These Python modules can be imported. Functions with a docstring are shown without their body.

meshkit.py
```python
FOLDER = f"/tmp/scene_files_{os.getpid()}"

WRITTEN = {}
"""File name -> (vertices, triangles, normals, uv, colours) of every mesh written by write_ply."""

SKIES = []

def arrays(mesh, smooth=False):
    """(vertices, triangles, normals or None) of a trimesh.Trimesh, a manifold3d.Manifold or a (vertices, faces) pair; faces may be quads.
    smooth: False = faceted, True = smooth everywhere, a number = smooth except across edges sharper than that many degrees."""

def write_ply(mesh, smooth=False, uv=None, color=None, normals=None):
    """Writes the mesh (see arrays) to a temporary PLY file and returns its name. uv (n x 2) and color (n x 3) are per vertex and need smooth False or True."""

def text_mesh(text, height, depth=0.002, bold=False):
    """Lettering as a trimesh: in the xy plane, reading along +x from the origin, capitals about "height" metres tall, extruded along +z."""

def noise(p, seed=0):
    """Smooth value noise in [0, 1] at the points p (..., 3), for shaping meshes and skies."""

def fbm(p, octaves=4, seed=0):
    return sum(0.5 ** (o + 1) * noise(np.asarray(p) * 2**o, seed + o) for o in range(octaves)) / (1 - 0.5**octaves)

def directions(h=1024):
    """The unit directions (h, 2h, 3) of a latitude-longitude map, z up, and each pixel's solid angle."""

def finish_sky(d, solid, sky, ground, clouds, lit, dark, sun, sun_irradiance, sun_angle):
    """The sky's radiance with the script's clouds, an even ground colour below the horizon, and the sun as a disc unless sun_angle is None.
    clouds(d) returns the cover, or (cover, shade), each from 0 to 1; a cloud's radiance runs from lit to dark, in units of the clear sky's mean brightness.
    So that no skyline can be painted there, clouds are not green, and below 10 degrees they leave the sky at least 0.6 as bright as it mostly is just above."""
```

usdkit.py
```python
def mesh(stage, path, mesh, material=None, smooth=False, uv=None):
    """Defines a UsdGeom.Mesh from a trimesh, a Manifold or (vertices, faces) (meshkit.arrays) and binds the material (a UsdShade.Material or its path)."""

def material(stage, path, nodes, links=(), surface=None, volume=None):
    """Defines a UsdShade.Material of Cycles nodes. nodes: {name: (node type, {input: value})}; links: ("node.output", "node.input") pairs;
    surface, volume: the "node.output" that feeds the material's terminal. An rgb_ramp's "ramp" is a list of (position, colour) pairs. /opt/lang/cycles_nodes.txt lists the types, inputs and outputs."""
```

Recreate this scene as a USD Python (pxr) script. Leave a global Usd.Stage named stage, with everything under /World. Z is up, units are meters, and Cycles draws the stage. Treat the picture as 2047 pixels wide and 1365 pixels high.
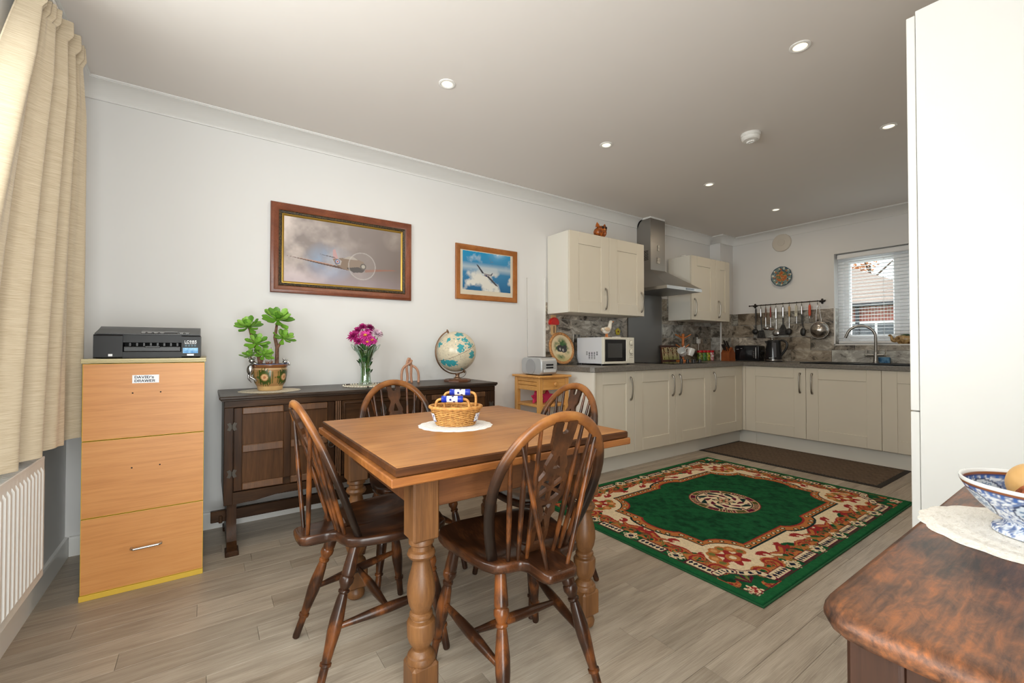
import math, random
import numpy as np
import trimesh
from shapely.geometry import Polygon, Point, LineString, box as sbox
from shapely.ops import unary_union
from shapely import affinity
from pxr import Usd, UsdGeom, UsdLux, UsdShade, Gf, Sdf, Vt
import usdkit, meshkit

stage = Usd.Stage.CreateInMemory()
UsdGeom.SetStageUpAxis(stage, "Z")
UsdGeom.SetStageMetersPerUnit(stage, 1.0)
world = UsdGeom.Xform.Define(stage, "/World")
stage.SetDefaultPrim(world.GetPrim())
UsdGeom.Scope.Define(stage, "/World/Looks")
PI = math.pi
rng = np.random.RandomState(7)

# ---------------------------------------------------------------- camera, sky, large lights, exposure
CAM = (0.0, -3.12, 1.06)
YAW, PITCH, ROLL, FPX = 0.9615, 0.0137, 0.0003, 872.0
EXPOSURE = -0.25
SKY = 1.0
WINDOW_LIGHT, UNSEEN_DOOR_LIGHT = 8.5, 14.0
cam = UsdGeom.Camera.Define(stage, "/World/camera")
_F = np.array([math.cos(YAW) * math.cos(PITCH), math.sin(YAW) * math.cos(PITCH), math.sin(PITCH)])
_R = np.array([math.sin(YAW), -math.cos(YAW), 0.0])
_U = np.cross(_R, _F)
_R, _U = math.cos(ROLL) * _R + math.sin(ROLL) * _U, -math.sin(ROLL) * _R + math.cos(ROLL) * _U
cam.AddTransformOp().Set(Gf.Matrix4d(*_R, 0, *_U, 0, *(-_F), 0, *CAM, 1))
cam.CreateHorizontalApertureAttr(36.0)
cam.CreateVerticalApertureAttr(36.0 * 1365 / 2047)
cam.CreateFocalLengthAttr(36.0 * FPX / 2047)
cam.CreateClippingRangeAttr((0.02, 500.0))
cam.CreateExposureAttr(EXPOSURE)

dome = UsdLux.DomeLight.Define(stage, "/World/sky")
dome.CreateIntensityAttr(SKY)
dome.CreateColorAttr(Gf.Vec3f(0.95, 0.98, 1.0))

def rect_light(name, loc, rot, w, h, power, col=(1, 1, 1)):
    l = UsdLux.RectLight.Define(stage, "/World/" + name)
    x = UsdGeom.Xformable(l)
    x.AddTranslateOp().Set(Gf.Vec3d(*loc)); x.AddRotateXYZOp().Set(Gf.Vec3f(*rot))
    l.CreateWidthAttr(w); l.CreateHeightAttr(h); l.CreateIntensityAttr(power); l.CreateColorAttr(Gf.Vec3f(*col))
    return l
# daylight arriving through the dining window beside the camera (window_2) and the kitchen window (window_1)
rect_light("dining_window_daylight", (-0.80, -1.98, 1.52), (0, -90, 0), 1.25, 2.0, WINDOW_LIGHT, (1.0, 0.99, 0.98))
rect_light("unseen_door_daylight", (0.0, -3.56, 1.06), (90, 0, 0), 0.86, 1.95, UNSEEN_DOOR_LIGHT, (1.0, 0.985, 0.975))  # out of view behind the camera, placed to light the room from the front
rect_light("kitchen_window_daylight", (5.82, -1.80, 1.58), (0, 90, 0), 0.9, 1.0, 3.0, (0.95, 0.98, 1.0))

# ---------------------------------------------------------------- scene helpers
used = {}
def numbered(path):
    n = used.get(path, -1) + 1
    used[path] = n
    return path if n == 0 else "%s_%03d" % (path, n)

class H:
    def __init__(s, path, off=(0, 0, 0)):
        s.path, s.off = path, np.array(off, float)
    @property
    def prim(s): return stage.GetPrimAtPath(s.path)

def tag(h, label=None, cat=None, group=None, kind=None):
    p = h.prim
    for k, v in (("label", label), ("category", cat), ("group", group), ("kind", kind)):
        if v: p.SetCustomDataByKey(k, v)
    return h

def thing(name, label, cat, loc=(0, 0, 0), rz=0.0, group=None, world=True):
    path = numbered("/World/" + name)
    x = UsdGeom.Xform.Define(stage, path)
    x.AddTranslateOp().Set(Gf.Vec3d(*map(float, loc)))
    if rz: x.AddRotateZOp().Set(math.degrees(rz))
    return tag(H(path, loc if world else (0, 0, 0)), label, cat, group)

def obj(name, mesh, mat, parent=None, smooth=30, col=None, label=None, cat=None, group=None, kind=None):
    if isinstance(mesh, list): mesh = cat_(mesh)
    path = numbered((parent.path if parent else "/World") + "/" + name)
    off = parent.off if parent else np.zeros(3)
    if isinstance(mesh, tuple): mesh = trimesh.Trimesh(mesh[0], mesh[1], process=False)
    m = mesh.copy(); m.vertices = m.vertices - off
    if col is not None and smooth not in (True, False): smooth = True
    g = usdkit.mesh(stage, path, m, mat, smooth=smooth)
    if col is not None:
        UsdGeom.PrimvarsAPI(g).CreatePrimvar("col", Sdf.ValueTypeNames.Color3fArray, "vertex").Set(Vt.Vec3fArray.FromNumpy(np.ascontiguousarray(col, dtype=np.float32)))
    return tag(H(path, off), label, cat, group, kind)

def struct(name, mesh, mat, label, smooth=30):
    return obj(name, mesh, mat, None, smooth, label=label, kind="structure")

def single(name, mesh, mat, label, cat, group=None, smooth=30, col=None, kind=None):
    return obj(name, mesh, mat, None, smooth, col, label, cat, group, kind)

def dup(h, loc, rz, label=None, group=None):
    was = h.prim.GetCustomData()
    base = h.path.split("/")[-1]
    r = thing(base, label or was["label"], was["category"], loc, rz, group or was.get("group"), world=False)
    r.prim.GetReferences().AddInternalReference(h.path)
    r.prim.SetInstanceable(True)
    return r

# ---------------------------------------------------------------- mesh helpers
def cat_(ms):
    return trimesh.util.concatenate([trimesh.Trimesh(*m, process=False) if isinstance(m, tuple) else m for m in ms])

def box(x0, x1, y0, y1, z0, z1, b=0.0):
    x0, x1, y0, y1, z0, z1 = min(x0, x1), max(x0, x1), min(y0, y1), max(y0, y1), min(z0, z1), max(z0, z1)
    if b <= 0:
        m = trimesh.creation.box((x1 - x0, y1 - y0, z1 - z0)); m.apply_translation(((x0 + x1) / 2, (y0 + y1) / 2, (z0 + z1) / 2)); return m
    b = min(b, 0.49 * (x1 - x0), 0.49 * (y1 - y0), 0.49 * (z1 - z0))
    pts = []
    for sx in (0, 1):
        for sy in (0, 1):
            for sz in (0, 1):
                c = np.array([(x0, x1)[sx], (y0, y1)[sy], (z0, z1)[sz]]); d = np.array([1 - 2 * sx, 1 - 2 * sy, 1 - 2 * sz]) * b
                for k in range(3):
                    q = c + d; q[k] = c[k]; pts.append(q)
    return trimesh.convex.convex_hull(np.array(pts))

def lathe(prof, n=28, c=(0, 0, 0), caps=True):
    prof = np.array(prof, float); k = len(prof)
    a = np.arange(n) * 2 * PI / n
    v = np.stack([prof[:, 0:1] * np.cos(a), prof[:, 0:1] * np.sin(a), np.repeat(prof[:, 1:2], n, 1)], -1).reshape(-1, 3)
    f = []
    for i in range(k - 1):
        j = np.arange(n); j2 = (j + 1) % n
        A, B, C, D = i * n + j, i * n + j2, (i + 1) * n + j2, (i + 1) * n + j
        f += [np.stack([A, B, C], 1), np.stack([A, C, D], 1)]
    f = np.vstack(f)
    if prof[-1, 1] < prof[0, 1]: f = f[:, ::-1]
    if caps:
        for i in (0, k - 1):
            if prof[i, 0] > 1e-6:
                ci = len(v); v = np.vstack([v, [[0, 0, prof[i, 1]]]]); j = np.arange(n)
                t = np.stack([i * n + j, i * n + (j + 1) % n, np.full(n, ci)], 1)
                low = (i == 0) == (prof[-1, 1] >= prof[0, 1])
                f = np.vstack([f, t[:, ::-1] if low else t])
    m = trimesh.Trimesh(v + np.array(c), f, process=False)
    return m

def align(m, p0, p1):
    """Moves a mesh built along +z from the origin so that its axis runs from p0 towards p1."""
    p0, p1 = np.array(p0, float), np.array(p1, float); d = p1 - p0; d /= np.linalg.norm(d)
    T = trimesh.geometry.align_vectors([0, 0, 1], d); T[:3, 3] = p0
    m = m.copy(); m.apply_transform(T); return m

def turned(p0, p1, prof, n=14):
    """prof: (fraction, radius) from p0 to p1."""
    L = np.linalg.norm(np.subtract(p1, p0))
    return align(lathe([(r, t * L) for t, r in prof], n), p0, p1)

def tube(pts, r, n=8, closed=False, up=None, flat=1.0, caps=True):
    p = np.array(pts, float); k = len(p)
    r = np.broadcast_to(np.asarray(r, float), (k,))
    t = (np.roll(p, -1, 0) - np.roll(p, 1, 0)) if closed else np.gradient(p, axis=0)
    t /= np.linalg.norm(t, axis=1, keepdims=True) + 1e-12
    if up is not None:
        b = np.broadcast_to(np.array(up, float), t.shape); a = np.cross(b, t)
        a /= np.linalg.norm(a, axis=1, keepdims=True) + 1e-12; b = np.cross(t, a)
    else:
        a = np.zeros_like(t); s = np.array([0, 0, 1.0]) if abs(t[0][2]) < .9 else np.array([1.0, 0, 0])
        x = np.cross(t[0], s); a[0] = x / np.linalg.norm(x)
        for i in range(1, k):
            x = a[i - 1] - t[i] * (a[i - 1] @ t[i]); a[i] = x / (np.linalg.norm(x) + 1e-12)
        b = np.cross(t, a)
    ang = np.arange(n) * 2 * PI / n
    v = (p[:, None] + r[:, None, None] * (np.cos(ang)[None, :, None] * a[:, None] + flat * np.sin(ang)[None, :, None] * b[:, None])).reshape(-1, 3)
    f = []; j = np.arange(n); j2 = (j + 1) % n
    for i in range(k if closed else k - 1):
        q = (i + 1) % k
        f += [np.stack([i * n + j, i * n + j2, q * n + j2], 1), np.stack([i * n + j, q * n + j2, q * n + j], 1)]
    f = np.vstack(f)
    if caps and not closed:
        c0 = len(v); v = np.vstack([v, p[:1], p[-1:]])
        f = np.vstack([f, np.stack([j2, j, np.full(n, c0)], 1), np.stack([(k - 1) * n + j, (k - 1) * n + j2, np.full(n, c0 + 1)], 1)])
    return trimesh.Trimesh(v, f, process=False)

def loft(rings, cap0=True, cap1=True, closed=True):
    R_ = [np.array(r, float) for r in rings]; n = len(R_[0]); v = np.vstack(R_); f = []
    j = np.arange(n if closed else n - 1); j2 = (j + 1) % n
    for i in range(len(R_) - 1):
        f += [np.stack([i * n + j, i * n + j2, (i + 1) * n + j2], 1), np.stack([i * n + j, (i + 1) * n + j2, (i + 1) * n + j], 1)]
    f = np.vstack(f)
    for on, i, flip in ((cap0, 0, True), (cap1, len(R_) - 1, False)):
        if on:
            ci = len(v); v = np.vstack([v, R_[i].mean(0)[None]]); t = np.stack([i * n + j, i * n + j2, np.full(len(j), ci)], 1)
            f = np.vstack([f, t[:, ::-1] if flip else t])
    m = trimesh.Trimesh(v, f, process=False)
    return m

def fix(m):
    if m.is_watertight and m.volume < 0: m.invert()
    return m

def prism(poly, h, origin=(0, 0, 0), X=(1, 0, 0), Y=(0, 1, 0)):
    """Extrudes a shapely polygon (or point list) by h along X x Y; the polygon's plane is given by origin, X, Y."""
    if not hasattr(poly, "geom_type"): poly = Polygon(poly)
    poly = poly.buffer(0)
    ms = [trimesh.creation.extrude_polygon(g, abs(h), engine="earcut") for g in getattr(poly, "geoms", [poly])]
    m = cat_(ms)
    if h < 0: m.apply_translation((0, 0, h))
    X, Y = np.array(X, float), np.array(Y, float); Z = np.cross(X, Y)
    T = np.eye(4); T[:3, 0], T[:3, 1], T[:3, 2], T[:3, 3] = X, Y, Z, origin
    m.apply_transform(T); return m

def ball(c, r, s=2, sc=(1, 1, 1)):
    m = trimesh.creation.icosphere(s, 1.0); m.vertices = m.vertices * np.array(sc) * r + np.array(c); return m

def gridmesh(P, flip=False):
    n, m_ = P.shape[:2]; i, j = np.meshgrid(np.arange(n - 1), np.arange(m_ - 1), indexing="ij")
    a, b, c, d = i * m_ + j, (i + 1) * m_ + j, (i + 1) * m_ + j + 1, i * m_ + j + 1
    f = np.vstack([np.stack([a, b, c], -1).reshape(-1, 3), np.stack([a, c, d], -1).reshape(-1, 3)])
    return trimesh.Trimesh(P.reshape(-1, 3), f[:, ::-1] if flip else f, process=False)

def rot(m, ang, axis, point=(0, 0, 0)):
    m = m.copy(); m.apply_transform(trimesh.transformations.rotation_matrix(ang, axis, point)); return m
def mv(m, x, y, z):
    m = m.copy(); m.apply_translation((x, y, z)); return m

def ringframe(w, h, prof, origin, X, Y):
    """Mitred rectangular frame. prof: (inset, height) points from the outer back edge round to the inner edge; plane origin = lower left corner."""
    X, Y = np.array(X, float), np.array(Y, float); Z = np.cross(X, Y); o = np.array(origin, float)
    rings = []
    for i, d in prof:
        c = [(i, i), (w - i, i), (w - i, h - i), (i, h - i)]
        rings.append([o + X * a + Y * b + Z * d for a, b in c])
    v = np.array(rings).reshape(-1, 3); f = []; k = len(prof); j = np.arange(4); j2 = (j + 1) % 4
    for i in range(k - 1):
        f += [np.stack([i * 4 + j, i * 4 + j2, (i + 1) * 4 + j2], 1), np.stack([i * 4 + j, (i + 1) * 4 + j2, (i + 1) * 4 + j], 1)]
    return trimesh.Trimesh(v, np.vstack(f), process=False)

def sweep_wall(path, prof):
    """Mitred moulding along a wall polyline (interior on the right hand). prof: (distance from wall, z)."""
    p = np.array(path, float); k = len(p); d = np.diff(p, axis=0); d /= np.linalg.norm(d, axis=1, keepdims=True)
    nrm = np.stack([d[:, 1], -d[:, 0]], 1); mit = []
    for i in range(k):
        if i == 0: mit.append(nrm[0])
        elif i == k - 1: mit.append(nrm[-1])
        else:
            s = nrm[i - 1] + nrm[i]; mit.append(s / (s @ nrm[i]) if abs(s @ nrm[i]) > 1e-6 else nrm[i])
    rings = [[(p[i][0] + mit[i][0] * a, p[i][1] + mit[i][1] * a, z) for a, z in prof] for i in range(k)]
    return loft(rings)

# ---------------------------------------------------------------- materials
def lin(r, g=None, b=None):
    c = np.array((r, g, b) if g is not None else r, float) / 255.0
    return tuple(np.where(c <= 0.04045, c / 12.92, ((c + 0.055) / 1.055) ** 2.4))

MATS = {}
def mat(name, nodes, links=(), surface="p.BSDF"):
    MATS[name] = usdkit.material(stage, "/World/Looks/" + name, nodes, links, surface=surface); return MATS[name]

def plain(name, c, rough=0.5, metal=0.0, bump=0.0, bscale=40, **kw):
    nodes = {"p": ("principled_bsdf", {"base_color": c, "roughness": rough, "metallic": metal, **kw})}; links = []
    if bump:
        nodes |= {"t": ("texture_coordinate", {}), "n": ("noise_texture", {"scale": bscale, "detail": 3}), "b": ("bump", {"strength": bump, "distance": 0.002})}
        links = [("t.object", "n.vector"), ("n.fac", "b.height"), ("b.normal", "p.normal")]
    return mat(name, nodes, links)

def mottle(name, c1, c2, scale=5, rough=0.5, detail=4, lo=0.35, hi=0.65, bump=0.0, metal=0.0, c3=None, stretch=(1, 1, 1), **kw):
    ramp = [(lo, c1), (hi, c2)] if c3 is None else [(lo, c1), ((lo + hi) / 2, c2), (hi, c3)]
    nodes = {"t": ("texture_coordinate", {}), "m": ("mapping", {"scale": stretch}), "n": ("noise_texture", {"scale": scale, "detail": detail, "roughness": .6}),
             "r": ("rgb_ramp", {"ramp": ramp}), "p": ("principled_bsdf", {"roughness": rough, "metallic": metal, **kw})}
    links = [("t.object", "m.vector"), ("m.vector", "n.vector"), ("n.fac", "r.fac"), ("r.color", "p.base_color")]
    if bump:
        nodes["b"] = ("bump", {"strength": bump, "distance": 0.003}); links += [("n.fac", "b.height"), ("b.normal", "p.normal")]
    return mat(name, nodes, links)

def wood(name, dark, mid, light, grain=(1, 14, 14), scale=4.0, bsc=3.2, rough=0.42, loc=(0, 0, 0), fine=0.35, blotch=0.35, bump=0.25, coat=0.0, spec=0.5):
    """Grain runs along the axis with the small stretch value."""
    nodes = {"t": ("texture_coordinate", {}), "m": ("mapping", {"scale": grain, "location": loc}),
             "n": ("noise_texture", {"scale": scale, "detail": 6, "roughness": .62, "distortion": .6}),
             "m2": ("mapping", {"scale": tuple(g * (3.5 if g > 2 else 1) for g in grain), "location": loc}),
             "n2": ("noise_texture", {"scale": scale * 3, "detail": 3, "roughness": .6}),
             "n3": ("noise_texture", {"scale": bsc, "detail": 2}),
             "x": ("mix_float", {"fac": fine}), "y": ("mix_float", {"fac": blotch}),
             "r": ("rgb_ramp", {"ramp": [(.30, dark), (.5, mid), (.70, light)]}),
             "p": ("principled_bsdf", {"roughness": rough, "coat_weight": coat, "coat_roughness": .25, "specular_ior_level": spec}),
             "b": ("bump", {"strength": bump, "distance": 0.0012})}
    links = [("t.object", "m.vector"), ("m.vector", "n.vector"), ("t.object", "m2.vector"), ("m2.vector", "n2.vector"), ("t.object", "n3.vector"),
             ("n.fac", "x.a"), ("n2.fac", "x.b"), ("x.result", "y.a"), ("n3.fac", "y.b"), ("y.result", "r.fac"), ("r.color", "p.base_color"),
             ("n2.fac", "b.height"), ("b.normal", "p.normal")]
    return mat(name, nodes, links)

def vcol(name, rough=0.5, bump=0.0, bscale=300, **kw):
    nodes = {"a": ("attribute", {"attribute": "col"}), "p": ("principled_bsdf", {"roughness": rough, **kw})}; links = [("a.color", "p.base_color")]
    if bump:
        nodes |= {"t": ("texture_coordinate", {}), "n": ("noise_texture", {"scale": bscale, "detail": 2}), "b": ("bump", {"strength": bump, "distance": 0.002})}
        links += [("t.object", "n.vector"), ("n.fac", "b.height"), ("b.normal", "p.normal")]
    return mat(name, nodes, links)

def emit(name, c, s):
    return mat(name, {"e": ("emission", {"color": c, "strength": s})}, surface="e.emission")

wall_paint = plain("wall_paint", lin(228, 227, 226), .75, bump=.05, bscale=90)
ceil_paint = plain("ceiling_paint", lin(226, 220, 215), .85, bump=.05, bscale=60)
white_gloss = plain("white_gloss_paint", lin(232, 231, 228), .38)
cove_paint = plain("coving_paint", lin(232, 231, 229), .7)
upvc = plain("white_upvc", lin(235, 236, 238), .3)
cream = plain("cream_lacquer", lin(217, 209, 193), .42, bump=.04, bscale=140)
cream_side = plain("cream_panel", lin(228, 224, 214), .42)
tall_white = plain("tall_unit_white", lin(240, 239, 235), .35)
plinth_m = plain("plinth_white", lin(222, 219, 210), .4)
steel = plain("brushed_steel", (.37, .355, .335), .36, 1.0)
steel_dark = plain("steel_panel", (.30, .30, .30), .42, 1.0)
chrome = plain("chrome", (.75, .75, .74), .12, 1.0)
pewter = plain("pewter_handle", (.30, .275, .24), .36, 1.0)
silver_metal = plain("silver_metal", (.55, .55, .55), .22, 1.0)
black_plastic = plain("black_plastic", (.018, .018, .019), .38)
black_gloss = plain("black_gloss", (.010, .010, .012), .10)
dark_iron = plain("dark_iron", (.035, .03, .027), .45, .6)
dark_void = plain("dark_gap", (.006, .006, .006), .9)
worktop_m = mottle("grey_worktop", lin(96, 92, 86), lin(128, 122, 114), 60, .38, 6, .3, .7)
white_plastic = plain("white_plastic", lin(232, 230, 226), .45)
def clear_glass(name, tint, k=.55, k0=.05, pw=3.0):
    return mat(name, {"l": ("layer_weight", {"blend": .5}), "q": ("math", {"math_type": "power", "value2": pw}), "s": ("math", {"math_type": "multiply_add", "value2": k, "value3": k0}), "t": ("transparent_bsdf", {"color": tint}), "g": ("glossy_bsdf", {"roughness": 0.03, "color": (1, 1, 1)}), "x": ("mix_closure", {})},
        [("l.facing", "q.value1"), ("q.value", "s.value1"), ("s.value", "x.fac"), ("t.BSDF", "x.closure1"), ("g.BSDF", "x.closure2")], surface="x.closure")
glass_pane = clear_glass("window_glass", (.96, .98, .97))
# ================================================================ the setting
XL, XB, YW, HC = -0.585, 5.56, -3.32, 2.455
BX, BY = 5.267, -0.14          # boxed-in pipes in the kitchen corner
plank_mats = []
for i in range(7):
    r_ = np.random.RandomState(30 + i); k = 0.82 + 0.34 * r_.rand(); warm = 1 + .05 * (r_.rand() - .5)
    d_, m_, l_ = (tuple(np.array(lin(*c)) * np.array([k * warm, k, k / warm])) for c in ((118, 105, 90), (165, 151, 134), (192, 180, 163)))
    plank_mats.append(wood("oak_laminate_%d" % i, d_, m_, l_, grain=(1.1, 13, 13), scale=2.4, rough=.40, loc=(i * 7.3, i * 3.1, 0), fine=.45, blotch=.18, bump=.06))
floor = struct("floor", box(XL - .1, XB + .1, YW - .1, .1, -.08, -.0125), dark_void, "grey-brown oak laminate floor laid in narrow strips along the room")
r_ = np.random.RandomState(5); row, y1 = 0, 0.005
while y1 > YW:
    y0 = y1 - .0995; L = .93; x = XL - r_.rand() * L
    while x < XB:
        a, b = max(x, XL), min(x + L, XB)
        if b - a > .03:
            obj("plank", box(a + .0004, b - .0004, y0 + .0003, y1 - .0003, -.012, 0, .0007), plank_mats[r_.randint(7)], floor, smooth=False)
        x += L
    y1 = y0; row += 1

struct("ceiling", box(XL - .1, XB + .1, YW - .1, .1, HC, HC + .1), ceil_paint, "smooth grey-beige ceiling with recessed downlights")

wall_back = struct("wall_back", [box(XL - .3, XB + .3, 0, .12, -.08, HC + .1), box(BX, XB, BY, 0, -.012, HC)], wall_paint, "long white wall hung with two aeroplane pictures")
struct("wall_front", [box(XL - .3, -.45, YW - .12, YW, -.08, HC + .1), box(.45, XB + .3, YW - .12, YW, -.08, HC + .1), box(-.45, .45, YW - .12, YW, 2.06, HC + .1), box(-.45, .45, YW - .12, YW, -.08, 0)], wall_paint, "white wall behind the dark chest")
def wall_with_hole(x0, x1, y0, y1, hy0, hy1, hz0, hz1):
    return [box(x0, x1, y0, hy0, -.08, HC + .1), box(x0, x1, hy1, y1, -.08, HC + .1), box(x0, x1, hy0, hy1, -.08, hz0), box(x0, x1, hy0, hy1, hz1, HC + .1)]
W1 = (-2.35, -1.25, 1.09, 2.072)
W2 = (-3.00, -0.95, 0.86, 2.20)
wall_right = struct("wall_right", wall_with_hole(XB, XB + .26, YW, 0, *W1), wall_paint, "white kitchen end wall with the blind-covered window")
wall_left = struct("wall_left", wall_with_hole(XL - .24, XL, YW, 0, *W2), wall_paint, "white wall behind the cream curtain and radiator")

cove = [(.001, 2.362), (.009, 2.362), (.009, 2.369)] + [(.009 + .071 * (1 - math.cos(t)), 2.369 + .074 * math.sin(t)) for t in np.linspace(0.0, PI / 2, 9)] + [(.080, 2.447), (.086, 2.447), (.086, 2.4548), (.001, 2.4548)]
struct("trim_1", sweep_wall([(4.092, 0), (BX, 0), (BX, BY), (XB, BY), (XB, YW), (XL, YW), (XL, 0), (3.838, 0)], cove), cove_paint, "white plaster coving running round the top of the walls", smooth=40)
sk = [(.0005, .0), (.016, .0), (.016, .085), (.012, .096), (.0005, .099)]
struct("baseboard_back", sweep_wall([(XL + .017, 0), (2.53, 0)], sk), white_gloss, "white skirting board below the picture wall")
struct("baseboard_left", sweep_wall([(XL, YW + .02), (XL, 0)], sk), white_gloss, "white skirting board below the radiator")
struct("baseboard_front", sweep_wall([(1.8, YW), (.46, YW)], sk), white_gloss, "white skirting board behind the dark chest")

# ---- windows
def casement(name, label, x0, x1, y0, y1, z0, z1, mull):
    w = thing(name, label, None, world=True); tag(w, kind="structure")
    fl = x0 > 0
    def ring(a, b, z, ww, hh, prof, d): return ringframe(ww, hh, prof, (d, b, z) if fl else (d, a, z), (0, -1, 0) if fl else (0, 1, 0), (0, 0, 1))
    xo = x1 if fl else x0
    f = .055
    obj("frame", ring(y0, y1, z0, y1 - y0, z1 - z0, [(0, 0), (0, x1 - x0), (.045, x1 - x0), (.055, x1 - x0 - .012), (.055, 0)], xo), upvc, w)
    ys = [y0 + f] + mull + [y1 - f]
    for a in mull: obj("mullion", box(x0 + .002, x1 - .004, a - .035, a + .035, z0 + .05, z1 - .05, .004), upvc, w)
    for a, b in zip(ys[:-1], ys[1:]):
        a += .035 if a in mull else 0; b -= .035 if b in mull else 0
        s = obj("sash", [ring(a, b, z0 + f, b - a, z1 - z0 - 2 * f, [(0, .01), (0, .06), (.040, .06), (.052, .045), (.052, .01)], xo)], upvc, w)
        obj("pane", box((x0 + x1) / 2 - .003, (x0 + x1) / 2 + .003, a + .045, b - .045, z0 + f + .045, z1 - f - .045), glass_pane, s, smooth=False)
    return w
casement("window_1", "white kitchen window behind the slatted blind", 5.665, 5.735, W1[0], W1[1], W1[2], W1[3], [-1.80])
casement("window_2", "white dining window beside the cream curtain", XL - .16, XL - .09, W2[0], W2[1], W2[2], W2[3], [-1.98])
struct("trim_2", [box(XL - .09, XL + .03, W2[0] - .03, W2[1] + .03, W2[2] - .02, W2[2] + .004, .004)], white_gloss, "white window board above the radiator")

gd = thing("door_1", "unseen white glazed door behind the camera, placed to light the room from the front", None); tag(gd, kind="structure")  # unseen door; its kind and place are chosen for the frontal light
obj("frame", ringframe(.90, 2.06, [(0, 0), (0, .07), (.045, .07), (.05, .06), (.05, 0)], (-.45, YW - .03, 0), (1, 0, 0), (0, 0, 1)), upvc, gd)
ds = obj("sash", [ringframe(.80, 1.96, [(0, .01), (0, .06), (.06, .06), (.07, .05), (.07, .01)], (-.40, YW - .03, .05), (1, 0, 0), (0, 0, 1))], upvc, gd)
obj("pane", box(-.34, .34, YW - .067, YW - .061, .11, 1.95), glass_pane, ds, smooth=False)

# ---- wall tiles, white edging strips
def stone(name, c1, c2, c3, k):
    return mat(name, {"t": ("texture_coordinate", {}), "m": ("mapping", {"scale": (1, 1, 1.6), "location": (k * 3.7, k * 1.9, k)}), "n": ("noise_texture", {"scale": 7, "detail": 7, "roughness": .70, "distortion": .8}), "r": ("rgb_ramp", {"ramp": [(.40, c1), (.475, c2), (.53, c2), (.61, c3)]}),
        "n2": ("noise_texture", {"scale": 4, "detail": 2}), "x": ("mix_color", {"blend_type": "multiply", "fac": .5}), "r2": ("rgb_ramp", {"ramp": [(.3, (.55, .5, .45)), (.7, (1.25, 1.25, 1.25))]}), "p": ("principled_bsdf", {"roughness": .42}), "b": ("bump", {"strength": .3, "distance": .003})},
        [("t.object", "m.vector"), ("m.vector", "n.vector"), ("n.fac", "r.fac"), ("m.vector", "n2.vector"), ("n2.fac", "r2.fac"), ("r.color", "x.a"), ("r2.color", "x.b"), ("x.result", "p.base_color"), ("n.fac", "b.height"), ("b.normal", "p.normal")])
tile_mats = [stone("stone_tile_%d" % i, lin(*c1), lin(*c2), lin(*c3), i + 1) for i, (c1, c2, c3) in enumerate(
    [((78, 72, 64), (158, 150, 138), (204, 198, 188)), ((92, 82, 70), (150, 138, 122), (182, 172, 156)), ((70, 64, 58), (144, 136, 126), (196, 188, 178)), ((108, 106, 100), (172, 170, 164), (210, 212, 206)), ((74, 66, 58), (164, 154, 142), (218, 210, 196))])]
rt = np.random.RandomState(11)
def tiles(parent, ax, zs, spans, at, sign):
    """ax 'x': tiles on a wall facing -y at y=at; ax 'y': on a wall facing -x at x=at. spans: per row (start, end, first joint)."""
    for i, (lo, hi, j0) in enumerate(spans):
        js = [lo] + [j for j in j0 + .402 * np.arange(-12, 14) if lo + .004 < j < hi - .004] + [hi]
        for a, b in zip(js[:-1], js[1:]):
            g = .0012
            args = (a + g, b - g, at - .009, at + .001) if ax == "x" else (at - .009, at + .001, a + g, b - g)
            obj("tile", box(*args, zs[i] + g, zs[i + 1] - g, .0015), tile_mats[rt.randint(5)], parent, smooth=False)
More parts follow.
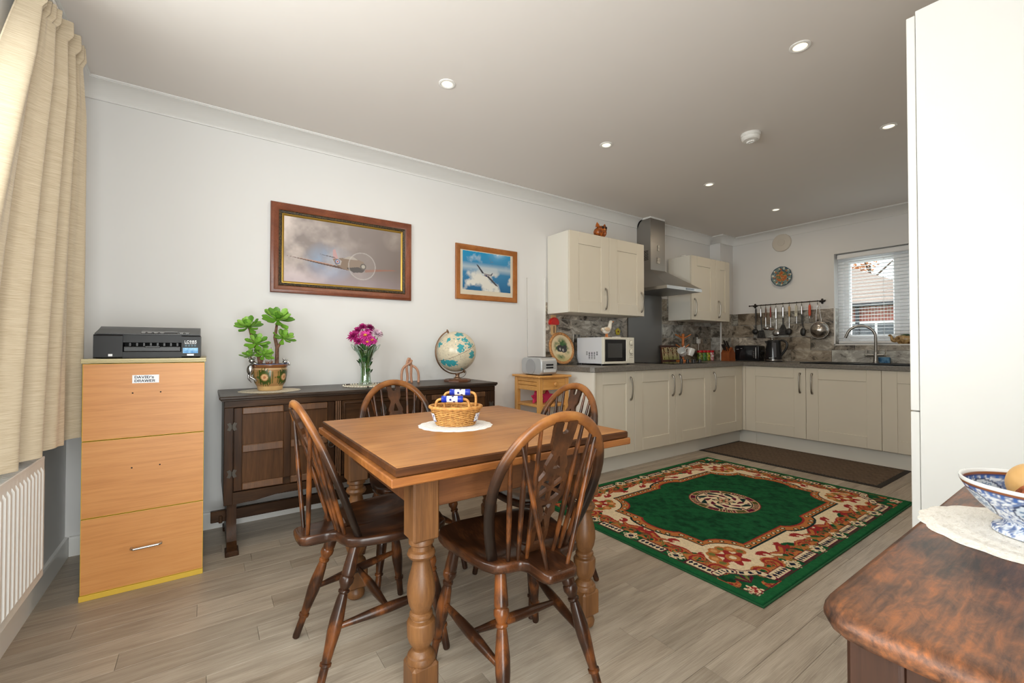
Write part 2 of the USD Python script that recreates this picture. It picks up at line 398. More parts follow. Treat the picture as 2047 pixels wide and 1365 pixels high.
zA = [.899, 1.022, 1.174, 1.325, 1.478, 1.62]
tiles(wall_back, "x", zA, [(2.546, 3.672, 2.65), (2.546, 3.672, 2.68), (2.546, 3.672, 2.876), (2.546, 3.672, 2.70), (3.572, 3.672, 3.3)], 0, 1)
tiles(wall_back, "x", zA, [(4.244, BX, 4.665), (4.244, BX, 4.462), (4.244, BX, 4.665), (4.244, BX, 4.50), (4.244, 4.40, 4.36)], 0, 1)
zB = [.899, 1.031, 1.184, 1.337, 1.486]
for i in range(4): obj("tile", box(BX - .009, BX + .001, BY + .001, -.0105, zB[i] + .0012, zB[i + 1] - .0012, .0015), tile_mats[(i * 2 + 1) % 5], wall_back, smooth=False)
tiles(wall_back, "x", zB, [(BX, XB - .011, 5.9), (BX, XB - .011, 5.9), (BX, XB - .011, 5.9), (BX, XB - .011, 5.9)], BY, 1)
tiles(wall_right, "y", zB, [(-2.6, BY - .0, -.821), (-1.25, BY, -.62), (-1.25, BY, -.40), (-1.25, BY, -.206)], XB, 1)
for a, b, z in ((-2.35, -1.95, 1.031), (-1.95, -1.43, 1.031), (-1.43, -1.25, 1.031)):
    obj("tile", box(XB - .009, XB + .001, a + .001, b - .001, z + .001, 1.086, .0015), tile_mats[rt.randint(5)], wall_right, smooth=False)
for z0, z1 in ((1.094, 1.336), (1.338, 1.486)):
    obj("tile", box(XB + .002, 5.664, -1.2545, -1.249, z0, z1, .001), tile_mats[3], wall_right, smooth=False)
for a in np.arange(-2.35, -1.3, .275):
    obj("sill_tile", box(XB + .002, 5.664, a + .001, a + .274, 1.089, 1.095, .001), tile_mats[1], wall_right, smooth=False)
obj("tile_trim", [box(XB - .011, XB + .004, -1.258, -1.246, 1.089, 1.490), box(XB - .011, XB + .004, -2.35, -1.246, 1.084, 1.097)], white_gloss, wall_right)
obj("tile_trim", box(2.534, 2.547, -.012, .001, .899, 1.70), white_gloss, wall_back)
obj("tile_trim", box(BX - .011, BX + .003, BY - .011, BY + .004, .899, 1.486), white_gloss, wall_back)
obj("tile_trim", box(4.238, 4.246, -.024, .0, .899, 1.63), steel, wall_back)

# ---------------------------------------------------------------- outside the kitchen window
brick_m = mat("far_brick", {"t": ("texture_coordinate", {}), "m": ("mapping", {"rotation": (0, PI / 2, 0)}), "k": ("brick_texture", {"color1": lin(176, 104, 92), "color2": lin(150, 84, 74), "mortar": lin(196, 180, 168), "scale": 1.0, "brick_width": .225, "row_height": .075, "mortar_size": .008}), "p": ("principled_bsdf", {"roughness": .8})},
              [("t.object", "m.vector"), ("m.vector", "k.vector"), ("k.color", "p.base_color")])
roof_m = mat("far_roof", {"t": ("texture_coordinate", {}), "w": ("wave_texture", {"scale": 2.2, "bands_direction": "z", "profile": "saw", "distortion": .4}), "r": ("rgb_ramp", {"ramp": [(0, lin(104, 88, 80)), (.25, lin(150, 132, 122)), (1, lin(168, 150, 140))]}), "p": ("principled_bsdf", {"roughness": .8})},
             [("t.object", "w.vector"), ("w.fac", "r.fac"), ("r.color", "p.base_color")])
struct("ground", box(5.95, 60, -40, 40, -.35, -.3), plain("lawn", lin(96, 110, 70), .9, bump=.3), "garden ground outside the kitchen window", smooth=False)
hs = thing("brick_bungalow", "red brick bungalow with brown tiled roof seen through the blind", "house", (16, -.15, -.3))
obj("wall", box(16.3, 24, -.0, 12, -.3, 2.5), brick_m, hs, smooth=False)
e0, e1, e2, e3 = (15.95, -.35, 2.40), (24.3, -.35, 2.40), (24.3, 12.4, 2.40), (15.95, 12.4, 2.40); r0, r1 = (20.1, 3.9, 4.5), (20.1, 8.2, 4.5)
obj("roof", trimesh.convex.convex_hull(np.array([e0, e1, e2, e3, r0, r1, (15.95, -.35, 2.33), (24.3, 12.4, 2.33), (24.3, -.35, 2.33), (15.95, 12.4, 2.33)])), roof_m, hs, smooth=False)
obj("gutter", box(15.83, 15.95, -.4, 12.4, 2.27, 2.38, .02), plain("gutter_dark", lin(52, 56, 62), .5), hs)
wf = obj("window", [ringframe(1.5, 1.1, [(0, 0), (0, .06), (.07, .06), (.07, 0)], (16.29, 2.05, .75), (0, -1, 0), (0, 0, 1)), box(16.24, 16.29, 1.27, 1.33, .8, 1.8)], upvc, hs)
obj("pane", box(16.26, 16.28, .6, 2.0, .8, 1.8), plain("dark_window", lin(70, 78, 86), .1), wf)
obj("downpipe", tube([(16.22, 1.75, 2.3), (16.22, 1.75, -.3)], .05), plain("pipe_dark", lin(60, 66, 76), .5), hs)
tr = thing("autumn_tree", "autumn tree with orange leaves above the bungalow roof", "tree", (19.5, 3.1, -.3))
rl = np.random.RandomState(3)
obj("trunk", [tube([(25.5, 4.2, -.3), (25.6, 4.1, 2.5), (25.4, 4.0, 4.9)], [.14, .1, .04]), tube([(25.5, 4.0, 4.2), (25.5, 3.2, 5.0), (25.5, 2.8, 5.1)], [.05, .03, .015]), tube([(25.5, 4.0, 4.5), (25.5, 4.3, 5.3)], [.05, .02])], plain("bark", lin(84, 66, 50), .9), tr)
lv = []
for _ in range(260):
    c = np.array([25.5, 4.4, 4.85]) + rl.randn(3) * np.array([.3, .30, .22]); a = rl.rand() * 7
    u_, v_ = rl.randn(3), rl.randn(3); u_ /= np.linalg.norm(u_); v_ -= u_ * (u_ @ v_); v_ /= np.linalg.norm(v_); s_ = .07
    lv.append(trimesh.Trimesh(np.array([c + u_ * s_, c + v_ * s_ * .7, c - u_ * s_, c - v_ * s_ * .7, c + np.cross(u_, v_) * .01]), [[0, 1, 4], [1, 2, 4], [2, 3, 4], [3, 0, 4]], process=False))
obj("leaves", lv, plain("autumn_leaf", lin(205, 140, 88), .7), tr, smooth=False, kind="stuff")

# ================================================================ kitchen units
def plane_xf(o, X, N):
    """Local (u along X, v outward along N, z up) -> world."""
    T = np.eye(4); T[:3, 0], T[:3, 1], T[:3, 2], T[:3, 3] = X, N, (0, 0, 1), o; return T
def bow_handle(T, u, z0, z1, proj=.026):
    t = np.linspace(0, PI, 13); pts = np.stack([np.full(13, u), .001 + proj * np.sin(t) ** .8, (z0 + z1) / 2 - (z1 - z0) / 2 * np.cos(t)], -1)
    w = .0055 + .0035 * np.abs(np.cos(t)) ** 3
    m = tube(pts, w, 8, up=(1, 0, 0), flat=1.0); m2 = [box(u - .010, u + .010, 0, .006, z - .010, z + .010, .003) for z in (z0, z1)]
    m = cat_([m] + m2); m.apply_transform(T); return m
def shaker_door(parent, o, X, N, w, z0, z1, hu=None, hz=None, stile=.108, mat_=cream):
    T = plane_xf(o, X, N); g = .0015; s = min(stile, .32 * w)
    fr = [box(g, s - .0004, -.02, 0, z0 + g, z1 - g, .0015), box(w - s + .0004, w - g, -.02, 0, z0 + g, z1 - g, .0015),
          box(s, w - s, -.02, 0, z0 + g, z0 + stile, .0015), box(s, w - s, -.02, 0, z1 - stile, z1 - g, .0015)]
    m = cat_(fr); m.apply_transform(T); d = obj("door", m, mat_, parent)
    p = box(s - .002, w - s + .002, -.017, -.0075, z0 + stile - .002, z1 - stile + .002); p.apply_transform(T); obj("panel", p, mat_, d, smooth=False)
    if hu is not None: obj("handle", bow_handle(T, hu, *hz), pewter, d, label="pewter bow handle")
    return d
NA, XA = (0, -1, 0), (1, 0, 0)
NB, XBd = (-1, 0, 0), (0, -1, 0)
yA, xB = -.59, 4.91
hz = (.607, .797)
def base_unit_A(x0, x1, hu, label, extra=0):
    u = thing("base_cabinet", label, "cabinet", (x0, -.3, .14), group="cream base cabinets")
    obj("carcass", [box(x0 + .0, x1 - .001, yA + .021, -.02, .14, .857)], cream_side, u, smooth=False)
    shaker_door(u, (x0, yA, 0), XA, NA, x1 - x0, .143, .857, hu, hz)
base_unit_A(2.573, 3.079, .45, "cream base cabinet under the microwave, beside the small oak table")
base_unit_A(3.079, 3.677, .543, "cream base cabinet under the left half of the cooker hood, handle at its right edge")
base_unit_A(3.677, 4.274, .055, "cream base cabinet below the hob, handle at its left edge")
base_unit_A(4.274, 4.875, .055, "cream base cabinet next to the inner corner, below the red-lidded jars")
single("end_panel", box(2.553, 2.572, -.612, -.004, 0, .857, .001), cream_side, "plain cream end panel closing the cabinet run beside the small oak table", "panel")
def base_unit_B(y0, y1, hu, label):
    u = thing("base_cabinet", label, "cabinet", (5.2, y0, .14), group="cream base cabinets")
    obj("carcass", [box(xB + .021, XB - .02, y0 - .018, y0, .14, .857), box(xB + .021, XB - .02, y1 + .001, y1 + .018, .14, .857), box(xB + .021, XB - .02, y1 + .018, y0 - .018, .14, .158), box(XB - .03, XB - .02, y1 + .018, y0 - .018, .158, .857)], cream_side, u, smooth=False)
    shaker_door(u, (xB, y0, 0), XBd, NB, y0 - y1, .143, .857, hu, hz)
base_unit_B(-.622, -1.219, .545, "cream base cabinet below the kettle, nearest the inner corner on the window side")
base_unit_B(-1.219, -1.817, .055, "wide cream base cabinet below the sink tap")
base_unit_B(-1.817, -2.4, .545, "cream base cabinet half hidden by the tall white unit")
single("corner_post", [box(4.876, 4.909, yA + .001, yA + .02, .143, .857, .001), box(4.911, 4.93, -.621, yA + .001, .143, .857, .001)], cream, "narrow cream corner post where the two cabinet runs meet", "post")
single("plinth", box(2.573, 4.97, -.524, -.508, 0, .139), plinth_m, "white plinth at the floor under the cabinets below the hob", "plinth", smooth=False)
single("plinth", [box(4.97, 4.986, -.710, -.524, 0, .139), box(4.97, 4.986, -2.4, -.7112, 0, .139)], plinth_m, "white plinth at the floor under the window-side cabinets, behind the brown mat", "plinth", smooth=False)

wt = Polygon([(2.535, -.002), (2.535, -.59), (2.56, -.617), (4.883, -.617), (4.883, -2.42), (XB - .002, -2.42), (XB - .002, BY - .002), (BX - .002, BY - .002), (BX - .002, -.002)])
bowl_hole = sbox(5.06, -1.98, 5.42, -1.58)
single("worktop", prism(wt.difference(bowl_hole), .039, (0, 0, .859)), worktop_m, "grey speckled L-shaped worktop over the cream cabinets", "worktop", smooth=False)
def wall_unit(xs, hus, label):
    u = thing("wall_cabinet", label, "cabinet", (xs[0], -.15, 1.368), group="cream wall cabinets")
    obj("carcass", box(xs[0] + .001, xs[-1] - .001, -.291, -.012, 1.368, 2.085, .001), cream_side, u)
    for a, b, h in zip(xs[:-1], xs[1:], hus):
        shaker_door(u, (a, -.312, 0), XA, NA, b - a, 1.368, 2.085, h, (1.415, 1.60))
wall_unit([2.567, 3.067, 3.568], [.445, .455], "cream two-door wall cabinet above the microwave with an owl on top")
wall_unit([4.378, 4.862, 5.162], [.055, .055], "smaller cream wall cabinet between the cooker hood and the corner")

# ---- hood, splashback, hob
hd = thing("cooker_hood", "brushed steel chimney cooker hood between the wall cabinets", "cooker hood", (3.97, -.01, 1.642))
obj("chimney", [box(3.843, 4.088, -.18, -.001, 1.885, 2.436), box(3.843, 4.088, -.1806, -.001, 2.185, 2.1865)], steel, hd, smooth=False)
obj("chimney_cap", box(3.842, 4.089, -.181, -.001, 2.4365, 2.4545), white_gloss, hd, smooth=False)
rect = lambda x0, x1, y0, y1, z: [(x0, y0, z), (x1, y0, z), (x1, y1, z), (x0, y1, z)]
obj("canopy", [loft([rect(3.672, 4.272, -.50, -.001, 1.673), rect(3.843, 4.088, -.18, -.001, 1.888)]), box(3.672, 4.272, -.50, -.001, 1.642, 1.673)], steel, hd, smooth=False)
obj("filter", box(3.70, 4.244, -.47, -.03, 1.6395, 1.6415), steel_dark, hd, smooth=False)
obj("control_panel", [box(3.985, 4.13, -.5015, -.5, 1.647, 1.668)] + [box(3.993 + i * .027, 4.015 + i * .027, -.503, -.5, 1.651, 1.664, .001) for i in range(5)], black_gloss, hd, smooth=False)
obj("vent_slot", [box(3.842, 3.8432, -.15, -.045, z, z + .006) for z in np.arange(1.995, 2.09, .0135)], dark_void, hd, smooth=False, label="row of dark vent slots")
for z, shp, lab in ((2.13, [(-.012, -.03), (.012, -.03), (.009, .004), (.018, .02), (.008, .022), (.004, .034), (-.004, .034), (-.007, .022), (-.016, .024), (-.008, .004)], "small white angel-shaped magnet on the hood chimney"),
                    (1.993, [(-.024, -.03), (.018, -.032), (.024, .028), (-.02, .032)], "square whitish relief magnet on the hood chimney, below the angel-shaped one")):
    single("magnet", prism(shp, .006, (3.972, -.1815, z), (1, 0, 0), (0, 0, 1)), mottle("magnet_%d" % int(z * 100), lin(150, 140, 126), lin(220, 214, 204), 60, .5), lab, "magnet", smooth=False)
spl = single("splashback", box(3.674, 4.237, -.022, -.004, .899, 1.641), mat("grey_splashback", {"p": ("principled_bsdf", {"base_color": (.13, .125, .118), "metallic": .3, "roughness": .42})}), "plain grey steel splashback behind the hob", "splashback", smooth=False)
hob = thing("hob", "black glass hob set into the worktop under the hood", "hob", (3.97, -.32, .898))
obj("glass", box(3.685, 4.262, -.57, -.095, .8985, .9045, .002), black_gloss, hob)
for y in (-.30, -.375, -.445, -.515):
    k_ = obj("knob", lathe([(.022, .9045), (.022, .908), (.018, .911), (.016, .934), (.0, .934)], 16, (4.2, y, 0)), black_plastic, hob)
    obj("knob_edge", box(4.1965, 4.2035, y - .0165, y + .0165, .934, .937), chrome, k_, smooth=False)

# ---- sink and tap
sk_ = thing("sink", "black composite sink with drainer under the kitchen window", "sink", (5.25, -1.6, .898))
obj("drainer", [prism(sbox(5.0, -2.10, 5.46, -1.13).buffer(-.03).buffer(.03).difference(bowl_hole.buffer(-.012)), .006, (0, 0, .8985)),
                ringframe(.46, .97, [(0, 0), (0, .010), (.012, .010), (.016, .0)], (5.0, -2.10, .8985), (1, 0, 0), (0, 1, 0))], black_plastic, sk_)
obj("bowl", loft([[(5.425, -1.575, .8985), (5.055, -1.575, .8985), (5.055, -1.985, .8985), (5.425, -1.985, .8985)], [(5.41, -1.592, .72), (5.07, -1.592, .72), (5.07, -1.97, .72), (5.41, -1.97, .72)]][::-1], cap1=False), black_plastic, sk_, smooth=False)
obj("groove", [box(5.06, 5.42, y - .003, y + .003, .9045, .9065) for y in np.arange(-1.2, -1.54, -.035)], black_plastic, sk_, smooth=False)
tp = thing("mixer_tap", "brushed steel swan-neck mixer tap with two levers at the sink", "tap", (5.44, -1.63, .905))
sx, sy = 5.44, -1.635
arc = [(sx, sy, .93), (sx, sy, 1.16)] + [(sx - .05 * (1 - math.cos(t)) * .5, sy + .1125 * (1 - math.cos(t)), 1.165 + .115 * math.sin(t)) for t in np.linspace(.15, PI * .93, 15)]
arc.append((arc[-1][0], arc[-1][1] + .012, arc[-1][2] - .03))
obj("spout", tube(arc, .0125, 12), steel, tp)
obj("body", [lathe([(.026, .9055), (.026, .915), (.02, .925), (.018, 1.01), (.014, 1.02)], 16, (sx, sy, 0)), tube([(sx, sy - .075, .985), (sx, sy + .075, .985)], .013, 12)], steel, tp)
for s in (-1, 1): obj("lever", [box(sx - .006, sx + .006, sy + s * .078 - .006, sy + s * .078 + .006, .98, 1.045, .003), box(sx - .02, sx + .006, sy + s * .078 - .012, sy + s * .078 + .012, .975, .995, .004)], chrome, tp)
single("cleaning_sponge", box(5.50, 5.535, -1.725, -1.635, .8985, .965, .006), mottle("blue_sponge", lin(40, 92, 140), lin(120, 170, 205), 30, .8), "blue sponge standing behind the mixer tap", "sponge")

# ---- venetian blind
bl = thing("venetian_blind", "white slatted blind pulled down over the kitchen window", "blind", (5.62, -1.8, 1.1))
obj("headrail", box(5.60, 5.645, W1[0] + .01, -1.262, 2.012, 2.066, .006), upvc, bl)
slat_m = mat("white_slat", {"p": ("principled_bsdf", {"base_color": lin(240, 242, 244), "roughness": .4}), "tr": ("translucent_bsdf", {"color": lin(236, 240, 244)}), "x": ("mix_closure", {"fac": .30})}, [("p.BSDF", "x.closure1"), ("tr.BSDF", "x.closure2")], surface="x.closure")
a_ = math.radians(10)
for i, z in enumerate(np.arange(1.160, 1.998, .0345)):
    m = box(-.0125, .0125, W1[0] + .012, -1.268, -.0006, .0006, .0003); m = rot(m, a_, (0, 1, 0)); obj("slat", mv(m, 5.622, 0, z), slat_m, bl, smooth=False)
obj("bottom_rail", box(5.607, 5.637, W1[0] + .012, -1.268, 1.104, 1.128, .005), upvc, bl)
for y in (-1.36, -1.655, -2.1): obj("cord", [tube([(5.608, y, 2.02), (5.608, y, 1.12)], .0009, 5), tube([(5.636, y, 2.02), (5.636, y, 1.12)], .0009, 5)], upvc, bl)

# ---- tall unit at the right edge
tx, ty = 1.835, -2.705
tu = thing("tall_unit", "tall white fridge housing with split doors at the right edge", "cabinet", (tx, ty, 0))
obj("side_panel", box(tx, tx + .019, YW + .004, ty - .023, 0, 2.128, .001), tall_white, tu)
obj("carcass", box(tx + .019, tx + .60, YW + .004, ty - .024, .0, 2.12), tall_white, tu, smooth=False)
obj("door", box(tx + .003, tx + .598, ty - .021, ty, .008, .857, .0015), tall_white, tu)
obj("door", box(tx + .003, tx + .598, ty - .021, ty, .861, 2.118, .0015), tall_white, tu)

# ---- ceiling fittings
lens_m = emit("lamp_lens", (1.0, .86, .62), 1.9)
k0 = None
for i, (x, y, lab) in enumerate([(1.028, -1.047, "round recessed downlight above the dining table"), (2.239, -2.242, "largest recessed downlight in view, above and left of the tall white unit"), (2.239, -1.045, "recessed downlight between the dining table and the small picture"),
                               (3.507, -2.240, "recessed downlight beside the tall unit's edge, past the smoke alarm"), (3.507, -1.042, "recessed downlight in front of the cooker hood"), (4.700, -1.045, "farthest recessed downlight, near the kitchen end wall")]):
    if k0 is None:
        k0 = thing("downlight", lab, "downlight", (x, y, HC), group="recessed ceiling downlights", world=False)
        obj("rim", lathe([(.030, -.001), (.030, -.004), (.036, -.006), (.043, -.004), (.044, -.0002)], 32, caps=False), white_plastic, k0)
        obj("lens", lathe([(.0, -.0028), (.028, -.0028), (.030, -.001)], 28, caps=False), lens_m, k0)
    else: dup(k0, (x, y, HC), 0, lab)
    dl = UsdLux.DiskLight.Define(stage, "/World/downlight_beam_%d" % i)
    UsdGeom.Xformable(dl).AddTranslateOp().Set(Gf.Vec3d(x, y, HC - .012)); dl.CreateRadiusAttr(.028); dl.CreateIntensityAttr(420.0); dl.CreateColorAttr(Gf.Vec3f(1.0, .82, .60))
sa = thing("smoke_alarm", "white round smoke alarm on the ceiling between the downlights", "smoke alarm", (2.90, -1.69, HC))
c_ = (2.90, -1.69, 0)
obj("base", lathe([(.058, 2.4548), (.058, 2.440), (.055, 2.437)], 32, c_), white_plastic, sa)
obj("cover", lathe([(.053, 2.437), (.055, 2.433), (.053, 2.420), (.045, 2.412), (.026, 2.408), (.0, 2.408)], 32, c_), white_plastic, sa)
obj("sensor_grille", [box(2.90 + .014 * math.cos(t) - .002, 2.90 + .014 * math.cos(t) + .002, -1.69 + .02 * math.sin(t) - .006, -1.69 + .02 * math.sin(t) + .006, 2.400, 2.409) for t in np.arange(0, 2 * PI, PI / 5)], white_plastic, sa)
ve = thing("extractor_vent", "round off-white vent cover high on the kitchen wall", "vent", (XB, -.731, 2.297))
obj("cover", align(lathe([(.104, 0), (.104, .012), (.098, .020), (.055, .026), (.0, .026)], 40), (XB - .0005, -.731, 2.297), (XB - 1, -.731, 2.297)), plain("vent_offwhite", lin(214, 206, 194), .5), ve)
obj("centre_disc", align(lathe([(.040, .026), (.040, .030), (.036, .032), (.0, .032)], 28), (XB, -.731, 2.297), (XB - 1, -.731, 2.297)), plain("vent_disc", lin(210, 202, 190), .5), ve)

# ---- curtain and radiator
n_, m_ = 150, 46
t = np.linspace(0, 1, n_); zz = np.concatenate([np.linspace(.672, 2.27, m_ - 8), np.linspace(2.278, 2.362, 8)])
P = np.zeros((n_, m_, 3))
for j, z in enumerate(zz):
    h = (z - .672) / 1.69
    y = -.50 - .90 * t * (1 - .58 * h ** 1.5)
    ph = 2 * PI * 4.6 * t + .5 * np.sin(5 * t + 1.3 * h)
    amp = .030 + .006 * h
    x = -.475 - .045 * t + amp * np.sin(ph + .5) * (1 - .55 * max(0, (h - .82) / .18)) + .010 * np.sin(2.3 * ph + 2 * h) - .02 * (1 - h) * t
    if z > 2.27:
        k = min(1, (z - 2.27) / .03); x = x + k * .014 * np.sign(np.sin(2 * PI * 17 * t)) * np.abs(np.sin(2 * PI * 17 * t)) ** .6 + .006 * k
    P[:, j] = np.stack([x, y, np.full(n_, z) + .004 * np.sin(ph)], -1)
B_ = P.copy(); B_[:, :, 0] -= .004
cur_m = mat("cream_curtain_cloth", {"t": ("texture_coordinate", {}), "m": ("mapping", {"scale": (3, 3, 60)}), "n": ("noise_texture", {"scale": 6, "detail": 5, "roughness": .65}), "r": ("rgb_ramp", {"ramp": [(.3, lin(184, 165, 136)), (.55, lin(206, 190, 164)), (.75, lin(219, 205, 182))]}),
             "p": ("principled_bsdf", {"roughness": .6, "sheen_weight": .2}), "tr": ("translucent_bsdf", {"color": lin(226, 208, 172)}), "b": ("bump", {"strength": .25, "distance": .002}), "x": ("mix_closure", {"fac": .04})},
             [("t.object", "m.vector"), ("m.vector", "n.vector"), ("n.fac", "r.fac"), ("r.color", "p.base_color"), ("n.fac", "b.height"), ("b.normal", "p.normal"), ("p.BSDF", "x.closure1"), ("tr.BSDF", "x.closure2")], surface="x.closure")
cu = thing("curtain", "cream slubbed curtain with pencil-pleat heading at the left edge", "curtain", (-.5, -.9, .67))
edge = lambda A, C: gridmesh(np.stack([A, C], 0))
k = m_ - 8
obj("drape", [gridmesh(P[:, :k + 1]), gridmesh(B_[:, :k + 1], True), edge(P[0, :k + 1], B_[0, :k + 1]), edge(B_[-1, :k + 1], P[-1, :k + 1]), edge(B_[:, 0], P[:, 0])], cur_m, cu, smooth=True)
obj("pleated_heading", [gridmesh(P[:, k:]), gridmesh(B_[:, k:], True), edge(P[0, k:], B_[0, k:]), edge(P[:, -1], B_[:, -1])], cur_m, cu, smooth=True)
single("curtain_track", box(-.52, -.49, -2.9, -.50, 2.372, 2.39, .003), white_plastic, "white curtain track above the dining window", "curtain track")
ra = thing("radiator", "white ribbed panel radiator under the curtain at the left edge", "radiator", (-.53, -1.3, .207))
ry0, ry1 = -2.15, -.765
prof = []
for y in np.arange(ry0 + .02, ry1 - .019, .0365):
    prof += [(y, 0), (y + .008, .007), (y + .022, .007), (y + .029, 0)]
prof = np.array([(ry0, 0)] + prof + [(ry1, 0)])
front = lambda z, d: np.stack([-.499 + prof[:, 1] * d, prof[:, 0], np.full(len(prof), z)], -1)
obj("front_panel", [gridmesh(np.stack([front(z, d) for z, d in ((.207, 0), (.235, 0), (.248, 1), (.605, 1), (.62, 0), (.645, 0))], 0), True), box(-.512, -.5, ry0, ry1, .207, .645, .003)], white_gloss, ra)
obj("side_cover", box(-.565, -.503, ry1 - .006, ry1, .212, .648, .002), white_gloss, ra)
obj("top_grille", [box(-.565, -.500, ry0, ry1, .640, .644), box(-.505, -.498, ry0, ry1, .640, .652, .002), box(-.568, -.561, ry0, ry1, .640, .652, .002)] + [box(-.561, -.505, y, y + .005, .644, .648) for y in np.arange(ry0 + .01, ry1, .0125)], white_gloss, ra, smooth=False)
obj("wall_bracket", [box(XL + .001, -.563, y - .02, y + .02, .3, .56) for y in (-1.0, -1.9)], white_gloss, ra, smooth=False)
# ================================================================ dining furniture
oak_top = wood("oak_table_top", lin(112, 68, 32), lin(164, 110, 60), lin(192, 140, 84), grain=(1.0, 12, 12), scale=3.2, spec=.32, rough=.42, fine=.3, blotch=.4, bump=.12)
oak_edge = wood("oak_table_edge", *(lin(44, 25, 13), lin(72, 42, 22), lin(112, 66, 32)), spec=.3, grain=(1.0, 12, 12), scale=3.4, rough=.38, fine=.3, blotch=.45)
oak_leaf = wood("oak_draw_leaf", lin(88, 50, 22), lin(140, 84, 39), lin(172, 112, 56), grain=(1.0, 12, 12), scale=3.4, rough=.4, fine=.3, blotch=.4)
oak_leg = wood("oak_table_leg", lin(64, 39, 20), lin(108, 70, 37), lin(142, 98, 56), grain=(12, 12, 1.0), scale=3.0, rough=.42, fine=.35, blotch=.4)
oak_apron = wood("oak_apron", lin(60, 36, 20), lin(96, 58, 32), lin(126, 80, 46), grain=(1.0, 12, 12), scale=3.0, rough=.42, fine=.3, blotch=.4)

tb = thing("dining_table", "square oak draw-leaf dining table on turned bulbous legs", "table", (.866, -1.548, 0))
X0, X1, Y0, Y1 = .409, 1.322, -2.000, -1.096
top_edge = [(0, .7160), (0, .7375), (.0035, .741)]
obj("table_top", box(X0 + .003, X1 - .003, Y0 + .003, Y1 - .003, .7345, .7408, .003), oak_top, tb)
obj("top_edging", ringframe(X1 - X0, Y1 - Y0, [(.02, .0), (.002, .0), (0, .003), (0, .0195), (.003, .0235), (.0045, .0235)], (X0, Y0, .7165), (1, 0, 0), (0, 1, 0)), oak_edge, tb)
for a, b in ((X0 - .013, .853), (.872, X1 + .013)):
    obj("draw_leaf", box(a, b, Y0 - .004, Y1 + .004, .690, .7145, .003), oak_leaf, tb)
obj("runner", box(X0 + .03, X1 - .03, -1.56, -1.53, .66, .689), oak_apron, tb, smooth=False)
lx, ly = (.525, 1.192), (-1.898, -1.206)
leg_prof = [(.026, .045), (.034, .035), (.038, .022), (.035, .008), (.026, 0)][::-1] + [(.027, .047)]
low = [(.0, .13), (.036, .132), (.041, .138), (.043, .147), (.039, .158), (.034, .161), (.031, .168), (.025, .174), (.025, .181), (.035, .196), (.0405, .214), (.042, .252), (.039, .258), (.029, .262), (.027, .266), (.033, .269), (.0345, .274), (.033, .280), (.027, .284), (.029, .290), (.037, .308), (.0415, .335), (.041, .358), (.036, .385), (.029, .41), (.025, .43), (.026, .437), (.037, .443), (.0415, .452), (.038, .462), (.030, .466), (.029, .478), (.037, .484), (.037, .494), (.033, .500), (.0, .501)]
for i in (0, 1):
    for j in (0, 1):
        x, y = lx[i], ly[j]
        ch = box(x - .041, x + .041, y - .041, y + .041, .048, .142, .008)
        obj("leg", [lathe(leg_prof, 24, (x, y, 0)), ch, lathe(low, 32, (x, y, 0)), box(x - .0405, x + .0405, y - .0405, y + .0405, .498, .689, .006)], oak_leg, tb, smooth=35)
for (a, b, c, d) in ((lx[0] + .04, lx[1] - .04, ly[0] - .026, ly[0] - .004), (lx[0] + .04, lx[1] - .04, ly[1] + .004, ly[1] + .026)):
    obj("apron", box(a, b, c, d, .588, .689, .002), oak_apron, tb)
for (a, b) in ((lx[0] - .026, lx[0] - .004), (lx[1] + .004, lx[1] + .026)):
    obj("apron", box(a, b, ly[0] + .04, ly[1] - .04, .588, .689, .002), oak_apron, tb)

# ---- wheelback chairs (local frame: facing +y, seat plane z = .445, origin at the bow's feet)
D1, M1, L1 = lin(20, 12, 9), lin(54, 31, 18), lin(118, 68, 32)
ch_seat = wood("elm_seat", lin(18, 11, 8), lin(50, 28, 16), lin(104, 60, 30), grain=(9, 1.2, 9), scale=3.0, rough=.24, bsc=7, spec=.4, blotch=.55, bump=.1)
ch_leg = wood("elm_turned", D1, M1, lin(140, 80, 36), grain=(9, 9, 1.4), scale=3.2, rough=.26, bsc=11, spec=.4, blotch=.62, bump=.1)
ch_spl = wood("elm_splat", lin(32, 20, 13), lin(66, 40, 24), lin(104, 64, 36), grain=(9, 9, 1.4), scale=3.2, rough=.3, bsc=10, spec=.4, blotch=.5, bump=.1)
ch_bow = mat("elm_bow_worn", {"t": ("texture_coordinate", {}), "s": ("separate_xyz", {}), "n": ("noise_texture", {"scale": 16, "detail": 5}), "q": ("map_range", {"from_min": .66, "from_max": .92, "to_min": -.14, "to_max": .52}), "ad": ("math", {"math_type": "add"}), "n2": ("math", {"math_type": "multiply", "value2": .62}),
    "r": ("rgb_ramp", {"ramp": [(.1, lin(26, 16, 11)), (.38, lin(64, 38, 22)), (.62, lin(128, 78, 38)), (.9, lin(172, 116, 58))]}), "p": ("principled_bsdf", {"roughness": .3, "specular_ior_level": .4})},
    [("t.object", "s.vector"), ("t.object", "n.vector"), ("s.z", "q.value"), ("n.fac", "n2.value1"), ("q.result", "ad.value1"), ("n2.value", "ad.value2"), ("ad.value", "r.fac"), ("r.color", "p.base_color")])
LEAN, SZ, HB = .171, .445, .425
def back(u, s):
    """Point of the back plane: u sideways, s height above the seat."""
    return (u, -LEAN * s / .437, SZ + s)
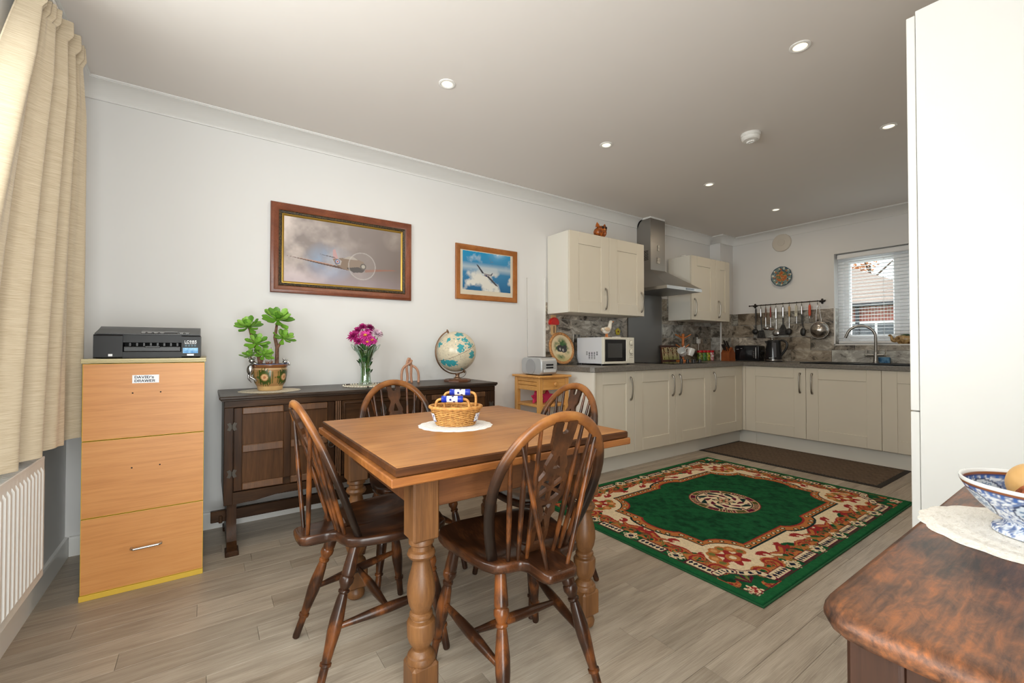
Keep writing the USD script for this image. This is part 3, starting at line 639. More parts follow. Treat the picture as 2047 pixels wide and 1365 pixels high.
def make_chair(label, loc, rz):
    c = thing("dining_chair", label, "chair", loc, rz, group="wheelback dining chairs round the table", world=False)
    half = [(0, .315), (.10, .318), (.178, .300), (.205, .255), (.207, .20), (.188, .08), (.168, .0), (.150, -.034), (.110, -.048), (.072, -.054), (.060, -.075), (.057, -.135), (.050, -.160), (.0, -.163)]
    pts = half + [(-x, y) for x, y in half[::-1] if x > 0]
    poly = Polygon(pts).buffer(.012).buffer(-.024).buffer(.012)
    N = 120; ext = poly.exterior; ring = np.array([ext.interpolate(i / N, normalized=True).coords[0] for i in range(N)])
    if Polygon(ring).exterior.is_ccw is False: ring = ring[::-1]
    cen = np.array([0, .13])
    def R_(s, z, dip=0.0):
        q = cen + (ring - cen) * s; w = np.clip((q[:, 1] + .02) / .07, 0, 1) * np.clip((.285 - q[:, 1]) / .10, 0, 1); w = w * w * (3 - 2 * w)
        ridge = np.exp(-(q[:, 0] / .03) ** 2) * np.clip((q[:, 1] - .12) / .15, 0, 1)
        return np.stack([q[:, 0], q[:, 1], z - dip * w * (1 - .5 * ridge)], 1)
    seat = fix(loft([R_(.5, .412), R_(.95, .413), R_(.99, .418), R_(1, .426), R_(1, .438), R_(.985, .444), R_(.95, .4455), R_(.86, .445, .004), R_(.72, .445, .012), R_(.5, .445, .017), R_(.25, .445, .018)]))
    obj("seat", seat, ch_seat, c, smooth=50)
    # bow
    t = np.linspace(0, 1, 31); a0, wm = .138, .184
    bx = np.where(t < .5, a0 + (wm - a0) * np.sin(PI / 2 * np.clip(t / .5, 0, 1)), wm * np.cos(PI / 2 * np.clip((t - .5) / .5, 0, 1)))
    bs = np.where(t < .5, t / .5 * .215, .215 + (HB - .215) * np.sin(PI / 2 * np.clip((t - .5) / .5, 0, 1)))
    bp = [back(x, s) for x, s in zip(bx, bs)]; bp = [(a0 - .003, .006, .430)] + bp
    bp = bp + [(-x, y, z) for x, y, z in bp[:-1][::-1]]
    nrm = np.array([0, .437, LEAN]); nrm /= np.linalg.norm(nrm)
    obj("bow", tube(bp, .0165, 12, up=nrm, flat=.72), ch_bow, c, smooth=True)
    # splat
    LP = HB + .0
    prof = [(0, .034), (.03, .034), (.07, .026), (.14, .031), (.22, .028), (.27, .024), (.30, .028), (.325, .036), (.355, .033), (.375, .031), (.40, .038), (.45, .050), (.52, .053), (.59, .050), (.635, .036), (.65, .033), (.675, .038), (.70, .037), (.74, .030), (.775, .023), (.80, .023), (.825, .030), (.85, .034), (.90, .034), (.93, .036), (1.0, .037)]
    k = HB - .008
    po = Polygon([(w, f * k) for f, w in prof] + [(-w, f * k) for f, w in prof[::-1]]).buffer(.003).buffer(-.003)
    cy = .52 * k; holes = []
    wheel = Point(0, cy).buffer(.0415, 24).difference(Point(0, cy).buffer(.0085, 16))
    for i in range(3):
        a = math.radians(90 + 60 * i); d = np.array([math.cos(a), math.sin(a)]) * .06
        wheel = wheel.difference(LineString([(-d[0], cy - d[1]), (d[0], cy + d[1])]).buffer(.0040, cap_style=2))
    tri = lambda cx, c, h, w, sgn: Polygon([(cx, c + sgn * h), (cx - w, c - sgn * h), (cx + w, c - sgn * h)]).buffer(.003)
    holes = [wheel, tri(0, .715 * k, .016, .009, 1), Polygon([(-.016, .39 * k), (.016, .39 * k), (.006, .36 * k), (.006, .31 * k), (-.006, .31 * k), (-.006, .36 * k)]).buffer(.002),
             Polygon([(0, .27 * k), (.012, .19 * k), (.009, .08 * k), (-.009, .08 * k), (-.012, .19 * k)]).buffer(.003), sbox(-.011, .945 * k, .011, 1.1 * k).union(Point(0, .945 * k).buffer(.011))]
    for h in holes: po = po.difference(h)
    X = np.array([1.0, 0, 0]); Y = np.array([0, -LEAN / .437, 1.0]); Y /= np.linalg.norm(Y)
    po = affinity.scale(po, 1, np.linalg.norm([LEAN / .437, 1.0]), origin=(0, 0))
    obj("splat", prism(po, .012, np.array(back(0, .0)) + np.array([0, -.005, -.002]) + np.cross(X, Y) * -.0045 * 0, X, Y), ch_spl, c, smooth=False)
    sp = [(0, .0058), (.15, .007), (.5, .0082), (.8, .0066), (1, .0052)]
    def bow_at(u):
        f = np.arccos(min(1, abs(u) / wm)) / (PI / 2); s = .215 + (HB - .215) * math.sin(PI / 2 * f); return back(u, s - .006)
    for s in (-1, 1):
        for uf, yf, ut in ((.102, -.030, .152), (.074, -.038, .113), (.047, -.042, .072)):
            obj("spindle", turned((s * uf, yf, .436), bow_at(s * ut), sp, 10), ch_leg, c, smooth=True)
        obj("brace_spindle", turned((s * .033, -.130, .436), np.array(bow_at(s * .128)) + np.array([0, -.004, .0]), sp, 10), ch_leg, c, smooth=True)
    lp = [(0, .014), (.05, .0165), (.20, .0205), (.235, .0205), (.245, .018), (.255, .022), (.285, .0225), (.305, .018), (.33, .0135), (.338, .0175), (.352, .0175), (.362, .0135), (.40, .0165), (.52, .0215), (.60, .021), (.72, .016), (.795, .0135), (.80, .0175), (.818, .0175), (.825, .0125), (.9, .0125), (.985, .0125), (1.0, .011)]
    legs = {}
    for nm, x, y, fx, fy in (("f", .150, .228, .210, .289), ("b", .108, .005, .169, -.128)):
        for s in (-1, 1):
            p0, p1 = np.array([s * x, y, .418]), np.array([s * fx, fy, .002]); legs[nm, s] = (p0, p1)
            obj("leg", turned(p0, p1, lp, 16), ch_leg, c, smooth=40)
    at = lambda l, z: l[0] + (l[1] - l[0]) * (.418 - z) / .416
    st = [(0, .0085), (.1, .0095), (.35, .0150), (.5, .0165), (.65, .0150), (.9, .0095), (1, .0085)]
    mids = []
    for s in (-1, 1):
        a, b = at(legs["f", s], .205), at(legs["b", s], .175); obj("stretcher", turned(a, b, st, 14), ch_leg, c, smooth=True); mids.append((a + b) / 2)
    obj("cross_stretcher", turned(mids[0], mids[1], st, 14), ch_leg, c, smooth=True)
    return c
ch0 = make_chair("wheelback wooden chair nearest the camera, its back towards the camera", (.820, -2.051, 0), -.068)
dup(ch0, (.405, -1.515, 0), -1.544, "wheelback wooden chair beside the filing cabinet end of the table, seen side-on")
dup(ch0, (.824, -.967, 0), 3.102, "wheelback wooden chair between the dining table and the dark sideboard")
dup(ch0, (1.329, -1.535, 0), 1.60, "wheelback chair at the kitchen end of the table, before the small oak table")

# ---- sideboard
sb_d = wood("dark_oak", *(lin(28, 18, 11), lin(54, 35, 21), lin(86, 58, 36)), spec=.14, grain=(1.2, 12, 12), scale=3.2, rough=.38, blotch=.45)
sb_v = wood("dark_oak_upright", *(lin(28, 18, 11), lin(54, 34, 20), lin(86, 56, 33)), spec=.14, grain=(12, 12, 1.2), scale=3.2, rough=.38, blotch=.45)
sb_p = wood("dark_oak_panel", *(lin(46, 29, 16), lin(76, 49, 28), lin(100, 67, 40)), spec=.14, grain=(16, 16, 1.0), scale=3.4, rough=.42, fine=.5, blotch=.3)
sb_t = wood("dark_oak_top", *(lin(36, 28, 24), lin(60, 49, 42), lin(84, 70, 60)), spec=.14, grain=(1.2, 12, 12), scale=3.0, rough=.30, blotch=.4)
sb_l = wood("oak_moulding", lin(54, 34, 19), lin(88, 57, 33), lin(122, 82, 48), grain=(12, 12, 1.2), scale=3.2, rough=.4)
brass = plain("antique_brass", (.07, .06, .05), .55, .7)
sbd = thing("sideboard", "long dark oak sideboard with panelled doors on trestle feet against the wall", "sideboard", (.88, -.25, 0))
yF = -.475
obj("top", [box(.050, 1.712, -.492, -.018, .793, .811, .005), box(.058, 1.704, -.485, -.018, .786, .794, .002)], sb_t, sbd)
obj("carcass", [box(.072, 1.696, yF + .022, -.02, .27, .785)], sb_d, sbd, smooth=False)
obj("top_rail", box(.072, 1.696, yF, yF + .022, .752, .786, .002), sb_d, sbd)
for x0, x1 in ((.072, .111), (1.657, 1.696)): obj("stile", box(x0, x1, yF, yF + .022, .258, .752, .002), sb_v, sbd)
for x0, x1 in ((.604, .640), (1.130, 1.166)):
    d_ = obj("divider", box(x0, x1, yF + .002, yF + .022, .318, .752), sb_v, sbd, smooth=False)
    for q in (.006, .017, .028): obj("bead", turned((x0 + q + .002, yF + .001, .32), (x0 + q + .002, yF + .001, .751), [(0, .0045), (1, .0045)], 8), sb_l, d_)
ap = [(.111, .318), (1.657, .318), (1.657, .258)] + [(1.657 - .10 - t * 1.346, .262 + .030 * min(1, math.sin(PI * t) * 2.2)) for t in np.linspace(0, 1, 24)] + [(.111, .258)]
obj("shaped_apron", prism(ap, -.02, (0, yF + .001, 0), (1, 0, 0), (0, 0, 1)), sb_d, sbd, smooth=False)
def sb_door(x0, x1, z0, z1, hinge_left):
    g = .002; y = yF
    st, mid = .038, .034
    xm = (x0 + x1) / 2; zm = (z0 + z1) / 2
    fr = [box(x0 + g, x0 + st, y - .002, y + .018, z0 + g, z1 - g, .002), box(x1 - st, x1 - g, y - .002, y + .018, z0 + g, z1 - g, .002), box(xm - mid / 2, xm + mid / 2, y - .002, y + .016, z0 + st, z1 - st, .002)]
    d = obj("door", fr, sb_v, sbd)
    for za, zb in ((z0 + g, z0 + st), (z1 - st, z1 - g), (zm - .02, zm + .02)):
        for xa, xb in ((x0 + st, xm - mid / 2), (xm + mid / 2, x1 - st)): obj("rail", box(xa, xb, y - .002, y + .017, za, zb, .004), sb_l, d)
    for xa, xb in ((x0 + st, xm - mid / 2), (xm + mid / 2, x1 - st)):
        for za, zb in ((z0 + st, zm - .02), (zm + .02, z1 - st)): obj("panel", box(xa - .003, xb + .003, y + .010, y + .018, za - .003, zb + .003), sb_p, d, smooth=False)
    hx = x0 - .006 if hinge_left else x1 + .006
    for z in (z0 + .095, z1 - .095):
        pl = [prism(Polygon([(0, -.004), (.008, -.022), (.022, -.016), (.014, 0), (.022, .016), (.008, .022), (0, .004)]).union(Polygon([(0, -.004), (-.008, -.022), (-.022, -.016), (-.014, 0), (-.022, .016), (-.008, .022), (0, .004)])), .002, (hx, y - .0035, z), (1, 0, 0), (0, 0, 1)), turned((hx, y - .004, z - .012), (hx, y - .004, z + .012), [(0, .003), (1, .003)], 8)]
        obj("hinge", pl, brass, d, label="ornate butterfly hinge")
    return d
def ring_pull(parent, x, z, y, r=.017):
    p = obj("ring_pull", [align(lathe([(.018, 0), (.018, .002), (.014, .004), (.008, .005), (.006, .012), (.0, .013)], 16), (x, y, z), (x, y - 1, z)), tube([(x + r * math.sin(a), y - .011, z - .004 - r + r * math.cos(a) + .004) for a in np.linspace(0, 2 * PI, 20, endpoint=False)], .0022, 6, closed=True)], brass, parent, label="round antique ring pull")
    return p
dl_ = sb_door(.112, .603, .322, .751, True); ring_pull(dl_, .583, .527, yF - .002)
dr_ = sb_door(1.167, 1.656, .322, .751, False); ring_pull(dr_, 1.187, .527, yF - .002)
for z0, z1 in ((.606, .750), (.464, .603), (.322, .461)):
    dw = obj("drawer", [box(.643, 1.127, yF - .001, yF + .018, z0, z1, .003), ringframe(.484, z1 - z0, [(.010, .001), (.010, .004), (.016, .006), (.022, .001)], (.643, yF, z0), (1, 0, 0), (0, 0, 1))], sb_d, sbd)
    obj("drop_handle", [prism(Polygon([(0, .034), (.012, .016), (.02, 0), (.012, -.018), (0, -.034), (-.012, -.018), (-.02, 0), (-.012, .016)]), .0025, (.885, yF - .003, (z0 + z1) / 2 + .01), (1, 0, 0), (0, 0, 1)), tube([(.885 + .014 * math.sin(a), yF - .009, (z0 + z1) / 2 - .012 + .022 * math.cos(a)) for a in np.linspace(0, 2 * PI, 16, endpoint=False)], .002, 6, closed=True)], brass, dw, label="antique drop handle")
foot = Polygon([(-.482, 0), (-.482, .026), (-.455, .032), (-.415, .05), (-.392, .09), (-.385, .14), (-.385, .258), (-.115, .258), (-.115, .14), (-.108, .09), (-.085, .05), (-.045, .032), (-.018, .026), (-.018, 0), (-.09, 0), (-.14, .03), (-.36, .03), (-.41, 0)])
for xc in (.110, 1.655):
    obj("trestle_foot", [prism(foot, .044, (xc - .022, 0, .001), (0, 1, 0), (0, 0, 1)), box(xc - .030, xc + .030, -.486, -.40, 0, .022, .003), box(xc - .030, xc + .030, -.10, -.016, 0, .022, .003)], sb_v, sbd, smooth=35)
obj("stretcher_rail", [box(.02, 1.745, -.262, -.232, .112, .172, .003), box(.056, .074, -.275, -.219, .108, .147, .004), box(1.69, 1.708, -.275, -.219, .108, .147, .004)], sb_d, sbd)

# ---- filing cabinet
beech = wood("beech_foil", lin(182, 118, 60), lin(204, 140, 78), lin(214, 154, 92), grain=(1.0, 12, 20), scale=3.4, rough=.42, fine=.3, blotch=.25, bump=.05)
yel = plain("yellow_edging", lin(214, 176, 62), .45); grey_foil = plain("grey_laminate", lin(176, 172, 162), .5)
fc = thing("filing_cabinet", "three-drawer beech filing cabinet with yellow edging and a handwritten label", "cabinet", (-.22, -.35, 0))
fx0, fx1, fy = -.428, -.011, -.594
obj("carcass", [box(fx0 + .002, fx1 - .002, fy + .019, -.075, .0, .988)], grey_foil, fc, smooth=False)
obj("top", [box(fx0 - .006, fx1 + .006, fy - .004, -.07, .992, .9965, .0015), box(fx0 - .006, fx1 + .006, fy - .004, -.07, .9968, 1.0022, .0015), box(fx0 - .006, fx1 + .006, fy - .004, -.07, 1.0025, 1.0105, .0015)], plain("top_edge_gold", lin(196, 184, 142), .4), fc)
obj("plinth_strip", box(fx0 - .003, fx1 + .001, fy - .004, fy + .018, .0, .023, .001), yel, fc)
for i, (z0, z1) in enumerate(((.0245, .3385), (.3415, .6625), (.6655, .9895))):
    d = obj("drawer", box(fx0 + .0015, fx1 - .0015, fy + .0005, fy + .018, z0 + .001, z1 - .001), beech, fc, smooth=False)
    obj("drawer_edging", ringframe(fx1 - fx0, z1 - z0, [(.003, .0), (0, .0), (0, .0185), (.0012, .0188), (.0016, .0185), (.0016, .017)], (fx0, fy + .018, z0), (1, 0, 0), (0, 0, 1)), yel, d, smooth=False)
    if i == 0:
        obj("handle", tube([(-.265, fy + .001, .182), (-.265, fy - .014, .182), (-.258, fy - .022, .182), (-.172, fy - .022, .184), (-.165, fy - .014, .184), (-.165, fy + .001, .184)], .0055, 10), silver_metal, d, label="chrome bar handle")
    else:
        for x in (-.268, -.172): obj("screw_hole", align(lathe([(.003, 0), (.003, .0006), (0, .0006)], 10), (x, fy, z1 - .13), (x, fy - 1, z1 - .13)), dark_void, d, smooth=False)
    if i == 2:
        lb = obj("paper_label", box(-.270, -.178, fy - .0006, fy + .0002, .902, .938), plain("label_paper", lin(238, 240, 244), .6), d, label="white handwritten paper label")
        ink = plain("label_ink", lin(28, 32, 44), .6)
        for txt, z, x, w in (("DAVID's", .9235, -.262, .066), ("DRAWER", .9075, -.262, .070)):
            m = meshkit.text_mesh(txt, .0105, .0004, True); s_ = w / (m.bounds[1][0] - m.bounds[0][0]); m.apply_scale((s_, 1, 1)); m = rot(m, PI / 2, (1, 0, 0))
            m.apply_translation((x - m.bounds[0][0], fy - .0008, z)); m.apply_transform(trimesh.transformations.rotation_matrix(.02, (0, 1, 0), (x, fy, z))); obj("lettering", m, ink, lb, smooth=False)

# ---- side table (small oak table with drawer and shelf)
pine = wood("honey_oak", lin(184, 124, 58), lin(212, 154, 84), lin(228, 176, 108), grain=(1.2, 12, 12), scale=3.2, rough=.4, blotch=.35)
pine_v = wood("honey_oak_upright", lin(184, 124, 58), lin(210, 152, 82), lin(228, 176, 108), grain=(12, 12, 1.2), scale=3.2, rough=.4, blotch=.35)
st = thing("side_table", "small honey oak side table with one drawer and a shelf, holding a radio", "table", (2.28, -.28, 0))
sx0, sx1, sy0, sy1 = 2.110, 2.455, -.462, -.092
obj("top", box(sx0, sx1, sy0, sy1, .818, .836, .005), pine, st)
for x in (sx0 + .018, sx1 - .054):
    for y in (sy0 + .018, sy1 - .054): obj("leg", box(x, x + .036, y, y + .036, 0, .818, .003), pine_v, st)
for x in (sx0 + .024, sx1 - .040):
    for z0, z1 in ((.786, .817), (.756, .783), (.716, .753)): obj("side_slat", box(x, x + .016, sy0 + .054, sy1 - .054, z0, z1, .002), pine, st)
obj("back_board", box(sx0 + .05, sx1 - .05, sy1 - .036, sy1 - .022, .716, .817), pine, st, smooth=False)
d = obj("drawer", [box(sx0 + .057, sx1 - .057, sy0 + .019, sy0 + .035, .722, .806, .002), box(sx0 + .06, sx1 - .06, sy0 + .035, sy1 - .06, .726, .79)], pine, st)
obj("knob", align(lathe([(.008, 0), (.008, .008), (.015, .014), (.017, .020), (.012, .026), (0, .027)], 16), ((sx0 + sx1) / 2, sy0 + .019, .765), ((sx0 + sx1) / 2, sy0 - 1, .765)), pine_v, d)
obj("rail", box(sx0 + .054, sx1 - .054, sy0 + .02, sy0 + .036, .808, .8175), pine, st, smooth=False)
obj("shelf", box(sx0 + .024, sx1 - .024, sy0 + .024, sy1 - .024, .585, .606, .003), pine, st)
obj("lower_shelf", box(sx0 + .024, sx1 - .024, sy0 + .024, sy1 - .024, .20, .216, .003), pine, st)
pink = plain("pink_felt", lin(204, 50, 92), .8)
for (x, y, z, r, ry, lab) in ((2.205, -.30, .645, .05, .25, "pink padded star leaning at the left on the side table's shelf"), (2.30, -.33, .640, .055, -.2, "pink padded star standing at the right on the side table's shelf")):
    pts = []
    for i in range(10):
        a = PI / 2 + i * PI / 5; rr = r if i % 2 == 0 else r * .5; pts.append((rr * math.cos(a), rr * math.sin(a)))
    po = Polygon(pts).buffer(.004); m = cat_([prism(po, .016, (0, .008, 0), (1, 0, 0), (0, 0, 1)), prism(po.buffer(-.006), .024, (0, .012, 0), (1, 0, 0), (0, 0, 1))])
    m = rot(m, ry, (0, 0, 1)); m.apply_translation((x, y, .6065 - m.bounds[0][2])); single("star_cushion", m, pink, lab, "star ornament", smooth=False)

# ---- chest at the right foreground
wn_top = mat("walnut_top", {"t": ("texture_coordinate", {}), "m": ("mapping", {"scale": (2.2, 6, 6)}), "n": ("noise_texture", {"scale": 9, "detail": 8, "roughness": .74, "distortion": .7}), "m2": ("mapping", {"scale": (2.2, 30, 30)}), "n2": ("noise_texture", {"scale": 6, "detail": 4}), "n3": ("noise_texture", {"scale": 6, "detail": 4}),
    "x": ("mix_float", {"fac": .3}), "y": ("mix_float", {"fac": .35}), "r": ("rgb_ramp", {"ramp": [(.38, lin(36, 26, 21)), (.46, lin(76, 49, 35)), (.53, lin(108, 68, 44)), (.64, lin(158, 92, 48))]}), "p": ("principled_bsdf", {"roughness": .40, "specular_ior_level": .4}), "b": ("bump", {"strength": .35, "distance": .0012})},
    [("t.object", "m.vector"), ("m.vector", "n.vector"), ("t.object", "m2.vector"), ("m2.vector", "n2.vector"), ("t.object", "n3.vector"), ("n.fac", "x.a"), ("n2.fac", "x.b"), ("x.result", "y.a"), ("n3.fac", "y.b"), ("y.result", "r.fac"), ("r.color", "p.base_color"), ("n2.fac", "b.height"), ("b.normal", "p.normal")])
wn = wood("walnut_body", lin(30, 18, 12), lin(58, 34, 22), lin(88, 54, 34), grain=(9, 9, 1.2), scale=3.0, rough=.4, blotch=.45)
cb = thing("chest", "dark walnut chest with a rounded top edge in the right foreground", "chest", (1.15, -3.1, 0))
cx0, cx1, cy0, cy1, cz = .578, 1.50, YW + .006, -2.897, .762
rr_ = .05
base = sbox(cx0 + rr_, cy0, cx1 - rr_, cy1 - rr_).buffer(rr_, 12).intersection(sbox(cx0 - 1, cy0, cx1 + 1, cy1 + 1))
def ringof(p, z, n=140):
    e = p.exterior; q = np.array([e.interpolate(i / n, normalized=True).coords[0] for i in range(n)])
    if not p.exterior.is_ccw: q = q[::-1]
    return np.column_stack([q, np.full(n, z)])
rb = ringof(base, 0)[:, :2]; cc = np.array([(cx0 + cx1) / 2, (cy0 + cy1) / 2])
def inset(d, z):
    return np.column_stack([cc + (rb - cc) * (1 - d / np.array([(cx1 - cx0) / 2, (cy1 - cy0) / 2])), np.full(len(rb), z)])
obj("top", fix(loft([inset(.012, cz - .030), inset(.003, cz - .026), inset(0, cz - .018), inset(.0, cz - .012), inset(.004, cz - .004), inset(.012, cz), inset(.03, cz), inset(.12, cz)])), wn_top, cb, smooth=50)
bx0, bx1, by1 = cx0 + .022, cx1 - .022, cy1 - .029
for x in (bx0, bx1 - .055):
    for y in (by1 - .05, cy0 + .004): obj("corner_post", box(x, x + .055, y, y + .05, 0, cz - .031, .004), wn, cb)
obj("end_panel", [box(bx0 + .016, bx0 + .028, cy0 + .05, by1 - .048, .12, cz - .031)], wn, cb, smooth=False)
obj("end_rail", [box(bx0 + .004, bx0 + .03, cy0 + .054, by1 - .05, cz - .085, cz - .031, .002)], wn, cb)
obj("carcass", box(bx0 + .03, bx1 - .02, cy0 + .01, by1 - .016, .12, cz - .032), wn, cb, smooth=False)
for i in range(3):
    d = obj("drawer", box(bx0 + .057, bx1 - .057, by1 - .017, by1 - .003, .135 + i * .197, .325 + i * .197, .003), wn, cb)
    for x in (bx0 + .3, bx1 - .3): obj("knob", align(lathe([(.008, 0), (.008, .01), (.018, .018), (.018, .026), (0, .03)], 14), (x, by1 - .003, .23 + i * .197), (x, by1 + 1, .23 + i * .197)), wn, d)
# ================================================================ rug and mat
def seg_d(px, py, pts):
    d = np.full(px.shape, 9.0); s = np.zeros(px.shape); acc = 0; tot = sum(math.dist(a, b) for a, b in zip(pts[:-1], pts[1:]))
    for (ax, ay), (bx_, by_) in zip(pts[:-1], pts[1:]):
        L2 = (bx_ - ax) ** 2 + (by_ - ay) ** 2; t = np.clip(((px - ax) * (bx_ - ax) + (py - ay) * (by_ - ay)) / max(L2, 1e-12), 0, 1)
        q = np.hypot(px - ax - t * (bx_ - ax), py - ay - t * (by_ - ay)); m = q < d; d[m] = q[m]; s[m] = (acc + t[m] * math.sqrt(L2)) / tot; acc += math.sqrt(L2)
    return d, s
RW, RH = 2.08, 1.495; rcx, rcy = 2.90, -1.4925
nx, ny = 500, 360
gx, gy = np.meshgrid(np.linspace(-RW / 2, RW / 2, nx), np.linspace(-RH / 2, RH / 2, ny), indexing="ij")
ax_, ay_ = np.abs(gx), np.abs(gy)
pn = lambda s, k=0: meshkit.noise(np.stack([gx * s, gy * s, np.zeros_like(gx) + k], -1), k)
G1, G2, G3 = np.array(lin(26, 88, 52)), np.array(lin(16, 60, 38)), np.array(lin(30, 98, 56))
CREAM, RED, ORG, NAVY, MAR, OLV = (np.array(lin(*c)) for c in ((224, 204, 170), (150, 46, 46), (180, 112, 62), (26, 32, 52), (92, 22, 48), (112, 112, 60)))
C_ = np.empty(gx.shape + (3,)); n1 = pn(26, 1) * .6 + pn(60, 2) * .4
C_[:] = G1 + (G2 - G1) * np.clip((n1 - .35) * 2, 0, 1)[..., None]
def put(m, c, w=None):
    C_[m] = c
hx, hy = RW / 2, RH / 2
ex = np.minimum(hx - ax_, hy - ay_)                                   # distance from the rug's edge
# field outline: outer (o) and inner (f) of the orange band, scalloped corners, bulging middles
def field(a, b, r, bw, bd):
    m = (ax_ < a) & (ay_ < b)
    m &= ~(np.hypot(ax_ - a, ay_ - b) < r)
    m |= (np.hypot(gx / bw, (ay_ - b + .012) / bd) < 1) & (ax_ < bw) & (ay_ >= b - .03)
    m |= (np.hypot(gy / bw, (ax_ - a + .012) / bd) < 1) & (ay_ < bw) & (ax_ >= a - .03)
    return m
fo, fo2, fi2, fi = field(.752, .470, .168, .178, .068), field(.742, .460, .162, .170, .066), field(.700, .421, .146, .134, .066), field(.690, .411, .142, .126, .064)
# scroll zone: cream ground towards the field, wavy green ground outside it
wav = .180 + .035 * np.sin(ax_ * 2 * PI / .33 + .6) * (ay_ > .45) + .035 * np.sin(ay_ * 2 * PI / .33 + .6) * (ay_ <= .45) + .02 * (pn(14, 4) - .5)
wav = wav + .05 * np.clip((ax_ - .74) / .1, 0, 1) * np.clip((ay_ - .44) / .1, 0, 1)
put((ex > wav) & ~fo, CREAM)
def scroll(pts, w, c, c2=None):
    global C_
    d, s = seg_d(ax_, ay_, pts); ww = w * (.35 + 1.1 * np.sin(PI * np.clip(s, .02, 1) ** .8))
    m = (d < ww) & ~fo & (ex > .085); C_[m] = c
    if c2 is not None: m2 = m & (d < ww * .42); C_[m2] = c2
def curl(x, y, r0, a0, turns, n=18, sgn=1):
    t = np.linspace(0, 1, n); r = r0 * (1 - .80 * t); a = a0 + sgn * turns * 2 * PI * t
    return [(x + r_ * math.cos(b), y + r_ * math.sin(b)) for r_, b in zip(r, a)]
for i, x in enumerate(np.arange(.06, .70, .19)):
    y = .565; s = 1 if i % 2 == 0 else -1
    scroll([(x - .07, y + .02), (x - .02, y - .025 * s), (x + .04, y + .01), (x + .10, y - .02 * s)], .016, RED, ORG)
    scroll(curl(x + .03, y + .045, .042, .3 * s, .95, sgn=s), .011, ORG, RED); scroll(curl(x - .05, y - .03, .030, 2.5, .8, sgn=-s), .010, RED)
    scroll([(x + .06, y + .06), (x + .10, y + .035), (x + .12, y + .0)], .012, OLV, ORG)
    scroll([(x - .06, y - .055), (x - .03, y - .05), (x - .015, y - .06)], .011, RED)
for i, y in enumerate(np.arange(.06, .42, .17)):
    x = .855; s = 1 if i % 2 == 0 else -1
    scroll([(x + .02, y - .07), (x - .025 * s, y - .02), (x + .01, y + .04), (x - .02 * s, y + .10)], .016, RED, ORG)
    scroll(curl(x + .045, y + .03, .042, .3 * s, .95, sgn=s), .011, ORG, RED); scroll(curl(x - .03, y - .05, .030, 2.5, .8, sgn=-s), .010, RED)
    scroll([(x + .06, y + .06), (x + .035, y + .10), (x + .0, y + .12)], .012, OLV, ORG)
for x in np.arange(.045, .76, .095):
    k = int(x / .095) % 2; scroll(curl(x, .604 + .012 * k, .036, 1.0 + 2.2 * k, .9, sgn=1 - 2 * k), .0085, ORG if k else RED, OLV)
    scroll([(x - .04, .628), (x, .618), (x + .035, .630)], .007, ORG)
for y in np.arange(.045, .50, .095):
    k = int(y / .095) % 2; scroll(curl(.897 + .012 * k, y, .036, 1.0 + 2.2 * k, .9, sgn=1 - 2 * k), .0085, ORG if k else RED, OLV)
    scroll([(.921, y - .04), (.911, y), (.923, y + .035)], .007, ORG)
# corner rosettes inside the scallops
cx_, cy_ = .742, .462
d, _ = seg_d(ax_, ay_, [(cx_ - .03, cy_ - .03), (cx_ + .03, cy_ + .03)])
rr2 = np.hypot(ax_ - cx_, ay_ - cy_); aa = np.arctan2(ay_ - cy_, ax_ - cx_)
m = (rr2 < .135) & ~fo; C_[m] = CREAM
for k in range(7):
    a = -PI * .95 + k * .5; c0 = (cx_ + .095 * math.cos(a), cy_ + .095 * math.sin(a)); m = (np.hypot(ax_ - c0[0], ay_ - c0[1]) < .030) & ~fo; C_[m] = ORG; m = (np.hypot(ax_ - c0[0], ay_ - c0[1]) < .017) & ~fo; C_[m] = np.array(lin(206, 150, 96)) if k % 2 else OLV
m = (rr2 < .062 + .018 * np.cos(6 * aa)) & ~fo; C_[m] = RED
m = (rr2 < .036) & ~fo; C_[m] = ORG; m = (rr2 < .018) & ~fo; C_[m] = CREAM
scroll([(cx_ + .07, cy_ + .07), (cx_ + .115, cy_ + .115)], .020, CREAM)
for s in ((cx_ + .17, cy_ + .01, 1), (cx_ + .01, cy_ + .155, -1), (cx_ - .10, cy_ + .13, 1), (cx_ + .15, cy_ - .09, -1)):
    scroll(curl(s[0], s[1], .055, 1.2, 1.1, sgn=s[2]), .013, ORG, RED)
# orange band with paired dots
put(fo, NAVY * .6 + G2 * .4); put(fo2, ORG); put(fi2 , RED); put(fi, G1)
C_[fi] = (G1 + (G2 - G1) * np.clip((n1 - .35) * 2.2, 0, 1)[..., None])[fi]
band = fo2 & ~fi2
for x in np.arange(.05, .60, .055):
    for cx, cy in ((x, .4405 if x > .15 else .4405 + .064 * math.sqrt(max(0, 1 - (x / .155) ** 2))),):
        for (u, v) in ((cx, cy),):
            e = np.hypot((ax_ - u) / 1.35, ay_ - v); C_[(e < .0125)] = G2; C_[(e < .007)] = CREAM
for y in np.arange(.05, .30, .055):
    u = .721 if y > .15 else .721 + .064 * math.sqrt(max(0, 1 - (y / .155) ** 2))
    e = np.hypot(ax_ - u, (ay_ - y) / 1.35); C_[(e < .0125)] = G2; C_[(e < .007)] = CREAM
for a in np.linspace(PI + .16, 1.5 * PI - .16, 5):
    e = np.hypot(ax_ - (.752 + .196 * math.cos(a)), ay_ - (.470 + .196 * math.sin(a))); C_[e < .013] = G2; C_[e < .007] = CREAM
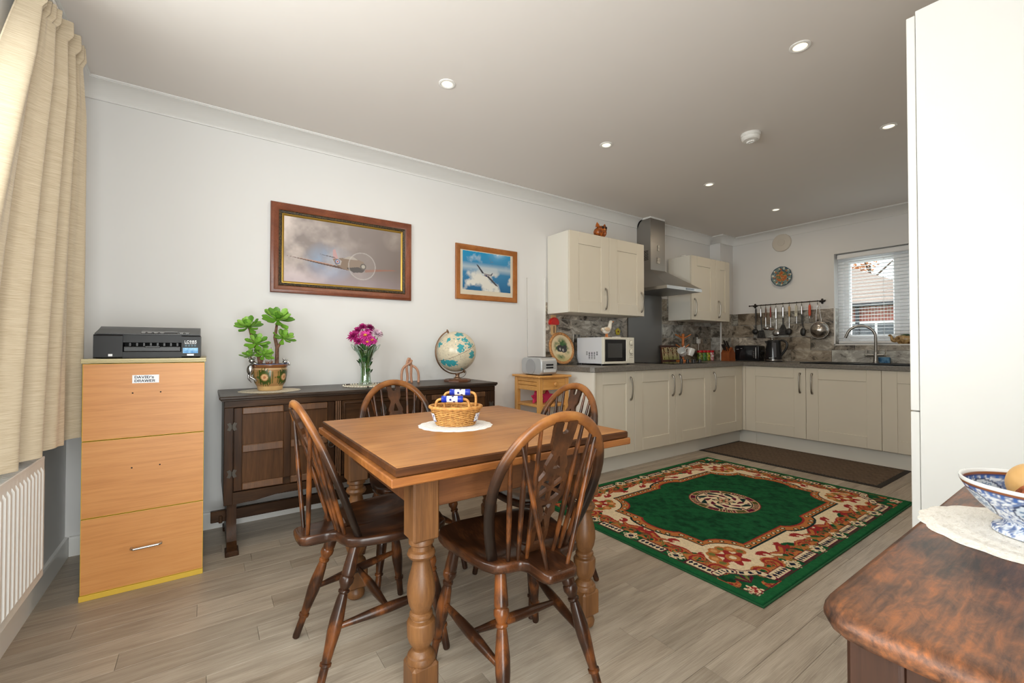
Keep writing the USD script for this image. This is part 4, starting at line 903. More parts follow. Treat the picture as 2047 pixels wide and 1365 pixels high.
# medallion
r = np.hypot(gx, gy); th = np.arctan2(gy, gx)
put(r < .222, MAR * .6 + RED * .4); put(r < .216, ORG * .6 + CREAM * .4)
m = (r < .210) & (r > .180); k = np.sin(th * 15 + 6 * np.sin(th * 5)); C_[m & (k > .35)] = MAR; C_[m & (k < -.55)] = OLV * .5; C_[m & (np.abs(k) < .12)] = CREAM
put(r < .176, NAVY * .6 + G2 * .4); put(r < .168, CREAM)
for i in range(8):
    a = i * PI / 4 + .2; 
    for rr3, w_, c in ((.125, .020, NAVY * .5 + G2 * .5), (.085, .017, MAR)):
        b = a + (.3 if rr3 < .1 else 0); p0, p1 = (rr3 * math.cos(b - .17), rr3 * math.sin(b - .17)), ((rr3 + .022) * math.cos(b + .17), (rr3 + .022) * math.sin(b + .17))
        d, s = seg_d(gx, gy, [p0, p1]); C_[d < w_ * (.35 + .6 * s)] = c
    e = np.hypot(gx - .150 * math.cos(a + .39), gy - .150 * math.sin(a + .39)); C_[e < .010] = MAR
k = r / (.05 + .016 * np.cos(6 * th)); put(k < 1.15, NAVY * .5 + G2 * .5); put(k < .85, ORG * .5 + CREAM * .5); put(k < .4, RED); put(k < .2, G1)
# guard chain: cream links with navy lozenges, alternate with diamonds
def chain(u, v, off, u_max):
    global C_
    du = (u + .1425) % .285 - .1425; ok = u < u_max
    e = np.abs(du) / .026 + np.abs(v - off) / .024
    C_[ok & (e < 2.1) & ((np.sin(u * 300) + np.sin(v * 340)) > -.3)] = CREAM; C_[ok & (e < 1.25)] = CREAM * .9; C_[ok & (e < .72)] = NAVY
    w = np.abs(du) ; lk = ok & (w > .062) & (np.abs(v - off) < .029)
    C_[lk] = MAR; lk2 = ok & (w > .068) & (np.abs(v - off) < .023) & (w - .062 > (np.abs(v - off) - .012)); C_[lk2] = CREAM
    for q in (.083, .108, .133):
        C_[ok & ((np.abs(w - q) / .0105 + np.abs(v - off) / .018) < 1)] = NAVY
chain(ax_ , ay_, .662, .79); chain(ay_, ax_, .955, .50)
# corner chain turning inwards, crescents and flower in the corner
for pts in ([(.78, .662), (.79, .60), (.845, .575), (.875, .53)], [(.955, .50), (.90, .505), (.88, .53)]):
    d, s = seg_d(ax_, ay_, pts); C_[d < .024] = MAR; C_[d < .018] = CREAM; C_[(d < .011) & (np.sin(s * 26) > .1)] = NAVY
for c0, a0, sg in (((.835, .665), 2.6, -1), ((.955, .575), 5.3, 1)):
    cv = curl(c0[0], c0[1], .062, a0, .55, sgn=sg); d, s = seg_d(ax_, ay_, cv); w_ = .022 * np.sin(PI * np.clip(s, .06, .97)); C_[d < w_] = ORG; C_[(d < w_ * .7) & (pn(120, 8) > .52)] = RED
e = np.hypot(ax_ - .955, ay_ - .672); an = np.arctan2(ay_ - .672, ax_ - .955)
C_[e < .034 + .010 * np.cos(7 * an)] = CREAM; C_[(e < .030) & (pn(150, 9) > .5)] = RED
for k in range(5):
    a = .3 + .45 * k + PI; d, s = seg_d(ax_, ay_, [(.905, .625), (.905 + .055 * math.cos(a), .625 + .055 * math.sin(a))]); C_[d < .007] = OLV if k % 2 else MAR
# edges
put((ex < .052) & (ex > .046), MAR)
bn = pn(40, 12); put(ex < .044, G1); C_[ex < .044] = (G1 + (G3 - G1) * bn[..., None])[ex < .044]
put(ex < .008, G2)
C_ *= (.86 + .28 * pn(170, 20))[..., None]
Pz = .0125 + .0012 * (pn(140, 5) - .5); Pz[ex < .006] = .006
rug_m = vcol("woven_rug", .95, bump=.35, bscale=420, specular_ior_level=.08)
rg = thing("rug", "green oriental rug with cream and red scroll border and round medallion", "rug", (rcx, rcy, 0))
obj("pile", gridmesh(np.stack([rcx + gx, rcy + gy, Pz], -1)), rug_m, rg, smooth=True, col=C_.reshape(-1, 3))
obj("backing", box(rcx - RW / 2 - .002, rcx + RW / 2 + .002, rcy - RH / 2 - .002, rcy + RH / 2 + .002, .0003, .007, .002), plain("rug_green_edge", lin(20, 86, 46), .9), rg)

mt = thing("door_mat", "brown ribbed runner mat with dark rubber edge in front of the sink cabinets", "mat", (4.55, -1.26, 0))
obj("rubber_edge", ringframe(.775, 1.482, [(0, 0), (0, .002), (.008, .006), (.034, .0065), (.036, .004)], (4.166, -2.004, .0004), (1, 0, 0), (0, 1, 0)), plain("mat_rubber", lin(40, 34, 30), .8), mt)
n_a, n_b = 60, 220
u, v = np.meshgrid(np.linspace(4.20, 4.907, n_a), np.linspace(-1.970, -.556, n_b), indexing="ij")
mn = meshkit.noise(np.stack([u * 90, v * 60, u * 0], -1), 3); rib = np.abs(np.sin(u * 2 * PI / .028 + .8 * np.sin(v * 2 * PI / .05)))
mc = np.array(lin(92, 74, 58)) * (.62 + .5 * rib * .6 + .45 * mn)[..., None]
obj("ribbed_pile", gridmesh(np.stack([u, v, .006 + .003 * rib], -1)), vcol("mat_pile", .95), mt, smooth=True, col=mc.reshape(-1, 3))

# ================================================================ pictures on the wall
def picture(name, label, cx, cz, w, h, frame_prof, fm, w_in, tilt=.0):
    t = thing(name, label, "picture", (cx, -.001, cz))
    o = (cx - w / 2, -.002, cz - h / 2); obj("frame", ringframe(w, h, frame_prof, o, (1, 0, 0), (0, 0, 1)), fm, t); return t
def painted(parent, nm, cx, cz, w, h, y, colors, m):
    a, b = colors.shape[:2]; u, v = np.meshgrid(np.linspace(cx - w / 2, cx + w / 2, a), np.linspace(cz - h / 2, cz + h / 2, b), indexing="ij")
    return obj(nm, gridmesh(np.stack([u, np.full_like(u, y), v], -1)), m, parent, smooth=True, col=colors.reshape(-1, 3))
mahog = wood("mahogany_frame", lin(84, 42, 26), lin(120, 64, 40), lin(150, 88, 58), grain=(3, 12, 3), scale=3.5, rough=.3)
gold = plain("gilt_slip", lin(186, 150, 70), .35, .7); dk_orn = mottle("dark_ornament", lin(24, 20, 16), lin(92, 74, 46), 160, .45, 2, .4, .62, bump=.6)
print_m = vcol("glazed_print", .12, specular_ior_level=.5)
PX, PZ, PW, PH = .781, 1.6945, .926, .573
p1 = picture("picture", "large mahogany-framed aeroplane print in grey cloud above the sideboard", PX, PZ, PW, PH, [(0, 0), (0, .020), (.004, .026), (.018, .030), (.040, .022), (.048, .014), (.048, .004)], mahog, 0)
obj("ornament_strip", ringframe(PW - .092, PH - .092, [(0, .003), (0, .017), (.006, .021), (.016, .017), (.020, .011), (.020, .003)], (PX - PW / 2 + .046, -.002, PZ - PH / 2 + .046), (1, 0, 0), (0, 0, 1)), dk_orn, p1)
obj("gilt_slip", ringframe(PW - .128, PH - .128, [(0, .003), (0, .012), (.004, .013), (.013, .006), (.013, .003)], (PX - PW / 2 + .064, -.002, PZ - PH / 2 + .064), (1, 0, 0), (0, 0, 1)), gold, p1)
iw, ih = PW - .150, PH - .150; a, b = 300, 170
U, V = np.meshgrid(np.linspace(0, 1, a), np.linspace(0, 1, b), indexing="ij"); Ax = U * iw / ih
fb = lambda s, k: meshkit.fbm(np.stack([Ax * s, V * s, np.zeros_like(U) + k], -1), 5, k)
def blend(A, c, w): return A * (1 - w[..., None]) + np.array(c) * w[..., None]
sky1 = np.zeros(U.shape + (3,)); sky1[:] = lin(150, 140, 137)
sky1 = blend(sky1, lin(122, 110, 105), np.clip((U - .45) * 2, 0, 1) * np.clip(1.1 - V * .6, 0, 1))
sky1 = blend(sky1, lin(222, 208, 202), np.clip((fb(2.2, 3) - .42) * 4, 0, 1) * np.clip(1.15 - U * 1.5, 0, 1))
sky1 = blend(sky1, lin(150, 182, 220), np.clip(1 - np.hypot((U - .36) / .22, (V - .36) / .34), 0, 1) * np.clip((fb(3, 7) - .3) * 3, 0, 1))
sky1 = blend(sky1, lin(186, 170, 184), np.clip(.32 - V, 0, 1) * 2.2 * np.clip(1.0 - U * .7, 0, 1))
sky1 = blend(sky1, lin(196, 184, 172), np.clip(1 - np.hypot((U - .93) / .12, (V - .84) / .2), 0, 1) * fb(5, 9))
def inpoly(pts):
    x, y = U, V; m = np.zeros(U.shape, bool); n = len(pts); j = n - 1
    for i in range(n):
        (xi, yi), (xj, yj) = pts[i], pts[j]
        c = ((yi > y) != (yj > y)) & (x < (xj - xi) * (y - yi) / ((yj - yi) or 1e-9) + xi); m ^= c; j = i
    return m
def fill(A, pts, c): A[inpoly(pts)] = lin(*c)
# a generic single-engined monoplane seen from the front quarter
fill(sky1, [(.02, .40), (.25, .33), (.50, .265), (.60, .245), (.60, .285), (.48, .305), (.26, .35)], (104, 84, 76))
fill(sky1, [(.10, .385), (.26, .345), (.40, .315), (.38, .33), (.24, .365)], (190, 150, 132))
fill(sky1, [(.66, .255), (.82, .30), (.965, .335), (.90, .34), (.78, .325), (.66, .30)], (150, 112, 100))
fill(sky1, [(.39, .40), (.385, .56), (.405, .58), (.43, .44), (.45, .41)], (196, 160, 160))
fill(sky1, [(.28, .475), (.40, .45), (.41, .435), (.30, .465)], (96, 92, 92))
fill(sky1, [(.385, .42), (.46, .45), (.55, .475), (.645, .425), (.665, .36), (.64, .275), (.56, .25), (.47, .28), (.41, .335)], (140, 122, 108))
fill(sky1, [(.47, .44), (.52, .49), (.56, .485), (.60, .44)], (176, 166, 158))
fill(sky1, [(.40, .40), (.43, .44), (.46, .40), (.45, .33), (.42, .34)], (176, 168, 164))
fill(sky1, [(.50, .30), (.60, .33), (.66, .30), (.64, .25), (.56, .235)], (70, 66, 66))
dr = np.hypot((U - .425) * iw / ih, V - .385); sky1[dr < .036] = lin(92, 104, 150); sky1[dr < .024] = lin(214, 206, 204); sky1[dr < .013] = lin(160, 70, 66)
dr = np.hypot((U - .645) * iw / ih, V - .345); sky1[dr < .05] = lin(96, 90, 86); sky1[dr < .03] = lin(176, 170, 160)
dr = np.hypot((U - .635) * iw / ih, V - .35); sky1 = blend(sky1, lin(198, 192, 188), (np.abs(dr - .215) < .008) * .5)
sky1 = blend(sky1, lin(190, 182, 178), (dr < .21) * .12)
painted(p1, "print", PX, PZ, iw + .01, ih + .01, -.0065, sky1, print_m)

PX2, PZ2, PW2, PH2 = 1.921, 1.674, .602, .448
oakf = wood("oak_frame", lin(122, 70, 30), lin(160, 98, 46), lin(186, 122, 66), grain=(3, 12, 3), scale=3.5, rough=.32)
p2 = picture("picture", "smaller oak-framed print of two aeroplanes over blue sky and cloud", PX2, PZ2, PW2, PH2, [(0, 0), (0, .014), (.004, .018), (.020, .020), (.038, .013), (.042, .009), (.042, .003)], oakf, 0)
obj("mount", box(PX2 - PW2 / 2 + .04, PX2 + PW2 / 2 - .04, -.0055, -.004, PZ2 - PH2 / 2 + .04, PZ2 + PH2 / 2 - .04), plain("print_mount", lin(214, 204, 184), .5), p2, smooth=False)
iw, ih = .470, .318; a, b = 200, 136
U, V = np.meshgrid(np.linspace(0, 1, a), np.linspace(0, 1, b), indexing="ij"); Ax = U * iw / ih
sky2 = np.zeros(U.shape + (3,)); sky2[:] = lin(66, 132, 176)
sky2 = blend(sky2, lin(40, 146, 196), np.clip((V - .6) * 2.5, 0, 1)); sky2 = blend(sky2, lin(188, 200, 206), np.clip(1 - np.abs(V - .60) / .14, 0, 1) * .8)
sky2 = blend(sky2, lin(40, 92, 136), np.clip(.5 - V, 0, 1) * 1.6)
sky2 = blend(sky2, lin(222, 220, 212), np.clip((fb(3.2, 5) - .47) * 6, 0, 1) * np.clip((.66 - V) * 4, 0, 1))
sky2 = blend(sky2, lin(226, 226, 222), np.clip((fb(6, 8) - .6) * 5, 0, 1) * np.clip((V - .55) * 3, 0, 1) * .5)
for pts, c in (([(.27, .68), (.31, .66), (.44, .45), (.40, .44)], (70, 70, 78)), ([(.42, .46), (.50, .44), (.73, .15), (.68, .16)], (78, 76, 82)), ([(.385, .44), (.43, .465), (.56, .45), (.60, .42), (.57, .405), (.44, .385)], (146, 140, 140)), ([(.565, .45), (.61, .50), (.615, .48), (.585, .41)], (96, 100, 110)),
              ([(.53, .90), (.56, .83), (.63, .77), (.60, .775)], (120, 120, 124)), ([(.57, .79), (.61, .68), (.60, .72), (.56, .78)], (110, 112, 118))): fill(sky2, pts, c)
dr = np.hypot((U - .41) * iw / ih, V - .425); sky2[dr < .035] = lin(196, 204, 210); dr = np.hypot((U - .475) * iw / ih, V - .405); sky2[dr < .024] = lin(60, 64, 100)
painted(p2, "print", PX2, PZ2 + .016, iw, ih, -.0062, sky2, print_m)

# ================================================================ printer on the filing cabinet
pr = thing("printer", "black inkjet printer standing on the filing cabinet", "printer", (-.215, -.38, 1.0105))
blk = plain("printer_black", (.014, .014, .0155), .42, bump=.05, bscale=400, specular_ior_level=.3); blk2 = plain("printer_dark_grey", (.026, .026, .028), .36, specular_ior_level=.4)
qx0, qx1, qy0, qy1 = -.402, -.028, -.562, -.19
body = [(qy0, 1.014), (qy0, 1.112), (qy0 + .012, 1.122), (qy1, 1.122), (qy1, 1.014)]
obj("body", [prism(Polygon([(qy0 + .004, 1.013), (qy0, 1.018), (qy0, 1.110), (qy0 + .006, 1.116), (qy1, 1.116), (qy1, 1.013)]), .095, (qx0, 0, 0), (0, 1, 0), (0, 0, 1)),
             prism(Polygon([(qy0 + .004, 1.013), (qy0, 1.018), (qy0, 1.110), (qy0 + .006, 1.116), (qy1, 1.116), (qy1, 1.013)]), .072, (qx1 - .072, 0, 0), (0, 1, 0), (0, 0, 1)),
             box(qx0 + .094, qx1 - .071, qy0 + .01, qy1, 1.082, 1.116), box(qx0 + .094, qx1 - .071, qy0 + .10, qy1, 1.013, 1.085), box(qx0 + .094, qx1 - .071, qy0 + .004, qy0 + .11, 1.013, 1.04)], blk, pr, smooth=False)
obj("lid", prism(Polygon([(qy0 + .004, 1.117), (qy0 + .004, 1.121), (qy0 + .09, 1.140), (qy0 + .15, 1.156), (qy1 - .03, 1.162), (qy1, 1.150), (qy1, 1.117)]), qx1 - qx0 - .006, (qx0 + .003, 0, 0), (0, 1, 0), (0, 0, 1)), blk2, pr, smooth=20)
obj("paper_tray", [box(qx0 + .097, qx1 - .074, qy0 + .001, qy0 + .09, 1.041, 1.064, .003), box(qx0 + .17, qx1 - .15, qy0 - .002, qy0 + .08, 1.058, 1.067, .002)], blk2, pr)
obj("paper_slot", box(qx0 + .096, qx1 - .073, qy0 + .05, qy0 + .1, 1.066, 1.083), dark_void, pr, smooth=False)
obj("paper_guide", [box(qx0 + .115 + i * .024, qx0 + .122 + i * .024, qy0 + .012, qy0 + .05, 1.066, 1.080) for i in range(8)], blk2, pr, smooth=False)
obj("control_panel", prism(Polygon([(0, 0), (.13, 0), (.13, .03), (0, .03)]), .0015, (qx0 + .155, qy0 + .030, 1.1275), (1, 0, 0), (0, .972, .233)), black_gloss, pr, smooth=False)
for i in range(6): obj("button", prism(Point(0, 0).buffer(.006).union(Point(.006, 0).buffer(.006)), .002, (qx0 + .16 + i * .022 + (.05 if i > 3 else 0), qy0 + .022, 1.126), (1, 0, 0), (0, .972, .233)), silver_metal, pr, smooth=False)
sticker_b = mottle("printer_sticker_blue", lin(20, 120, 190), lin(150, 205, 235), 40, .4)
wht = emit0 = plain("print_white", lin(236, 238, 240), .5)
ly = qy0 - .0006
m = rot(meshkit.text_mesh("LC985", .0125, .0006, True), PI / 2, (1, 0, 0)); m.apply_scale(np.array([.046 / (m.bounds[1][0] - m.bounds[0][0]), 1, 1])); m.apply_translation((-.0885 - m.bounds[0][0], ly, 1.080)); obj("lettering", m, wht, pr, smooth=False)
obj("lettering_rule", box(-.088, -.044, ly, qy0 + .0004, 1.0765, 1.0778), wht, pr, smooth=False)
obj("cartridge_symbol", [box(-.087 + i * .0115, -.079 + i * .0115, ly, qy0 + .0004, 1.064, 1.073) for i in range(4)], plain("symbol_grey", lin(70, 96, 108), .5), pr, smooth=False)
obj("blue_sticker", box(-.095, -.037, ly, qy0 + .0004, 1.033, 1.058), sticker_b, pr, smooth=False)
obj("white_sticker", box(-.079, -.053, ly - .0003, qy0 + .0004, 1.021, 1.030), wht, pr, smooth=False)
obj("white_sticker", box(-.354, -.340, ly - .0003, qy0 + .0004, 1.021, 1.031), wht, pr, smooth=False)
pcab = tube([(-.4045, -.25, 1.04), (-.418, -.25, 1.045), (-.434, -.26, 1.02), (-.444, -.27, .985), (-.448, -.27, .8), (-.452, -.26, .55), (-.46, -.25, .45), (-.455, -.24, .38), (-.445, -.2, .2)], .0035, 8)
single("power_cable", pcab, black_plastic, "black power cable hanging down the left side of the filing cabinet", "cable")
for x in (qx0 + .03, qx1 - .03):
    for y in (qy0 + .03, qy1 - .03): obj("rubber_foot", lathe([(.009, 1.0107), (.009, 1.014)], 12, (x, y, 0)), black_plastic, pr)
# ================================================================ things on the sideboard (top at z = .811)
ST = .8112
def resample(prof, step):
    p = np.array(prof, float); out = [p[0]]
    for a, b in zip(p[:-1], p[1:]):
        n = max(1, int(math.ceil(np.linalg.norm(b - a) / step)))
        out += [a + (b - a) * i / n for i in range(1, n + 1)]
    return np.array(out)
def smoothprof(prof, n=60):
    p = np.array(prof, float); d = np.r_[0, np.cumsum(np.linalg.norm(np.diff(p, axis=0), axis=1))]
    from scipy.interpolate import PchipInterpolator
    t = np.linspace(0, d[-1], n); return np.column_stack([PchipInterpolator(d, p[:, 0])(t), PchipInterpolator(d, p[:, 1])(t)])
def doily(name, label, c, r, z, m, group=None, rows=4, rx=1.0, thick=.003):
    n = 96; a = np.arange(n) * 2 * PI / n; rings = []; rad = np.linspace(.08, 1, 9)
    for i, q in enumerate(rad):
        rr_ = r * q * (1 + (.035 * np.abs(np.sin(9 * a)) if i == 8 else .012 * np.sin(18 * a + i)))
        rings.append(np.column_stack([c[0] + rr_ * rx * np.cos(a), c[1] + rr_ * np.sin(a), np.full(n, z + thick * (.75 + .25 * (i % 2)) * (0.25 if i == 8 else 1))]))
    rings = [np.column_stack([rings[-1][:, :2], np.full(n, z + .0003)])] + rings[::-1]
    return single(name, fix(loft(rings)), m, label, "doily", group, smooth=False)
lace = mottle("cream_crochet", lin(176, 164, 140), lin(226, 218, 200), 260, .9, 3, .35, .6, bump=.8)
lace_w = mottle("white_crochet", lin(214, 210, 204), lin(246, 244, 240), 260, .9, 3, .3, .55, bump=.6)
doily("doily", "cream crochet doily under the plant pot on the sideboard", (.298, -.255), .155, ST, lace)
bead = thing("beaded_doily", "round beaded doily under the flower vase on the sideboard", "doily", (.835, -.262, ST))
obj("cloth", lathe([(.128, ST + .0003), (.13, ST + .002), (.0, ST + .0025)], 48, (.835, -.262, 0)), lace, bead)
rb_ = np.random.RandomState(2); bm = [plain("bead_cream", lin(222, 214, 198), .3), plain("bead_dark", lin(60, 46, 40), .3), plain("bead_blue", lin(60, 84, 130), .3)]
for i in range(44):
    a = i * 2 * PI / 44; obj("bead", ball((.835 + .131 * math.cos(a), -.262 + .131 * math.sin(a), ST + .0052), .0052, 1), bm[rb_.choice(3, p=[.6, .28, .12])], bead, smooth=True)

pc = (.298, -.255); PB = ST + .0028
plant = thing("potted_plant", "tree houseleek with green rosettes in a patterned glazed pot on the sideboard", "plant", (*pc, PB))
pp = smoothprof([(.050, 0), (.060, .001), (.064, .012), (.066, .022), (.080, .050), (.0875, .090), (.0885, .115), (.085, .128), (.0895, .138), (.091, .150), (.088, .153), (.083, .150), (.080, .135)], 70)
pot = lathe(np.column_stack([pp[:, 0], pp[:, 1] + PB]), 110, (*pc, 0), caps=False)
v = pot.vertices - np.array([*pc, PB]); an = np.arctan2(v[:, 1], v[:, 0]); z = v[:, 2]
nn = meshkit.fbm(v * 34 + 5, 4, 3)
col = np.array(lin(160, 120, 74)) * (.66 + .6 * nn)[:, None]
col[z > .118] = (np.array(lin(122, 78, 44)) * (.8 + .5 * nn)[:, None])[z > .118]
col[(z > .12) & (z < .130)] = lin(184, 150, 106)
u = (an * 5 / (2 * PI) + .1) % 1 - .5; du, dv = u / .36, (z - .078) / .040; e = np.hypot(du, dv)
gm = (e < 1.12 + .25 * np.sin(40 * an)) & (e > .52); col[gm] = (np.array(lin(58, 72, 24)) * (.5 + 1.1 * nn)[:, None])[gm]
col[e < .42] = lin(206, 168, 124); col[e < .2] = lin(178, 116, 76)
col[(z < .028)] = (np.array(lin(196, 160, 108)) * (.8 + .4 * nn)[:, None])[z < .028]
col[(z > .1495)] = lin(74, 92, 130)
obj("pot", pot, vcol("glazed_pot", .22), plant, smooth=True, col=col)
obj("soil", lathe([(.084, PB + .138), (.06, PB + .145), (0, PB + .147)], 24, (*pc, 0), caps=False), mottle("potting_soil", lin(52, 36, 26), lin(120, 86, 58), 60, .95, bump=.8), plant, smooth=False)
stem_m = mottle("succulent_stem", lin(84, 54, 40), lin(136, 94, 70), 40, .7, bump=.4)
py = pc[1]
S_ = lambda pts: [(x, py + dy, z) for x, dy, z in pts]
for pts, r0, r1 in (([(.331, .0, .955), (.332, .0, 1.06), (.320, 0, 1.118), (.326, 0, 1.16), (.331, 0, 1.205)], .011, .006), ([(.332, 0, 1.055), (.348, -.005, 1.085), (.362, -.008, 1.112)], .008, .005),
                    ([(.250, .0, .955), (.238, .0, 1.02), (.222, 0, 1.07), (.205, 0, 1.12), (.192, 0, 1.17)], .012, .006), ([(.246, -.01, .955), (.256, -.02, .985), (.263, -.025, 1.01)], .005, .004), ([(.232, -.01, .96), (.21, -.02, .99), (.196, -.02, 1.01)], .004, .003), ([(.225, -.0, 1.055), (.228, -.02, 1.075)], .006, .005)):
    obj("stem", tube(S_(pts), np.linspace(r0, r1, len(pts)), 8), stem_m, plant, smooth=True)
obj("flower_stalk", tube(S_([(.298, -.01, .955), (.302, -.01, 1.0), (.300, -.012, 1.06)]), .0014, 5), stem_m, plant, smooth=True)
leaf_ms = [mat("succulent_leaf_%d" % i, {"p": ("principled_bsdf", {"base_color": lin(*c), "roughness": .38, "subsurface_weight": 0.0}), "tr": ("translucent_bsdf", {"color": lin(150, 190, 60)}), "x": ("mix_closure", {"fac": .18})}, [("p.BSDF", "x.closure1"), ("tr.BSDF", "x.closure2")], surface="x.closure") for i, c in enumerate(((124, 178, 60), (152, 202, 84), (100, 152, 52)))]
rleaf = np.random.RandomState(8)
def spoon(L, w):
    n = 7; t = np.linspace(0, 1, n); wid = w * np.array([.22, .26, .38, .62, .92, 1.0, .30]); P = np.zeros((n, 5, 3))
    for i in range(n):
        s = np.linspace(-1, 1, 5); P[i, :, 0] = s * wid[i]; P[i, :, 1] = t[i] * L; P[i, :, 2] = .25 * wid[i] * s ** 2 - .08 * L * math.sin(PI * t[i])
    top = gridmesh(P); Q = P.copy(); Q[:, :, 2] -= .0022; return cat_([top, gridmesh(Q, True)])
def rosette(c, r, tilt, n=(5, 7, 8), face=(0, -1, 0)):
    ax = np.array([tilt[0], tilt[1], 1.0]); ax /= np.linalg.norm(ax); T = trimesh.geometry.align_vectors([0, 0, 1], ax)
    for k, (cnt, el, sc) in enumerate(zip(n, (68, 38, 8), (.6, .92, 1.05))):
        for i in range(cnt):
            a = i * 2 * PI / cnt + k * .6 + rleaf.randn() * .1; m = spoon(r * sc * (.95 + .12 * rleaf.rand()), r * .215)
            m = rot(m, math.radians(el + rleaf.randn() * 7), (1, 0, 0)); m = rot(m, a, (0, 0, 1)); m.apply_transform(T); m.apply_translation(c)
            obj("leaf", m, leaf_ms[(0 if k == 2 else 1) if rleaf.rand() < .7 else 2], plant, smooth=True)
rosette((.331, py - .004, 1.222), .086, (.05, -.75), (6, 8, 10)); rosette((.365, py - .01, 1.115), .062, (.3, -.8), (4, 6, 8)); rosette((.190, py - .004, 1.178), .070, (-.2, -.75), (5, 7, 9))
rosette((.230, py - .022, 1.085), .064, (.1, -.95), (4, 6, 9)); rosette((.264, py - .030, 1.02), .056, (.25, -.95), (4, 6, 8)); rosette((.194, py - .02, 1.012), .050, (-.3, -.3), (3, 5, 6))
obj("dry_tuft", [tube([(.289, py - .03, .955), (.289 + .02 * math.cos(a), py - .03 + .014 * math.sin(a), .968 + .008 * (i % 3))], .0016, 4) for i, a in enumerate(np.linspace(0, 2 * PI, 16))], plain("dry_brown", lin(140, 78, 44), .8), plant, smooth=False, kind="stuff")
def silver_frog(name, label, pts):
    t = thing(name, label, "figurine", pts[0][0]); b = cat_([ball(c, r, 2, sc) for c, r, sc in pts]); return t, b
fx = pc[0] - .088
f1 = thing("silver_figurine", "silver climbing figurine clinging to the left side of the plant pot", "figurine", (fx, py - .02, .9))
body = [ball((fx - .012, py - .02, .935), .022, 2, (.85, .9, 1.5)), ball((fx - .006, py - .024, .985), .015, 2), ball((fx - .018, py - .026, 1.0), .006, 1), ball((fx + .006, py - .03, 1.0), .006, 1), tube([(fx - .01, py - .03, .96), (fx + .004, py - .045, .972), (fx + .02, py - .04, .968)], .006, 8), tube([(fx - .012, py - .01, .96), (fx + .006, py + .004, .975), (fx + .016, py + .004, .97)], .006, 8),
        tube([(fx - .012, py - .03, .915), (fx - .014, py - .05, .895), (fx + .008, py - .05, .882), (fx + .016, py - .046, .872)], .006, 8), tube([(fx - .016, py - .01, .915), (fx - .01, py + .005, .89), (fx + .012, py + .004, .88)], .006, 8), tube([(fx - .02, py - .02, .91), (fx - .022, py - .02, .885), (fx - .006, py - .02, .862)], [.005, .004, .002], 8)]
obj("body", body, silver_metal, f1, smooth=True)
f2 = thing("silver_figurine", "small silver figurine peering over the right rim of the plant pot", "figurine", (pc[0] + .08, py, .96))
obj("body", [ball((pc[0] + .074, py - .01, .975), .013, 2), ball((pc[0] + .066, py - .012, .992), .005, 1), ball((pc[0] + .083, py - .012, .99), .005, 1), tube([(pc[0] + .07, py - .005, .968), (pc[0] + .094, py - .005, .975), (pc[0] + .098, py - .005, .955)], .006, 8), tube([(pc[0] + .064, py - .02, .97), (pc[0] + .054, py - .03, .965)], .005, 8)], silver_metal, f2, smooth=True)

# vase of chrysanthemums
vc = (.847, -.235); VB = ST + .0026
vase_glass = clear_glass("green_vase_glass", (.84, .94, .89), .75, .13, 2.0)
va = thing("flower_vase", "flared pale green glass vase holding magenta chrysanthemums on the sideboard", "vase", (*vc, VB))
pv = smoothprof([(.040, 0), (.045, .004), (.044, .012), (.036, .03), (.032, .075), (.034, .13), (.044, .18), (.062, .220), (.084, .246)], 40); N = 64; a = np.arange(N) * 2 * PI / N
def vring(r, z, k): f = np.clip((z - .15) / .1, 0, 1) ** 1.5; return np.column_stack([vc[0] + (r - k) * (1 + .16 * f * np.cos(5 * a)) * np.cos(a), vc[1] + (r - k) * (1 + .16 * f * np.cos(5 * a)) * np.sin(a), np.full(N, VB + z + .022 * f * np.cos(5 * a))])
obj("glass", loft([vring(r, z, 0) for r, z in pv] + [vring(r, z, .003) for r, z in pv[::-1][:-3]], cap1=True), vase_glass, va, smooth=True)
obj("lip", tube(vring(.0825, .246, 0), .0022, 6, closed=True), clear_glass("green_vase_rim", (.55, .74, .64), .8, .30, 2.0), va, smooth=True)
stm = plain("flower_stem", lin(96, 128, 52), .55); fl_leaf = plain("flower_leaf", lin(44, 86, 36), .5)
mag = [plain("magenta_petal_%d" % i, lin(*c), .6) for i, c in enumerate(((176, 34, 118), (206, 58, 152), (146, 28, 98), (232, 206, 222)))]
yel_c = plain("flower_eye", lin(220, 176, 50), .7); rf = np.random.RandomState(4)
heads = [(.768, -.25, 1.130, .046, 0), (.832, -.275, 1.135, .045, 1), (.800, -.22, 1.165, .040, 0), (.826, -.235, 1.19, .036, 0), (.872, -.235, 1.188, .036, 2), (.908, -.262, 1.148, .046, 3), (.872, -.28, 1.105, .040, 1), (.840, -.29, 1.092, .036, 1), (.790, -.275, 1.098, .034, 0), (.945, -.225, 1.15, .026, 2), (.888, -.21, 1.185, .032, 2), (.862, -.25, 1.16, .036, 1)]
